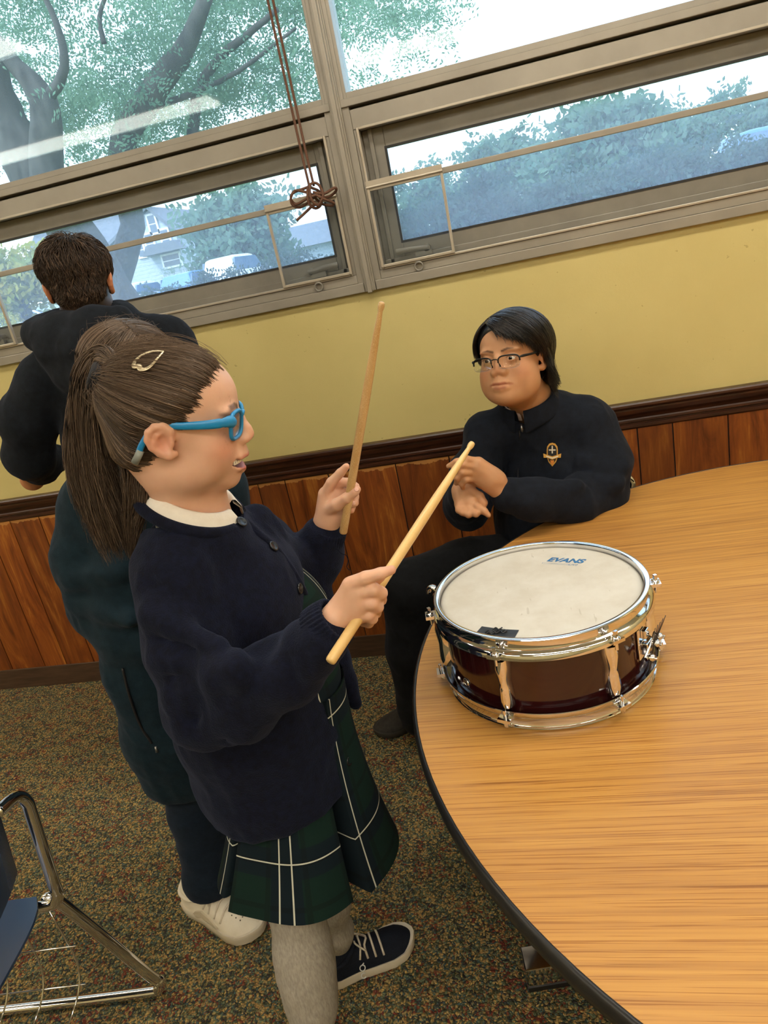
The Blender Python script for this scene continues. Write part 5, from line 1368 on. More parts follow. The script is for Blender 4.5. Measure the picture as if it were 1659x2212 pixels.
# ponytail
tw = GH(tieL*1.06)
def tail(name, pts, widths, n, yofs, rgen, zlen=(.72, 1.0), flat=.75, parent=None, cc=(C1, C2, C3), clump=26):
    ctr = np.array([at(*p) for p in pts]); N = 22; c = catmull(ctr, N); w = np.interp(np.linspace(0, 1, N), np.linspace(0, 1, len(widths)), widths)*depth(ctr[len(ctr)//2])/FPX
    tg = np.gradient(c, axis=0); tg /= np.linalg.norm(tg, axis=1)[:, None]
    vw = CF/np.linalg.norm(CF); sd = np.cross(tg, vw); sd /= np.linalg.norm(sd, axis=1)[:, None]; dp = np.cross(sd, tg)
    ang = rgen.uniform(0, 2*math.pi, n); rr = np.sqrt(rgen.random(n))
    cid = rgen.integers(0, clump, n); ca = rgen.uniform(0, 2*math.pi, clump); cr_ = np.sqrt(rgen.random(clump))
    u = .45*rr*np.cos(ang)+.62*cr_[cid]*np.cos(ca[cid]); v = .45*rr*np.sin(ang)+.62*cr_[cid]*np.sin(ca[cid])
    ph_ = rgen.uniform(0, 6.28, clump)
    L = rgen.uniform(*zlen, n)*(1-.12*rgen.random(clump)[cid])
    tt = np.linspace(0, 1, 20)[None]*L[:, None]*(N-1); i = np.clip(tt.astype(int), 0, N-2); f = (tt-i)[..., None]
    def S_(A): return A[i]*(1-f)+A[i+1]*f
    W_ = (w[i]*(1-f[..., 0])+w[i+1]*f[..., 0])
    wv = .10*np.sin(tt/N*9+ph_[cid][:, None])+.05*np.sin(tt/N*23+rgen.uniform(0, 6, n)[:, None])
    pull = 1-.25*(tt/N)**2*(rgen.random((n, 1)))
    P = S_(c)+S_(sd)*((u[:, None]*pull+wv)*W_)[..., None]+S_(dp)*((v[:, None]*pull+wv*.5)*W_*flat)[..., None]
    strands_obj(name, P, .00072, .00022, hair_cols(n, rgen, *cc, .16)*(.75+.5*rgen.random(clump)[cid])[:, None], M_HAIR, parent)
T0 = (242, 784, tw[1])
tail('ponytail', [T0, (222, 776, .935), (197, 810, .93), (187, 900, .925), (198, 1010, .92), (230, 1115, .915), (266, 1215, .91)], [15, 32, 40, 44, 56, 62, 52], 4200, 0, rg, parent=hair)
tail('loose_lock', [(272, 930, .92), (292, 1000, .915), (298, 1075, .905), (288, 1140, .90), (288, 1222, .895)], [26, 36, 30, 26, 14], 1100, 0, rg, parent=hair)
tail('loose_lock', [(210, 800, .94), (175, 870, .93), (172, 980, .925), (195, 1090, .915), (215, 1195, .91)], [18, 22, 26, 30, 26], 360, 0, rg, zlen=(.5, 1.0), parent=hair, clump=14)
# flyaway hairs
nf = 700; df = rg.normal(size=(nf, 3)); df[:, 2] = np.abs(df[:, 2]); df /= np.linalg.norm(df, axis=1)[:, None]; df = df[hair_region(df, .0)]
D = slerp(df, np.tile(tdir, (len(df), 1)), np.linspace(0, .8, 12)); lift = (.007+.018*rg.random((len(df), 1))**2*np.sin(np.linspace(.2, 3, 12))[None]+.006*rg.random((len(df), 1))*np.linspace(0, 1, 12)[None])
strands_obj('flyaway_hair', scalp_pt(GH, D+rg.normal(size=(len(df), 1, 3))*.04, lift), .00028, .00015, hair_cols(len(df), rg, C2, C3), M_HAIR, hair)
# hair tie and clip
m = MB()
tq = tw-(GH.R@tdir)*.010
for q in range(3):
    A = axis_from(GH.R@tdir); a = np.linspace(0, 2*math.pi, 25)[:-1]
    m.tube(tq+GH.R@tdir*(.004*q)+np.outer(np.cos(a), A[:, 0])*.0165+np.outer(np.sin(a), A[:, 1])*.0165, .0042, 8, closed=True)
obj('hair_tie', m, plain('dark_elastic', (.012, .012, .016), .8), hair, smooth=True)
clip_px = [(353, 759), (334, 758), (312, 764), (296, 775), (289, 786), (291, 792), (300, 790), (303, 797), (315, 797), (327, 789), (340, 774)]
Sc = SDF(); GH.ell(Sc, CR_C, CR_R+.0135, k=.02); GH.ell(Sc, (0, .030, .036), (.0765, .0745, .0705), k=.03)
cpnt = catmull([hit(Sc, x, y)[0] for x, y in clip_px+[clip_px[0]]], 60)[:-1]
obj('hair_clip', MB().tube(cpnt, np.interp(np.linspace(0, 1, 59), [0, .25, .45, .6, .75, 1], [.0014, .0020, .0036, .0040, .0028, .0014]), 8, closed=True, flat=(hit(Sc, 315, 780)[1], .35)), varied('glitter_clip', srgb('C9B68E'), srgb('F2E6CC'), 1600, .25, .5), hair, smooth=True)
# ---------------------------------------------------------------- clothes
Rl = np.array([FG, LG, [0, 0, 1]]).T
ring_c = at(414, 1084, .962); up_c = np.array([.60, .02, 1.0]); up_c /= np.linalg.norm(up_c); fa = FG-up_c*(FG@up_c); fa /= np.linalg.norm(fa); la = np.cross(up_c, fa)
def ring(a, rf, rl, h): return ring_c+np.outer(rf*np.cos(a), fa)+np.outer(rl*np.sin(a), la)+np.outer(h*np.ones(len(a)), up_c)
aa = np.linspace(.30, 2*math.pi-.30, 60)
rows = []
for rf, h in ((.056, -.010), (.056, .008), (.058, .015), (.063, .016), (.069, .008), (.0765, -.002), (.0795, -.006), (.078, -.0078), (.069, .004), (.061, .010)):
    tipw = 1+.10*np.exp(-((aa-.3)/.25)**2)+.10*np.exp(-((aa-2*math.pi+.3)/.25)**2)
    rows.append(ring(aa, rf*1.02*(tipw if rf > .066 else 1), rf*1.02, h-(.012*(tipw-1)*6 if rf > .07 else 0)))
obj('shirt_collar', MB().grid(np.array(rows)), M_SHIRT, girl, smooth=True)
SF = SDF()
SF.capx(at(418, 1120, .97), at(436, 1165, .98), .058, .066, LG, 1.1, k=.02); SF.sub(S_GIRL, inflate=.002)
sdf_obj('shirt', SF, .005, M_SHIRT, girl)
Cg = SDF()
st = 1.12
stn = [(440, 1170, .978, .080), (490, 1285, .990, .118), (520, 1400, 1.0, .132), (556, 1530, 1.005, .140), (598, 1650, 1.01, .140), (620, 1715, 1.01, .137)]
pt = [at(x, y, Y) for x, y, Y, r in stn]
for i in range(len(pt)-1): Cg.capx(pt[i], pt[i+1], stn[i][3], stn[i+1][3], LG, (1.12, 1.08, 1.02, .96, .92)[i], k=.03)
sh = at(384, 1222, .895)
Cg.chain([at(430, 1150, .955), sh], [.050, .056], k=.05)
arm = [at(385, 1260, .880), at(408, 1400, .852), at(448, 1518, .836), at(515, 1512, .822), at(610, 1450, .808), at(690, 1375, .800)]
Cg.chain(arm, [.058, .060, .060, .055, .046, .036], k=.020)
larm = [at(480, 1165, 1.075), at(560, 1190, 1.125), at(640, 1275, 1.165), at(682, 1205, 1.152), at(700, 1160, 1.142)]
Cg.chain(larm, [.058, .058, .052, .042, .034], k=.025)
# far front panel of the open cardigan
Cg.chain([at(556, 1118, 1.06), at(632, 1210, 1.10), at(684, 1292, 1.11), at(728, 1420, 1.11), at(768, 1520, 1.10)], [.020, .020, .020, .016, .012], k=.025)
# elbow crook, folds
Cg.cap(at(512, 1395, .775), at(560, 1385, .79), .010, .020, k=.035, cut=True)
for a_, b_, r in (((360, 1375, .800), (500, 1425, .760), .007), ((375, 1458, .785), (520, 1455, .752), .007), ((430, 1555, .78), (500, 1455, .752), .007), ((490, 1585, .778), (540, 1450, .752), .006), ((330, 1260, .83), (420, 1330, .80), .006), ((600, 1390, .755), (640, 1480, .765), .005)):
    Cg.cap(at(*a_), at(*b_), r, r*.7, k=.022, cut=True)
for a_, b_, r in (((330, 1330, .815), (470, 1395, .785), .012), ((350, 1420, .80), (500, 1440, .770), .012), ((380, 1500, .79), (510, 1440, .765), .013), ((455, 1590, .80), (470, 1470, .77), .010), ((500, 1560, .79), (520, 1470, .765), .009)):
    Cg.cap(at(*a_), at(*b_), r, r*.8, k=.026)
# front opening and neck hole
Cg.capx(at(414, 1075, .962), at(420, 1118, .965), .074, .072, LG, 1.0, k=.012, cut=True)
Cg.plane(at(606, 1688, 1.0), np.array([.10, .0, -1.0])-LG*.14, k=.012)
S_CARD = Cg
def card_fold(V, F): return V
wrG = [dict(amp=.0070, scale=(9, 7, 6), seed=3.0), dict(amp=.0024, scale=(24, 18, 15), seed=9.0)]
card = sdf_obj('cardigan', Cg, .0045, M_KNIT, girl, wr=wrG)
rib_cuff('cuff', at(690, 1368, .802), at(727, 1339, .803), .0365, .0330, M_KNIT, card)
rib_cuff('cuff', at(692, 1182, 1.146), at(710, 1140, 1.140), .0355, .0330, M_KNIT, card)
obj('neck_ribbing', MB().tube(ring(np.linspace(.42, 2*math.pi-.42, 48), .0805, .0805, -.007+.0*aa[:48]), .0090, 10), M_KNIT, card, smooth=True)
hemc = at(606, 1684, 1.0); seg = 220; a = np.arange(seg+1)*2*math.pi/seg; rows = []
for i in range(10):
    q = i/9; r_ = .139-.006*q+.0009*np.sin(a*70); z = .018-.046*q
    rows.append(hemc+np.outer(np.cos(a)*r_, FG)+np.outer(np.sin(a)*r_*.93, LG)+np.array([0, 0, 1])*z+np.outer(np.cos(a)*.014+np.sin(a)*.0-np.sin(a)*-.018, [0, 0, 1]))
rows.append(rows[-1]+(hemc-rows[-1])*.08)
obj('hem_ribbing', MB().grid(np.array(rows)), M_KNIT, card, smooth=True)
M_BTN = plain('dark_button', (.012, .013, .017), .25)
def button(S_, px, py, parent, r=.0092, mat=None, name='button'):
    p, n = hit(S_, px, py); A = axis_from(n)
    m = MB().lathe([(0, .0022), (r*.55, .0020), (r*.7, .0030), (r*.95, .0030), (r, .0018), (r, 0)], 20, p+n*.0055, A)
    return obj(name, m, mat or M_BTN, parent, smooth=True)
for px, py in ((517, 1133), (585, 1185), (640, 1272), (707, 1464), (747, 1643)): button(Cg, px, py, card)
# placket: a folded knit band down the near front edge
pl = [hit(Cg, x, y)[0] for x, y in ((520, 1118), (556, 1152), (598, 1190), (640, 1250), (668, 1310))]
obj('placket', MB().tube(catmull(pl, 30), .0075, 8), M_KNIT, card, smooth=True)
# jumper front showing between the cardigan edges, then the pleated skirt
def plaid_mat():
    m, nt, b, out = node_mat('green_plaid'); g = NT(nt); a = g.attr('uvp'); s = g.n('ShaderNodeSeparateXYZ', ins={0: a.outputs['Vector']})
    def lines(x, period, off, w):
        f = g.math('FRACT', g.math('ADD', g.math('DIVIDE', x, period), off)); return g.math('LESS_THAN', g.math('ABSOLUTE', g.math('SUBTRACT', f, .5)), w/period/2)
    u, v = s.outputs[0], s.outputs[1]
    dk = g.math('MAXIMUM', lines(u, .150, -.3576, .060), lines(v, .26, -.6346, .06))
    c = g.mixc(g.math('MULTIPLY', dk, .7), srgb('0F2622'), srgb('0C1424'))
    sub = g.math('MAXIMUM', lines(u, .075, .3, .010), lines(v, .087, .1, .010)); c = g.mixc(g.math('MULTIPLY', sub, .45), c, srgb('0A1013'))
    w = g.math('MAXIMUM', g.math('MAXIMUM', lines(u, .150, -.2743, .0030), lines(u, .150, -.4410, .0030)), lines(v, .26, -.6346, .0028))
    c = g.mixc(w, c, srgb('C9CBBE')); nt.links.new(c, b.inputs['Base Color']); b.inputs['Roughness'].default_value = .9
    b.inputs['Specular IOR Level'].default_value = .2
    nt.links.new(g.bump(g.noise(g.coord('Object'), 600, 2), .2, .0005), b.inputs['Normal']); return m
M_PLAID = plaid_mat()
def skirt():
    n, k = 26, 361; wc = at(622, 1480, 1.02); hc = at(662, 1826, 1.02)
    ph = np.linspace(0, 2*math.pi, k); G = np.zeros((n, k, 3)); UV = np.zeros((n, k, 2))
    for i in range(n):
        t = i/(n-1); c = wc+(hc-wc)*t; r = .100+(.170-.100)*t**1.7
        # pleats: each overlaps the next one, the fold opens toward the hem
        q = (ph/(2*math.pi)*4+.397) % 1.0
        fold = np.where(q < .89, (q/.89)*.014, .014-.060*np.sin((q-.89)/.11*math.pi)-.014*(q-.89)/.11)*(.2+.8*t)
        rr = r+fold+.006*np.sin(ph*5+1)*t
        drop = .0+.012*np.sin(ph*2+.5)*t
        G[i] = c+np.outer(np.cos(ph)*rr*1.0, FG)+np.outer(np.sin(ph)*rr*1.02, LG)-np.outer(drop, [0, 0, 1])
        UV[i, :, 0] = ph*.168; UV[i, :, 1] = t*.41
    m = MB().grid(G); Gi = G+(np.array([hc[0], hc[1], 0])-G*[1, 1, 0])*.012*[1, 1, 0]; m.grid(Gi[:, ::-1]); m.grid(np.stack([G[-1], Gi[-1]]))
    me = m.mesh('skirt'); set_uvattr(me, np.vstack([UV.reshape(-1, 2), UV[:, ::-1].reshape(-1, 2), UV[-1], UV[-1]]))
    return obj('skirt', me, M_PLAID, girl, smooth=True, auto=60)
skirt()
J = SDF()
J.capx(at(545, 1210, 1.02), at(590, 1330, 1.03), .046, .090, LG, 1.1, k=.03); J.capx(at(590, 1330, 1.03), at(615, 1470, 1.02), .090, .100, LG, 1.05, k=.03)
V, F = sdf_mesh(J, .006); me = raw_mesh('jumper_front', V, F)
ang = np.arctan2((V-at(610, 1400, 1.03))@LG, (V-at(610, 1400, 1.03))@FG); set_uvattr(me, np.c_[ang*.12, V[:, 2]*1.0])
obj('jumper_front', me, M_PLAID, girl, smooth=True)
M_TIGHT = varied('heather_tights', srgb('938D84'), srgb('B2ACA2'), 260, .9, 0, .25, 700, stretch=(1, 1, .25))
Tg = SDF(); Tg.chain([at(628, 1850, .950), at(640, 1950, .930), at(654, 2050, .912), at(664, 2110, .902), at(674, 2170, .892), at(682, 2245, .874)], [.050, .0440, .0440, .0420, .0365, .0300], k=.05)
tn_ = sdf_obj('tights', Tg, .004, M_TIGHT, girl, wr=dict(amp=.0012, scale=(14, 14, 30), seed=2))
Tg = SDF(); Tg.chain([at(690, 1850, 1.075), at(712, 1950, 1.10), at(726, 2012, 1.112), at(728, 2030, 1.116)], [.046, .040, .033, .031], k=.03)
sdf_obj('tights', Tg, .004, M_TIGHT, girl, wr=dict(amp=.0012, scale=(14, 14, 30), seed=4))
M_NAVYMESH = cloth('navy_mesh', srgb('10141E'), srgb('1C2230'), 400, .8, .5, 900)
hl, to = atz(700, 2122, .0), atz(897, 2032, .0)
up_o, G, fr_ = shoe(girl, hl, to, (M_NAVYMESH, M_WRUB, M_NAVYMESH, M_LACE), .088, .080, label='navy mesh sneaker with cream sole', rugged=True)
o_, f_, n_, L_ = fr_
# the round printed logo letters on the near side of the shoe
lw = plain('white_print', srgb('E4E6E6'), .5); sd = -n_ if (n_@(CPOS-o_)) > 0 else n_
ns = n_ if (n_@(CPOS-o_)) > 0 else -n_
jj = 3 if n_ @ (CPOS-o_) < 0 else 13
base = G[10, jj]+ns*.0035; axu = f_; ayu = np.array([0, 0, 1.])*.8-ns*.35; ayu /= np.linalg.norm(ayu)
lm = MB(); a = np.linspace(0, 2*math.pi, 20)[:-1]
lm.tube(base+np.outer(np.cos(a)*.0060, axu)+np.outer(np.sin(a)*.0060, ayu), .0013, 6, closed=True); lm.tube([base+ayu*.006+axu*.001, base+ayu*.009+axu*.006], .0013, 6)
a = np.linspace(.7, 5.6, 16); b2 = base-ayu*.016-axu*.002; lm.tube(b2+np.outer(np.cos(a)*.0055, axu)+np.outer(np.sin(a)*.0055, ayu), .0013, 6)
obj('shoe_logo', lm, lw, up_o)
sk = SDF(); sk.chain([at(728, 2030, 1.116), at(730, 2085, 1.126)], [.0285, .033], k=.01)
sdf_obj('sock', sk, .004, plain('maroon_sock', srgb('4A1A24'), .9), girl)
an = at(682, 2245, .874); hl2 = np.array([an[0]-.03, an[1]+.055, 0]); to2 = hl2+np.array([.075, -.20, 0])
shoe(girl, hl2, to2, (M_NAVYMESH, M_WRUB, M_NAVYMESH, M_LACE), .086, .080)
# ---------------------------------------------------------------- her glasses
M_BLUEG = plain('blue_acetate', srgb('1C86C4'), .3); M_LENS = glass_mat('lens', 0, (.96, .97, .97))
gl = thing('eyeglasses', 'bright blue plastic glasses on the girl with the drumsticks', 'glasses', GH((0, .11, 0)))
def rrect(cx, cy, hw, hh, n=40, p=3.0):
    a = np.linspace(0, 2*math.pi, n+1)[:-1]; c, s = np.cos(a), np.sin(a)
    return np.c_[cx+hw*np.sign(c)*np.abs(c)**(2/p), cy+hh*np.sign(s)*np.abs(s)**(2/p)]
def lens_pt(q, wrap=.35, y0=.0985): return GH(np.c_[q[:, 0], y0-.24*np.abs(q[:, 0])+q[:, 1]*.12, q[:, 1]+.003])
for x in (-1, 1):
    q = rrect(x*.0330, -.004, .0235, .0190)
    obj('rim', MB().tube(lens_pt(q), .0030, 10, closed=True), M_BLUEG, gl, smooth=True)
    c = lens_pt(np.array([[x*.0330, -.004]])); ql = lens_pt(rrect(x*.0330, -.004, .0225, .0180)); k = len(ql)
    off = GH.R@np.array([0, .0008, 0])
    lm = MB().add(np.vstack([c-off, ql-off, c+off, ql+off]), [(0, 1+i, 1+(i+1) % k) for i in range(k)]+[(k+1, k+2+(i+1) % k, k+2+i) for i in range(k)]+[(1+i, k+2+i, k+2+(i+1) % k, 1+(i+1) % k) for i in range(k)])
    obj('lens', lm, M_LENS, gl, smooth=True)
    pts = [(x*.0560, .0850, .008), (x*.0635, .0835, .010), (x*.0700, .074, .010), (x*.0745, .055, .0100), (x*.0755, .024, .0110), (x*.0742, .000, .0125), (x*.0728, -.022, .006), (x*.0718, -.036, -.010), (x*.0705, -.043, -.022)]
    p_ = catmull([GH(p) for p in pts], 50); rr = np.interp(np.linspace(0, 1, 50), [0, .08, .16, .36, .5, .7, 1], [.0095, .0088, .0074, .0064, .0052, .0042, .0044])
    rr = rr*(1-.12*(np.abs(((np.linspace(0, 1, 50)*34) % 1)-.5) < .2)*((np.linspace(0, 1, 50) > .17) & (np.linspace(0, 1, 50) < .30)))
    tp_ = obj('temple', MB().tube(p_, rr, 10, flat=(GH.R@np.array([1, 0, 0]), .42)), M_BLUEG, gl, smooth=True)
    obj('strap_end', MB().tube([GH(p) for p in ((x*.0712, -.040, -.019), (x*.0700, -.045, -.027), (x*.067, -.052, -.037))], .0052, 10, flat=(GH.R@np.array([1, 0, 0]), .4)), plain('grey_strap', srgb('8E9490'), .6), tp_, smooth=True)
obj('bridge', MB().tube(catmull([lens_pt(np.array([[x, z]]))[0] for x, z in ((-.0112, .004), (-.005, .008), (.005, .008), (.0112, .004))], 12), .0032, 10), M_BLUEG, gl, smooth=True)
# a dark thread hanging from the far cuff
th_ = [at(718, 1180, 1.13), at(728, 1186, 1.12), at(738, 1196, 1.125), at(748, 1200, 1.12), at(752, 1212, 1.125), at(749, 1225, 1.12), at(756, 1232, 1.125)]
obj('loose_thread', MB().tube(catmull(th_, 40), .0007, 5), M_KNIT, card, smooth=True)
# ------------------------------------------------------------------ the boy seated across the table
BH = Head(157, 12.5, 2.0, (-.0155, 1.975, 1.1695), 1.08)
boy = thing('person', 'person in navy zip jacket and black half-rim glasses seated behind the table', 'person', (.0, 2.12, 0))
FB = np.array([-.35, -.94, 0]); FB /= np.linalg.norm(FB); LB = np.array([.94, -.35, 0])
S = SDF(); head_sdf(S, BH, nose=(.105, -.026), chin=.084, round_=1.06, wide=1.06, mw=1.3); lid_cut(S, BH, .0040)
BH.ell(S, (0, .036, -.088), (.044, .046, .022), k=.03)
for x in (-1, 1):
    BH.ell(S, (x*.038, .032, -.056), (.027, .032, .030), k=.03); BH.ell(S, (x*.0130, .092, -.031), (.0090, .011, .0078), k=.008)
nb = at(1150, 868, 2.06); S.cap(BH((0, -.020, -.07)), nb, .056, .062, k=.03)
hipB = at(1185, 1215, 2.14)
S.chain([nb, at(1180, 960, 2.09), hipB], [.05, .06, .06], k=.03)
W1 = at(1092, 1062, 1.80); W2 = at(1003, 1046, 1.84)
S.chain([at(1180, 950, 2.08), at(1300, 925, 2.05), at(1310, 1065, 1.99), at(1240, 1088, 1.885), W1], [.05, .035, .03, .028, .025], k=.02)
S.chain([at(1180, 950, 2.08), at(1060, 955, 2.04), at(1008, 1090, 1.98), W2], [.05, .035, .03, .025], k=.02)
for ch in ([hipB, at(1000, 1235, 1.98), at(874, 1275, 1.87), at(885, 1420, 1.885), at(898, 1560, 1.905)], [hipB, at(1110, 1290, 1.99), at(1010, 1335, 1.88), at(1020, 1460, 1.89), at(1030, 1590, 1.90)]):
    S.chain(ch, [.05, .05, .045, .04, .03], k=.02)
def fb(pts, rs): S.chain([at(*p) for p in pts], rs, k=.005)
yb = 1.775
# his left hand crossing on top, back of the hand to the camera
S.chain([W1, at(1060, 1035, yb+.01), at(1030, 1012, yb)], [.026, .027, .021], k=.015)
S.chain([at(1075, 1035, yb+.012), at(1034, 1000, yb)], [.022, .016], k=.012); S.chain([at(1078, 1062, yb+.01), at(1028, 1030, yb)], [.022, .016], k=.012)
fb([(1034, 998, yb), (1006, 992, yb-.012), (986, 998, yb-.014), (969, 1007, yb-.010)], [.0115, .0100, .0088, .0068])
fb([(1030, 1008, yb-.004), (1000, 1004, yb-.020), (984, 1014, yb-.020), (974, 1026, yb-.010)], [.0118, .0102, .0090, .0070])
fb([(1026, 1020, yb-.004), (1000, 1020, yb-.022), (988, 1032, yb-.018), (986, 1044, yb-.004)], [.0112, .0098, .0086, .0068])
fb([(1024, 1032, yb-.002), (1006, 1036, yb-.018), (998, 1046, yb-.012), (1000, 1054, yb)], [.0100, .0086, .0076, .0060])
fb([(1070, 1052, yb+.020), (1040, 1046, yb+.030), (1016, 1036, yb+.034), (1000, 1026, yb+.030)], [.0130, .0118, .0098, .0076])
# his right hand below it, palm turned up, thumb towards the table
S.chain([W2, at(1005, 1068, 1.81), at(1016, 1085, 1.775)], [.025, .027, .021], k=.015)
S.chain([at(992, 1060, 1.82), at(995, 1088, 1.775)], [.021, .016], k=.012)
fb([(1020, 1090, 1.77), (1034, 1096, 1.75), (1046, 1104, 1.742), (1055, 1113, 1.738)], [.0118, .0102, .0092, .0072])
fb([(1010, 1092, 1.768), (1018, 1106, 1.745), (1028, 1110, 1.735), (1036, 1106, 1.745)], [.0115, .0100, .0088, .0070])
fb([(1000, 1093, 1.77), (1004, 1107, 1.748), (1012, 1112, 1.738), (1020, 1107, 1.748)], [.0110, .0095, .0084, .0066])
fb([(990, 1090, 1.775), (991, 1102, 1.755), (998, 1107, 1.745), (1005, 1103, 1.752)], [.0100, .0085, .0076, .0060])
fb([(1018, 1062, 1.80), (1036, 1072, 1.785), (1045, 1086, 1.775), (1043, 1098, 1.768)], [.0135, .0118, .0100, .0076])
S_BOY = S
bcol = face_colours(BH, srgb('C4946F'), srgb('96503F'), srgb('BD7450'), srgb('54382A'), mw=1.12, brow_w=.0038, scalp=(.03, .02, .016))
sdf_obj('body', S, .0026, M_SKIN, boy, colf=bcol)
make_eyes(BH, boy, (.012, .008, .006), look=(.15, 1, -.10))
# hair: straight, parted, falling to the collar
rb = np.random.default_rng(5)
K1, K2, K3 = (.006, .0055, .007), (.016, .013, .014), (.035, .026, .022)
Sh = SDF(); BH.ell(Sh, CR_C, CR_R+np.array([.011, .011, .014]), k=.02); BH.ell(Sh, (0, .026, .044), (.0700, .0640, .0670), k=.02)
BH.ell(Sh, (0, -.050, -.022), (.062, .050, .062), k=.03)
Sh.plane(BH((0, .084, .072)), BH.R@np.array([0, .86, -.50]), k=.012)
for x in (-1, 1): BH.ell(Sh, (x*.075, .03, -.03), (.02, .03, .03), k=.01, cut=True); BH.ell(Sh, (x*.082, -.006, -.010), (.016, .020, .024), k=.008, cut=True)
BH.ell(Sh, (0, .075, -.02), (.085, .072, .062), k=.012, cut=True)
Sh.plane(BH((0, -.05, -.070)), BH.R@np.array([0, .2, -.98]), k=.02)
hairb = sdf_obj('hair', Sh, .004, M_HAIRB, boy, colf=lambda V: np.tile(np.array(K1)*1.2, (len(V), 1)))
def part_at(s): return np.stack([.030-.022*s, .062-.125*s, .085+.032*np.sin(s*2.2)], -1)-CR_C
def boy_strands(n, phi0, phi1, side, seedr, ext, elev, s_of, offs=(.007, .016), rad_=(.0010, .0005), curl=0.0):
    u = seedr.random(n); phi = phi0+(phi1-phi0)*u      # azimuth from the front, positive towards his right (+x)
    st = part_at(np.clip(s_of(u)+seedr.normal(size=n)*.05, 0, 1))
    el = np.radians(elev(u)+seedr.normal(size=n)*3.0)
    en = np.stack([np.sin(phi)*np.cos(el), np.cos(phi)*np.cos(el), np.sin(el)], -1)
    t = np.linspace(0, 1, 16); D = slerp(st, en, t)
    lk = vnoise(np.c_[phi*7, u*0+side*3, u*0+1]); of = offs[0]+(offs[1]-offs[0])*seedr.random((n, 1))*np.sin(np.clip(t*1.2, 0, 1)*math.pi*.5)[None]+.003*lk[:, None]
    P = scalp_pt(BH, D, of)
    L = ext(u)*(.75+.4*seedr.random(n)); dn = P[:, -1]-P[:, -2]; dn /= np.linalg.norm(dn, axis=1)[:, None]
    g = np.array([0, 0, -1.]); tt = np.linspace(0, 1, 8)[1:]
    out = (P[:, -1]-BH(CR_C)); out[:, 2] = 0; out /= np.linalg.norm(out, axis=1)[:, None]+1e-9
    E = P[:, -1][:, None]+(dn[:, None]*(1-.5*tt)[None, :, None]+g*.5*tt[None, :, None]+out[:, None]*curl*(tt**2)[None, :, None])*(L[:, None]*tt[None])[..., None]
    return np.concatenate([P, E], 1)
Ps = [boy_strands(1300, -.02, -1.25, -1, rb, lambda u: .012+.018*u, lambda u: 17-24*u, lambda u: .02+.14*u, (.012, .021)),
      boy_strands(1600, -1.15, -2.2, -1, rb, lambda u: .050+.035*u, lambda u: -10-18*u, lambda u: .15+.4*u, (.014, .027), curl=.15),
      boy_strands(1500, -2.1, -3.6, -1, rb, lambda u: .06+.0*u, lambda u: -26+0*u, lambda u: .5+.4*u, (.014, .027), curl=.30),
      boy_strands(1100, 2.7, 1.35, 1, rb, lambda u: .06-.02*u, lambda u: -24+14*u, lambda u: .9-.7*u, (.013, .020)),
      boy_strands(700, 1.4, .80, 1, rb, lambda u: .030-.012*u, lambda u: -12+14*u, lambda u: .20-.17*u, (.011, .016)),
      boy_strands(50, -.02, -.5, 1, rb, lambda u: .014+0*u, lambda u: 22-10*u, lambda u: .03+0*u, (.011, .016))]
for P in Ps:
    strands_obj('hair_strands', P, .0009, .0003, hair_cols(len(P), rb, K1, K2, K3, .06), M_HAIRB, hairb)
# jacket
Jk = SDF(); stb = 1.30
tor = [(1165, 935, 2.085, .088), (1185, 1010, 2.085, .120), (1195, 1110, 2.085, .132), (1195, 1215, 2.13, .135)]
pt = [at(x, y, Y) for x, y, Y, r in tor]
for i in range(3): Jk.capx(pt[i], pt[i+1], tor[i][3], tor[i+1][3], LB, stb, k=.03)
Jk.chain([at(1058, 945, 2.06), at(1155, 905, 2.07), at(1262, 912, 2.06)], [.066, .075, .068], k=.05)
Jk.chain([at(1272, 925, 2.055), at(1302, 1000, 2.02), at(1302, 1068, 1.995), at(1240, 1087, 1.89), at(1150, 1080, 1.825), at(1098, 1068, 1.80)], [.072, .074, .064, .051, .047, .040], k=.03)
Jk.chain([at(1052, 950, 2.05), at(1025, 1030, 2.01), at(1012, 1095, 1.975), at(1002, 1085, 1.90), at(1000, 1068, 1.855)], [.068, .066, .062, .050, .040], k=.03)
for a_, b_, r in (((1262, 1000, 1.962), (1340, 1010, 1.955), .010), ((1245, 1050, 1.925), (1330, 1045, 1.925), .012), ((1180, 1058, 1.835), (1245, 1050, 1.850), .010)):
    Jk.cap(at(*a_), at(*b_), r, r*.8, k=.045)
Jk.cap(BH((0, -.02, -.06)), at(1140, 880, 2.05), .060, .066, k=.012, cut=True)
S_JK = Jk
jacket = sdf_obj('jacket', Jk, .0055, M_JACKET, boy, wr=[dict(amp=.010, scale=(8, 8, 6), seed=6.0), dict(amp=.002, scale=(22, 22, 15), seed=2.0)])
rib_cuff('cuff', at(1112, 1073, 1.808), at(1088, 1060, 1.797), .039, .037, M_JACKET, jacket, amp=.0004)
rib_cuff('cuff', at(1000, 1078, 1.88), at(1001, 1056, 1.850), .039, .037, M_JACKET, jacket, amp=.0004)
rc = at(1140, 868, 2.045); up_b = np.array([-.12, -.36, 1.0]); up_b /= np.linalg.norm(up_b); fB = FB-up_b*(FB@up_b); fB /= np.linalg.norm(fB); lB = np.cross(up_b, fB)
def ringB(a, rf, rl, h): return rc+np.outer(rf*np.cos(a), fB)+np.outer(rl*np.sin(a), lB)+np.outer(h*np.ones(len(a)), up_b)
a_ = np.linspace(.16, 2*math.pi-.16, 64); rows = []
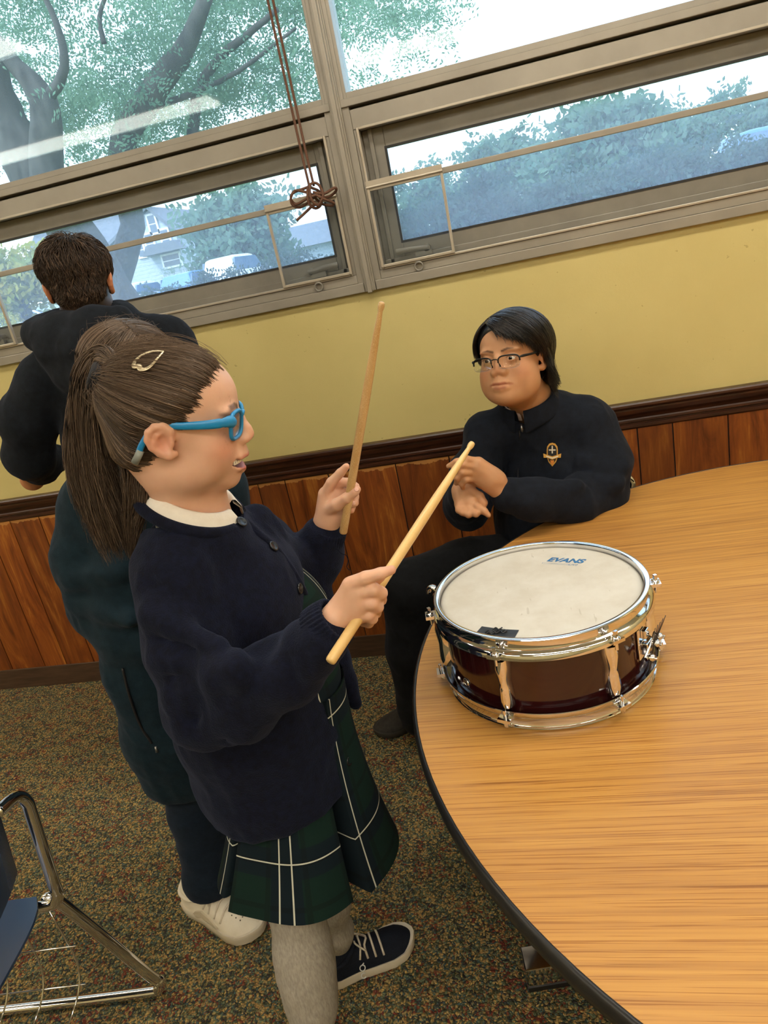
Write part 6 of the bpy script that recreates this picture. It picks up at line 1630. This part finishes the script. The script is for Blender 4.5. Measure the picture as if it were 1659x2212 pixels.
for rf, h in ((.070, -.022), (.069, .0), (.071, .018), (.075, .024), (.080, .020), (.089, .0), (.096, -.020), (.0965, -.0245), (.092, -.022), (.082, -.008)):
    w_ = 1+.08*np.exp(-((a_-.16)/.3)**2)+.08*np.exp(-((a_-2*math.pi+.16)/.3)**2)
    rows.append(ringB(a_, rf*(w_ if rf > .085 else 1), rf*1.0, h-(.010*(w_-1)/.08 if rf > .085 else 0)))
obj('jacket_collar', MB().grid(np.array(rows)), M_JACKET, jacket, smooth=True)
rows = [ringB(np.linspace(.06, 2*math.pi-.06, 60), r, r, h) for r, h in ((.062, -.02), (.0625, .004), (.0635, .016), (.066, .014), (.0665, -.01))]
obj('shirt_collar', MB().grid(np.array(rows)), varied('pink_shirt', srgb('D6B9B4'), srgb('E3D3CE'), 40, .9), boy, smooth=True)
# zip, pull tab, embroidered crest
zp = [hit(Jk, x, y) for x, y in ((1121, 908), (1123, 930), (1123, 955), (1122, 980), (1120, 1010), (1118, 1040))]
obj('zip', MB().tube(catmull([p+n*.003 for p, n in zp], 40), .0022, 6), plain('dark_zip', (.02, .02, .024), .4, .4), jacket, smooth=True)
p, n = hit(Jk, 1127, 918); A = axis_from(n)
obj('zip_pull', MB().tube([p+n*.006, p+n*.007-np.array([0, 0, .012]), p+n*.005-np.array([0, 0, .026])], [.0025, .0042, .0035], 8, flat=(n, .5)), plain('pewter', (.3, .3, .32), .3, .9), jacket, smooth=True)
_cp = [hit(Jk, 1193+x, 983+y) for x in (-14, 0, 14) for y in (-22, 0, 22)]; CRN = np.mean([q[1] for q in _cp], 0); CRN /= np.linalg.norm(CRN); CRP = _cp[4][0]; CRP = CRP+CRN*(max((q[0]-CRP)@CRN for q in _cp)+.0045)
def crest(poly, mat, lift, name, parent, th=.0008):
    k = len(poly); nn = CRN; ds = [ray(1193+x*.92, 983+y*.92) for x, y in poly]
    bs = np.array([CPOS+d*(((CRP-CPOS)@nn)/(d@nn)) for d in ds])+nn*(lift-.003)
    m = MB().add(np.vstack([bs, bs+nn*th]), [tuple(range(k)), tuple(range(k, 2*k))[::-1]]+[(i, (i+1) % k, k+(i+1) % k, k+i) for i in range(k)])
    return obj(name, m, mat, parent)
M_GOLD = plain('gold_thread', srgb('C8963C'), .6); M_CWH = plain('white_thread', srgb('D9D2C0'), .7); M_ORN = plain('orange_thread', srgb('C87A28'), .7); M_DKT = plain('dark_thread', (.008, .008, .010), .8)
sh_ = [(14*math.sin(t), -14-14*math.cos(t)) for t in np.linspace(-2.2, 2.2, 20)][::1]
shield = [(-13, -12), (-12, -20), (-7, -27), (0, -29), (7, -27), (12, -20), (13, -12), (13, 4), (9, 16), (0, 27), (-9, 16), (-13, 4)]
cg = crest(shield, M_GOLD, .0035, 'crest', jacket, th=.003)
crest([(x*.80, y*.84) for x, y in shield], M_DKT, .0078, 'crest_field', cg)
crest([(-1.5, -22), (1.5, -22), (1.5, -4), (-1.5, -4)], M_CWH, .0094, 'crest_cross', cg); crest([(-8, -13.5), (8, -13.5), (8, -10.5), (-8, -10.5)], M_CWH, .0094, 'crest_cross', cg)
crest([(-21, -4), (-13, -1), (0, 3), (13, -1), (21, -4), (20, 6), (13, 6), (0, 11), (-13, 6), (-20, 6)], M_GOLD, .0110, 'crest_ribbon', cg)
crest([(-14, 1), (0, 5.5), (14, 1), (14, 4), (0, 8.5), (-14, 4)], M_CWH, .0124, 'crest_ribbon', cg)
crest([(-5, 12), (5, 12), (3, 19), (0, 24), (-3, 19)], M_ORN, .0098, 'crest_flame', cg)
# trousers and shoes
Tb = SDF()
Tb.chain([hipB, at(1010, 1228, 1.975), at(884, 1268, 1.872)], [.115, .088, .078], k=.03); Tb.chain([at(884, 1270, 1.872), at(888, 1400, 1.885), at(906, 1515, 1.905), at(906, 1545, 1.91)], [.076, .070, .064, .060], k=.03)
Tb.chain([hipB, at(1110, 1285, 1.985), at(1010, 1335, 1.875)], [.115, .088, .075], k=.03); Tb.chain([at(1010, 1335, 1.875), at(1020, 1460, 1.89), at(1030, 1580, 1.90)], [.074, .066, .058], k=.03)
sdf_obj('trousers', Tb, .006, M_PANTS, boy, wr=[dict(amp=.006, scale=(8, 8, 7), seed=1.0), dict(amp=.002, scale=(20, 20, 14), seed=5)])
M_SUEDE = varied('charcoal_suede', srgb('2A2827'), srgb('3A3735'), 80, .95, 0, .3, 500); M_DSOLE = plain('dark_sole', srgb('33312F'), .7)
t1, h1_ = atz(811, 1588, .0), atz(920, 1548, .0); hd = (h1_-t1)/np.linalg.norm(h1_-t1)
shoe(boy, t1+hd*.27, t1, (M_SUEDE, M_DSOLE, M_SUEDE, plain('grey_lace', srgb('55504C'), .8)), .100, .088, soleh=.024)
t2 = at(1030, 1600, 1.90); t2[2] = 0; t2 = t2+np.array([-.06, -.12, 0])
shoe(boy, t2+hd*.27, t2, (M_SUEDE, M_DSOLE, M_SUEDE, plain('grey_lace', srgb('55504C'), .8)), .100, .088, soleh=.024)
# his glasses
M_BLKM = plain('black_metal', (.010, .011, .012), .35, .3)
bg = thing('eyeglasses', 'thin black half-rim glasses low on the nose of the seated person', 'glasses', BH((0, .115, -.01)))
def bl_pt(q, y0=.1125): return BH(np.c_[q[:, 0], y0-.9*np.abs(q[:, 0])**2*3.2+q[:, 1]*.08, q[:, 1]-.010])
for x in (-1, 1):
    q = rrect(x*.0345, 0, .0255, .0155, 48, 3.4)
    top = q[(q[:, 1] > -.004)]; top = top[np.argsort(top[:, 0])]
    obj('brow_bar', MB().tube(bl_pt(top), .0021, 8), M_BLKM, bg, smooth=True)
    lowq = q[(q[:, 1] <= -.003)]; lowq = lowq[np.argsort(lowq[:, 0])]
    obj('rim_wire', MB().tube(bl_pt(lowq), .0005, 6), plain('pale_wire', srgb('A08A86'), .3), bg, smooth=True)
    c = bl_pt(np.array([[x*.0345, 0.]])); ql = bl_pt(q*np.array([1, .97])); k = len(ql); off = BH.R@np.array([0, .0007, 0])
    lm = MB().add(np.vstack([c-off, ql-off, c+off, ql+off]), [(0, 1+i, 1+(i+1) % k) for i in range(k)]+[(k+1, k+2+(i+1) % k, k+2+i) for i in range(k)]+[(1+i, k+2+i, k+2+(i+1) % k, 1+(i+1) % k) for i in range(k)])
    obj('lens', lm, M_LENS, bg, smooth=True)
    e = bl_pt(np.array([[x*.0595, .008]]))[0]
    tpts = [e, BH((x*.0665, .095, .000)), BH((x*.0755, .070, .003)), BH((x*.0800, .030, .008)), BH((x*.0810, -.006, .012)), BH((x*.078, -.024, .004)), BH((x*.075, -.034, -.012))]
    obj('temple', MB().tube(catmull(tpts, 40), np.interp(np.linspace(0, 1, 40), [0, .15, .3, 1], [.0022, .0036, .0030, .0030]), 8, flat=(BH.R@np.array([1, 0, 0]), .4)), M_BLKM, bg, smooth=True)
    obj('nose_pad', MB().tube([bl_pt(np.array([[x*.0095, .002]]))[0], BH((x*.0105, .104, -.018))], [.0008, .0022], 8), M_BLKM, bg, smooth=True)
obj('bridge', MB().tube(catmull([bl_pt(np.array([[x, z]]))[0] for x, z in ((-.010, .006), (-.004, .009), (.004, .009), (.010, .006))], 12), .0013, 8), M_BLKM, bg, smooth=True)
# the chair he sits on, hidden behind the table
Mc = np.eye(4); ub = -FB; Mc[:3, 0] = ub; Mc[:3, 1] = [-ub[1], ub[0], 0]; hp = np.array([hipB[0], hipB[1], 0]); Mc[:3, 3] = hp+ub*.20+np.array([-ub[1], ub[0], 0])*.22
school_chair('school_chair', 'blue plastic chair under the person seated behind the table', M_BLUE, Mc, basket=False)
# ------------------------------------------------------------------ the boy looking out of the window, seen from behind
WH = Head(24, -4, 2, at(172, 615, 1.75), .98)
wboy = thing('person', 'person with short brown hair in black hoodie standing facing the window', 'person', (-1.13, 1.80, 0))
FW = np.array([-.41, .91, 0]); LW_ = np.array([.91, .41, 0])
S = SDF(); head_sdf(S, WH); lid_cut(S, WH)
nbw = at(205, 715, 1.77); S.cap(WH((0, -.02, -.06)), nbw, .050, .056, k=.03)
hw = np.array([nbw[0]+.01, nbw[1]+.02, .84])
S.chain([nbw, (nbw+hw)/2, hw], [.05, .06, .06], k=.03)
elb = at(48, 985, 1.74); S.chain([nbw-[0, 0, .06], at(95, 830, 1.72), elb, at(70, 1035, 1.86), at(140, 985, 2.02)], [.05, .04, .034, .030, .024], k=.02)
S.chain([nbw-[0, 0, .06], nbw+LW_*.17-[0, 0, .10], nbw+LW_*.22+FW*.02-[0, 0, .36], nbw+LW_*.14+FW*.22-[0, 0, .40]], [.05, .04, .034, .026], k=.02)
for hc_, s in ((at(140, 985, 2.02), -1), (nbw+LW_*.14+FW*.22-np.array([0, 0, .40]), 1)):
    S.ell(hc_+FW*.03, (.030, .040, .020), k=.015)
    for i in range(4): S.chain([hc_+FW*.05+LW_*(.017*(i-1.5)), hc_+FW*.085+LW_*(.018*(i-1.5)), hc_+FW*.100+LW_*(.018*(i-1.5))-[0, 0, .016]], [.009, .008, .0065], k=.005)
    S.chain([hc_+FW*.02+LW_*.028*s*-1, hc_+FW*.06+LW_*.040*s*-1], [.011, .0075], k=.008)
for s in (-1, 1): S.chain([hw, hw+LW_*.09*s-[0, 0, .40], hw+LW_*.10*s-[0, 0, .76]], [.05, .04, .03], k=.02)
wcol = face_colours(WH, srgb('CF9069'), srgb('A85A50'), srgb('D07A5A'), srgb('3A2618'), scalp=(.05, .034, .024))
def wcol2(V):
    c = wcol(V); p = WH.inv(V); m = (p[:, 1] < .03) & (p[:, 2] > -.070) & (np.abs(p[:, 0]) < .0715) & (np.abs(p).max(1) < .14); c[m] = (.055, .036, .026); return c
sdf_obj('body', S, .0032, M_SKIN, wboy, colf=wcol2)
make_eyes(WH, wboy)
rw = np.random.default_rng(9)
Sh = SDF(); WH.ell(Sh, CR_C, CR_R+.003, k=.02); WH.ell(Sh, (0, .030, .037), (.0655, .0635, .0595), k=.006); WH.ell(Sh, (0, -.045, -.018), (.0605, .0505, .0525), k=.01)
Sh.plane(WH((0, .088, .078)), WH.R@np.array([0, .84, -.54]), k=.012); Sh.plane(WH((0, -.06, -.060)), WH.R@np.array([0, .30, -.95]), k=.02)
for x in (-1, 1): WH.ell(Sh, (x*.079, .0, -.016), (.018, .026, .030), k=.008, cut=True)
H1, H2, H3 = (.024, .014, .009), (.075, .045, .029), (.17, .105, .066)
hairw = sdf_obj('hair', Sh, .004, M_HAIR, wboy, colf=lambda V: np.tile(np.array(H1), (len(V), 1)))
d = rw.normal(size=(16000, 3)); d /= np.linalg.norm(d, axis=1)[:, None]; p = scalp_loc(d)
keep = ((p[:, 1]-.07)*.84+(p[:, 2]-.075)*-.54 < 0) & (p[:, 2] > -.060) & ~((np.abs(p[:, 0]) > .058) & (p[:, 2] < .008) & (p[:, 1] > -.030))
d = d[keep][:8500]; n = len(d)
whorl = np.array([.2, -.35, .9]); fl = d-whorl; fl -= d*(fl*d).sum(1)[:, None]; fl /= np.linalg.norm(fl, axis=1)[:, None]+1e-9
cl_ = np.floor(d*9)+3; jit = np.stack([vnoise(cl_+k*7.3) for k in range(3)], 1); fl = fl+jit*.8+rw.normal(size=(n, 3))*.14; fl -= d*(fl*d).sum(1)[:, None]; fl /= np.linalg.norm(fl, axis=1)[:, None]+1e-9
hgt = np.clip((d[:, 2]+.45)/1.1, 0, 1); Lh = (.10+.46*hgt)*(.7+.5*rw.random(n)); lift = (.0045+.012*hgt*(.6+.6*rw.random(n)+.35*jit[:, 0]))
t = np.linspace(0, 1, 9); D = d[:, None]+fl[:, None]*(t[None]*Lh[:, None])[..., None]; off = .003+lift[:, None]*np.sin(t*1.9)[None]
strands_obj('hair_strands', scalp_pt(WH, D, off), .0009, .0004, hair_cols(n, rw, H1, H2, H3, .10), M_HAIR, hairw)
# black hoodie with its hood lying on the back
Hd = SDF()
c0, c1, c2, c3_ = at(235, 800, 1.78), at(265, 930, 1.79), at(300, 1060, 1.80), at(340, 1190, 1.81)
for a_, b_, r0, r1 in ((c0, c1, .110, .122), (c1, c2, .122, .120), (c2, c3_, .120, .118)): Hd.capx(a_, b_, r0, r1, LW_, 1.25, k=.03)
Hd.capx(c3_, np.array([c3_[0], c3_[1], .82]), .118, .118, LW_, 1.25, k=.03)
Hd.chain([at(110, 812, 1.75), nbw-[0, 0, .03], nbw+LW_*.16-[0, 0, .07]], [.070, .075, .072], k=.05)
Hd.chain([at(100, 835, 1.73), at(62, 905, 1.72), at(62, 985, 1.745), at(85, 1005, 1.84), at(120, 990, 1.95)], [.072, .068, .060, .050, .040], k=.03)
Hd.chain([nbw+LW_*.17-[0, 0, .09], nbw+LW_*.22+FW*.02-[0, 0, .36], nbw+LW_*.15+FW*.16-[0, 0, .40]], [.072, .060, .042], k=.03)
# hood: a thick roll round the neck and a sagging bag behind
hr = at(178, 712, 1.77); ang = np.linspace(0, 2*math.pi, 15)
rl = [hr+LW_*.102*math.cos(a)+FW*(.085*math.sin(a)+.01)+np.array([0, 0, .012+.014*math.sin(a)]) for a in ang]
Hd.chain(rl, [.030]*15, k=.03)
Hd.chain([at(75, 722, 1.70), at(130, 712, 1.665), at(200, 698, 1.66), at(262, 690, 1.70)], [.026, .033, .033, .028], k=.03)
Hd.chain([at(120, 760, 1.665), at(190, 752, 1.65), at(260, 740, 1.67)], [.042, .050, .040], k=.04); Hd.chain([at(150, 810, 1.66), at(215, 812, 1.65), at(270, 790, 1.67)], [.040, .052, .04], k=.03)
Hd.cap(WH((0, -.01, -.04)), nbw-[0, 0, .02], .060, .060, k=.012, cut=True)
hood = sdf_obj('hoodie', Hd, .006, M_BLACKH, wboy, wr=[dict(amp=.006, scale=(8, 8, 8), seed=4.0), dict(amp=.002, scale=(24, 24, 20), seed=8)])
sp = at(8, 905, 1.70)
obj('sleeve_badge', MB().tube([sp+[-.012, -.01, .020], sp+[-.006, -.012, .0], sp+[0.0, -.010, -.020]], [.010, .013, .010], 10), plain('white_badge', srgb('D8D4CE'), .6), hood, smooth=True)
obj('sleeve_badge', MB().tube([sp+[-.012, -.012, .034], sp+[-.008, -.014, .022]], [.008, .010], 10), plain('orange_badge', srgb('D8742A'), .6), hood, smooth=True)
Tp = SDF()
for s in (-1, 1): Tp.chain([hw+LW_*.02*s, hw+LW_*.09*s-[0, 0, .40], hw+LW_*.10*s-[0, 0, .77]], [.115, .078, .062], k=.03)
sdf_obj('trousers', Tp, .008, M_PANTS, wboy, wr=dict(amp=.006, scale=(8, 8, 7), seed=1.5))
for s in (-1, 1):
    q = hw+LW_*.10*s; q[2] = 0; shoe(wboy, q-FW*.07, q+FW*.19, (M_SUEDE, M_DSOLE, M_SUEDE, M_LACE), .095, .085)
# ------------------------------------------------------------------ the child standing behind the girl
QH = Head(-128, -12, 0, at(286, 822, 1.28), .98)
kid = thing('person', 'person in dark teal hoodie and white sneakers half hidden behind the drummer girl', 'person', (-.88, 1.30, 0))
FQ = np.array([.79, -.61, 0]); LQ = np.array([.61, .79, 0])
S = SDF(); head_sdf(S, QH); lid_cut(S, QH)
nbq = QH((0, -.03, -.14)); S.cap(QH((0, -.02, -.06)), nbq, .046, .05, k=.03)
hq = at(405, 1560, 1.31); S.chain([nbq, at(340, 1250, 1.29), hq], [.05, .06, .06], k=.03)
eq = at(222, 1318, 1.27)
S.chain([at(320, 1110, 1.29), at(205, 1120, 1.27), eq, at(285, 1375, 1.21), at(325, 1385, 1.20)], [.05, .038, .032, .028, .022], k=.02)
S.chain([at(320, 1110, 1.29), at(330, 1110, 1.29)+LQ*.15, at(350, 1330, 1.29)+LQ*.20, at(400, 1360, 1.29)+LQ*.12+FQ*.14], [.05, .038, .032, .022], k=.02)
for hc_, sg in ((at(325, 1385, 1.20), 1), (at(400, 1360, 1.29)+LQ*.12+FQ*.14, -1)):
    S.ell(hc_+FQ*.02, (.028, .028, .018), k=.015)
    for i in range(4): S.chain([hc_+FQ*.035+LQ*(.014*(i-1.5)), hc_+FQ*.065+LQ*(.015*(i-1.5))-[0, 0, .004], hc_+FQ*.075+LQ*(.015*(i-1.5))-[0, 0, .020]], [.0085, .0075, .006], k=.005)
    S.chain([hc_+LQ*.024*sg, hc_+FQ*.045+LQ*.034*sg], [.010, .007], k=.007)
lg1 = at(455, 1890, 1.285); lg2 = lg1+LQ*.17
for l in (lg1, lg2): S.chain([hq, (hq*.4+l*.6), l, l*[1, 1, 0]+[0, 0, .06]], [.05, .036, .028, .024], k=.02)
sdf_obj('body', S, .0034, M_SKIN, kid, colf=face_colours(QH, srgb('D3A07E'), srgb('AD6058'), srgb('C98468'), srgb('4A2E1E'), scalp=(.07, .045, .03)))
make_eyes(QH, kid)
rq = np.random.default_rng(33)
Sh = SDF(); QH.ell(Sh, CR_C, CR_R+.004, k=.02); QH.ell(Sh, (0, .030, .038), (.0662, .0640, .0602), k=.006); QH.ell(Sh, (0, -.05, -.03), (.062, .05, .08), k=.03)
Sh.plane(QH((0, .088, .076)), QH.R@np.array([0, .80, -.60]), k=.012); QH.ell(Sh, (0, .072, -.02), (.085, .072, .070), k=.012, cut=True)
hairq = sdf_obj('hair', Sh, .004, M_HAIR, kid, colf=lambda V: np.tile(np.array(C1), (len(V), 1)))
n = 3000; sgn = np.where(rq.random(n) < .5, -1, 1); s = rq.random(n); st = np.stack([.003*sgn+rq.normal(size=n)*.002, .080-.15*s, .085+.030*np.sin(s*2.4)], 1)-CR_C
ph = sgn*(.75+1.9*s+rq.normal(size=n)*.1); el = np.radians(-30+rq.normal(size=n)*4)
en = np.stack([np.sin(ph)*np.cos(el), np.cos(ph)*np.cos(el), np.sin(el)*np.ones(n)], -1)
D = slerp(st, en, np.linspace(0, 1, 14)); P = scalp_pt(QH, D, .007+.009*rq.random((n, 1))*np.sin(np.linspace(0, 1, 14)*2)[None]+.002*vnoise(np.c_[ph*8, ph*0, ph*0])[:, None])
g_ = np.linspace(0, 1, 9)[1:]; E_ = P[:, -1][:, None]+np.array([0, 0, -1.])*(g_[None]*(.10+.09*rq.random((n, 1))))[..., None]+rq.normal(size=(n, 1, 3))*.006*g_[None, :, None]
strands_obj('hair_strands', np.concatenate([P, E_], 1), .0009, .0004, hair_cols(n, rq, C1, C2, C3, .18), M_HAIR, hairq)
nf = 160; d = rq.normal(size=(nf, 3)); d[:, 2] = np.abs(d[:, 2])+.3; d /= np.linalg.norm(d, axis=1)[:, None]
D = d[:, None]+rq.normal(size=(nf, 1, 3))*.35*np.linspace(0, 1, 10)[None, :, None]
strands_obj('flyaway_hair', scalp_pt(QH, D, .008+.02*rq.random((nf, 1))*np.linspace(0, 1, 10)[None]), .0003, .00015, hair_cols(nf, rq, C2, C3), M_HAIR, hairq)
Hq = SDF()
tq_ = [(310, 1120, 1.30, .098), (335, 1250, 1.30, .112), (365, 1420, 1.30, .116), (400, 1560, 1.305, .114), (420, 1628, 1.31, .110)]
pt = [at(x, y, Y) for x, y, Y, r in tq_]
for i in range(4): Hq.capx(pt[i], pt[i+1], tq_[i][3], tq_[i+1][3], LQ, 1.2, k=.03)
Hq.chain([at(215, 1080, 1.275), at(320, 1060, 1.29), pt[0]+LQ*.13], [.062, .066, .06], k=.05)
Hq.chain([at(196, 1105, 1.27), at(190, 1200, 1.265), at(222, 1310, 1.265), at(275, 1365, 1.225), at(312, 1380, 1.205)], [.062, .066, .064, .054, .042], k=.03)
Hq.chain([at(320, 1095, 1.29), at(330, 1110, 1.29)+LQ*.15, at(350, 1330, 1.29)+LQ*.20, at(398, 1360, 1.29)+LQ*.13+FQ*.11], [.066, .066, .058, .040], k=.03)
Hq.chain([at(190, 1060, 1.24), at(235, 1020, 1.22), at(300, 1000, 1.24)], [.030, .042, .04], k=.04)         # hood folded on the shoulders
Hq.cap(at(160, 1250, 1.20), at(260, 1230, 1.18), .012, .016, k=.03); Hq.cap(at(170, 1300, 1.21), at(280, 1340, 1.15), .014, .014, k=.03)
Hq.cap(QH((0, -.02, -.07)), nbq-[0, 0, .03], .056, .056, k=.012, cut=True)
Hq.plane(at(415, 1668, 1.31), np.array([0, 0, -1.0]), k=.012)
hoodq = sdf_obj('hoodie', Hq, .006, M_FLEECE, kid, wr=[dict(amp=.006, scale=(8, 8, 8), seed=7.0), dict(amp=.002, scale=(24, 24, 20), seed=3)])
zq = [hit(Hq, x, y) for x, y in ((268, 1440), (283, 1500), (305, 1560), (330, 1602))]
obj('pocket_zip', MB().tube(catmull([p+n*.006 for p, n in zq], 40), .0030, 6), plain('dark_zip', (.02, .02, .024), .4, .4), hoodq, smooth=True)
p, n = hit(Hq, 337, 1610); obj('zip_pull', MB().tube([p+n*.004, p+n*.006-np.array([0, 0, .014])], [.0026, .0034], 8), plain('pewter', (.3, .3, .32), .3, .9), hoodq, smooth=True)
sm = [hit(Hq, x, y) for x, y in ((122, 1157), (150, 1156), (180, 1152), (205, 1148))]
obj('sleeve_seam', MB().tube(catmull([p+n*.0005 for p, n in sm], 30), .0022, 6), M_FLEECE, hoodq, smooth=True)
Tq = SDF()
for l in (lg1, lg2): Tq.chain([hq, hq*.45+l*.55, l, l-[0, 0, .03]], [.100, .072, .062, .060], k=.03)
Tq.plane(at(470, 1908, 1.285), np.array([0, 0, -1.0]), k=.006)
sdf_obj('trousers', Tq, .006, M_NPANTS, kid, wr=[dict(amp=.005, scale=(8, 8, 9), seed=2.5)])
M_WLEA = varied('white_leather', srgb('D9D0BD'), srgb('E4DCCB'), 30, .5, 0, .15, 300)
hl, to = atz(412, 1945, .0), atz(566, 2028, .0)
up_o, G, fr_ = shoe(kid, hl, to, (M_WLEA, M_WRUB, M_WLEA, M_LACE), .098, .085, soleh=.030, label='white leather sneaker')
o_, f_, n_, L_ = fr_
near = (n_@(CPOS-o_)) < 0     # which side of the shoe faces the camera
def onside(t, q):
    i = t*25; i0 = int(i); q0 = int(q); a = G[i0, q0]+(G[min(i0+1, 25), q0]-G[i0, q0])*(i-i0); b = G[i0, q0+1]+(G[min(i0+1, 25), q0+1]-G[i0, q0+1])*(i-i0); return a+(b-a)*(q-q0)
sd = lambda q: q if near else 16-q
out = n_*(-1 if near else 1)
sw = [(.62, 3.0), (.50, 3.6), (.38, 3.6), (.28, 3.0), (.24, 2.4), (.30, 2.2), (.38, 2.7), (.50, 3.0)]
b_ = np.array([onside(t, sd(q)) for t, q in sw]); k = len(b_)
obj('side_logo', MB().add(np.vstack([b_-out*.001, b_+out*.0045]), [tuple(range(k)), tuple(range(k, 2*k))[::-1]]+[(i, (i+1) % k, k+(i+1) % k, k+i) for i in range(k)]), plain('cream_leather', srgb('BDB29C'), .5), up_o)
m = MB()
for i in range(3):
    for j in range(4):
        p = onside(.72+.05*i, 6.6+j*.9); m.lathe([(0, .0012), (.0016, .001), (.0016, -.001)], 8, p+np.array([0, 0, .0005]))
obj('vent_hole', m, plain('hole_grey', srgb('6E675C'), .9), up_o)
q2 = lg2*[1, 1, 0]; shoe(kid, q2-f_*.06, q2+f_*.16, (M_WLEA, M_WRUB, M_WLEA, M_LACE), .096, .085, soleh=.030)
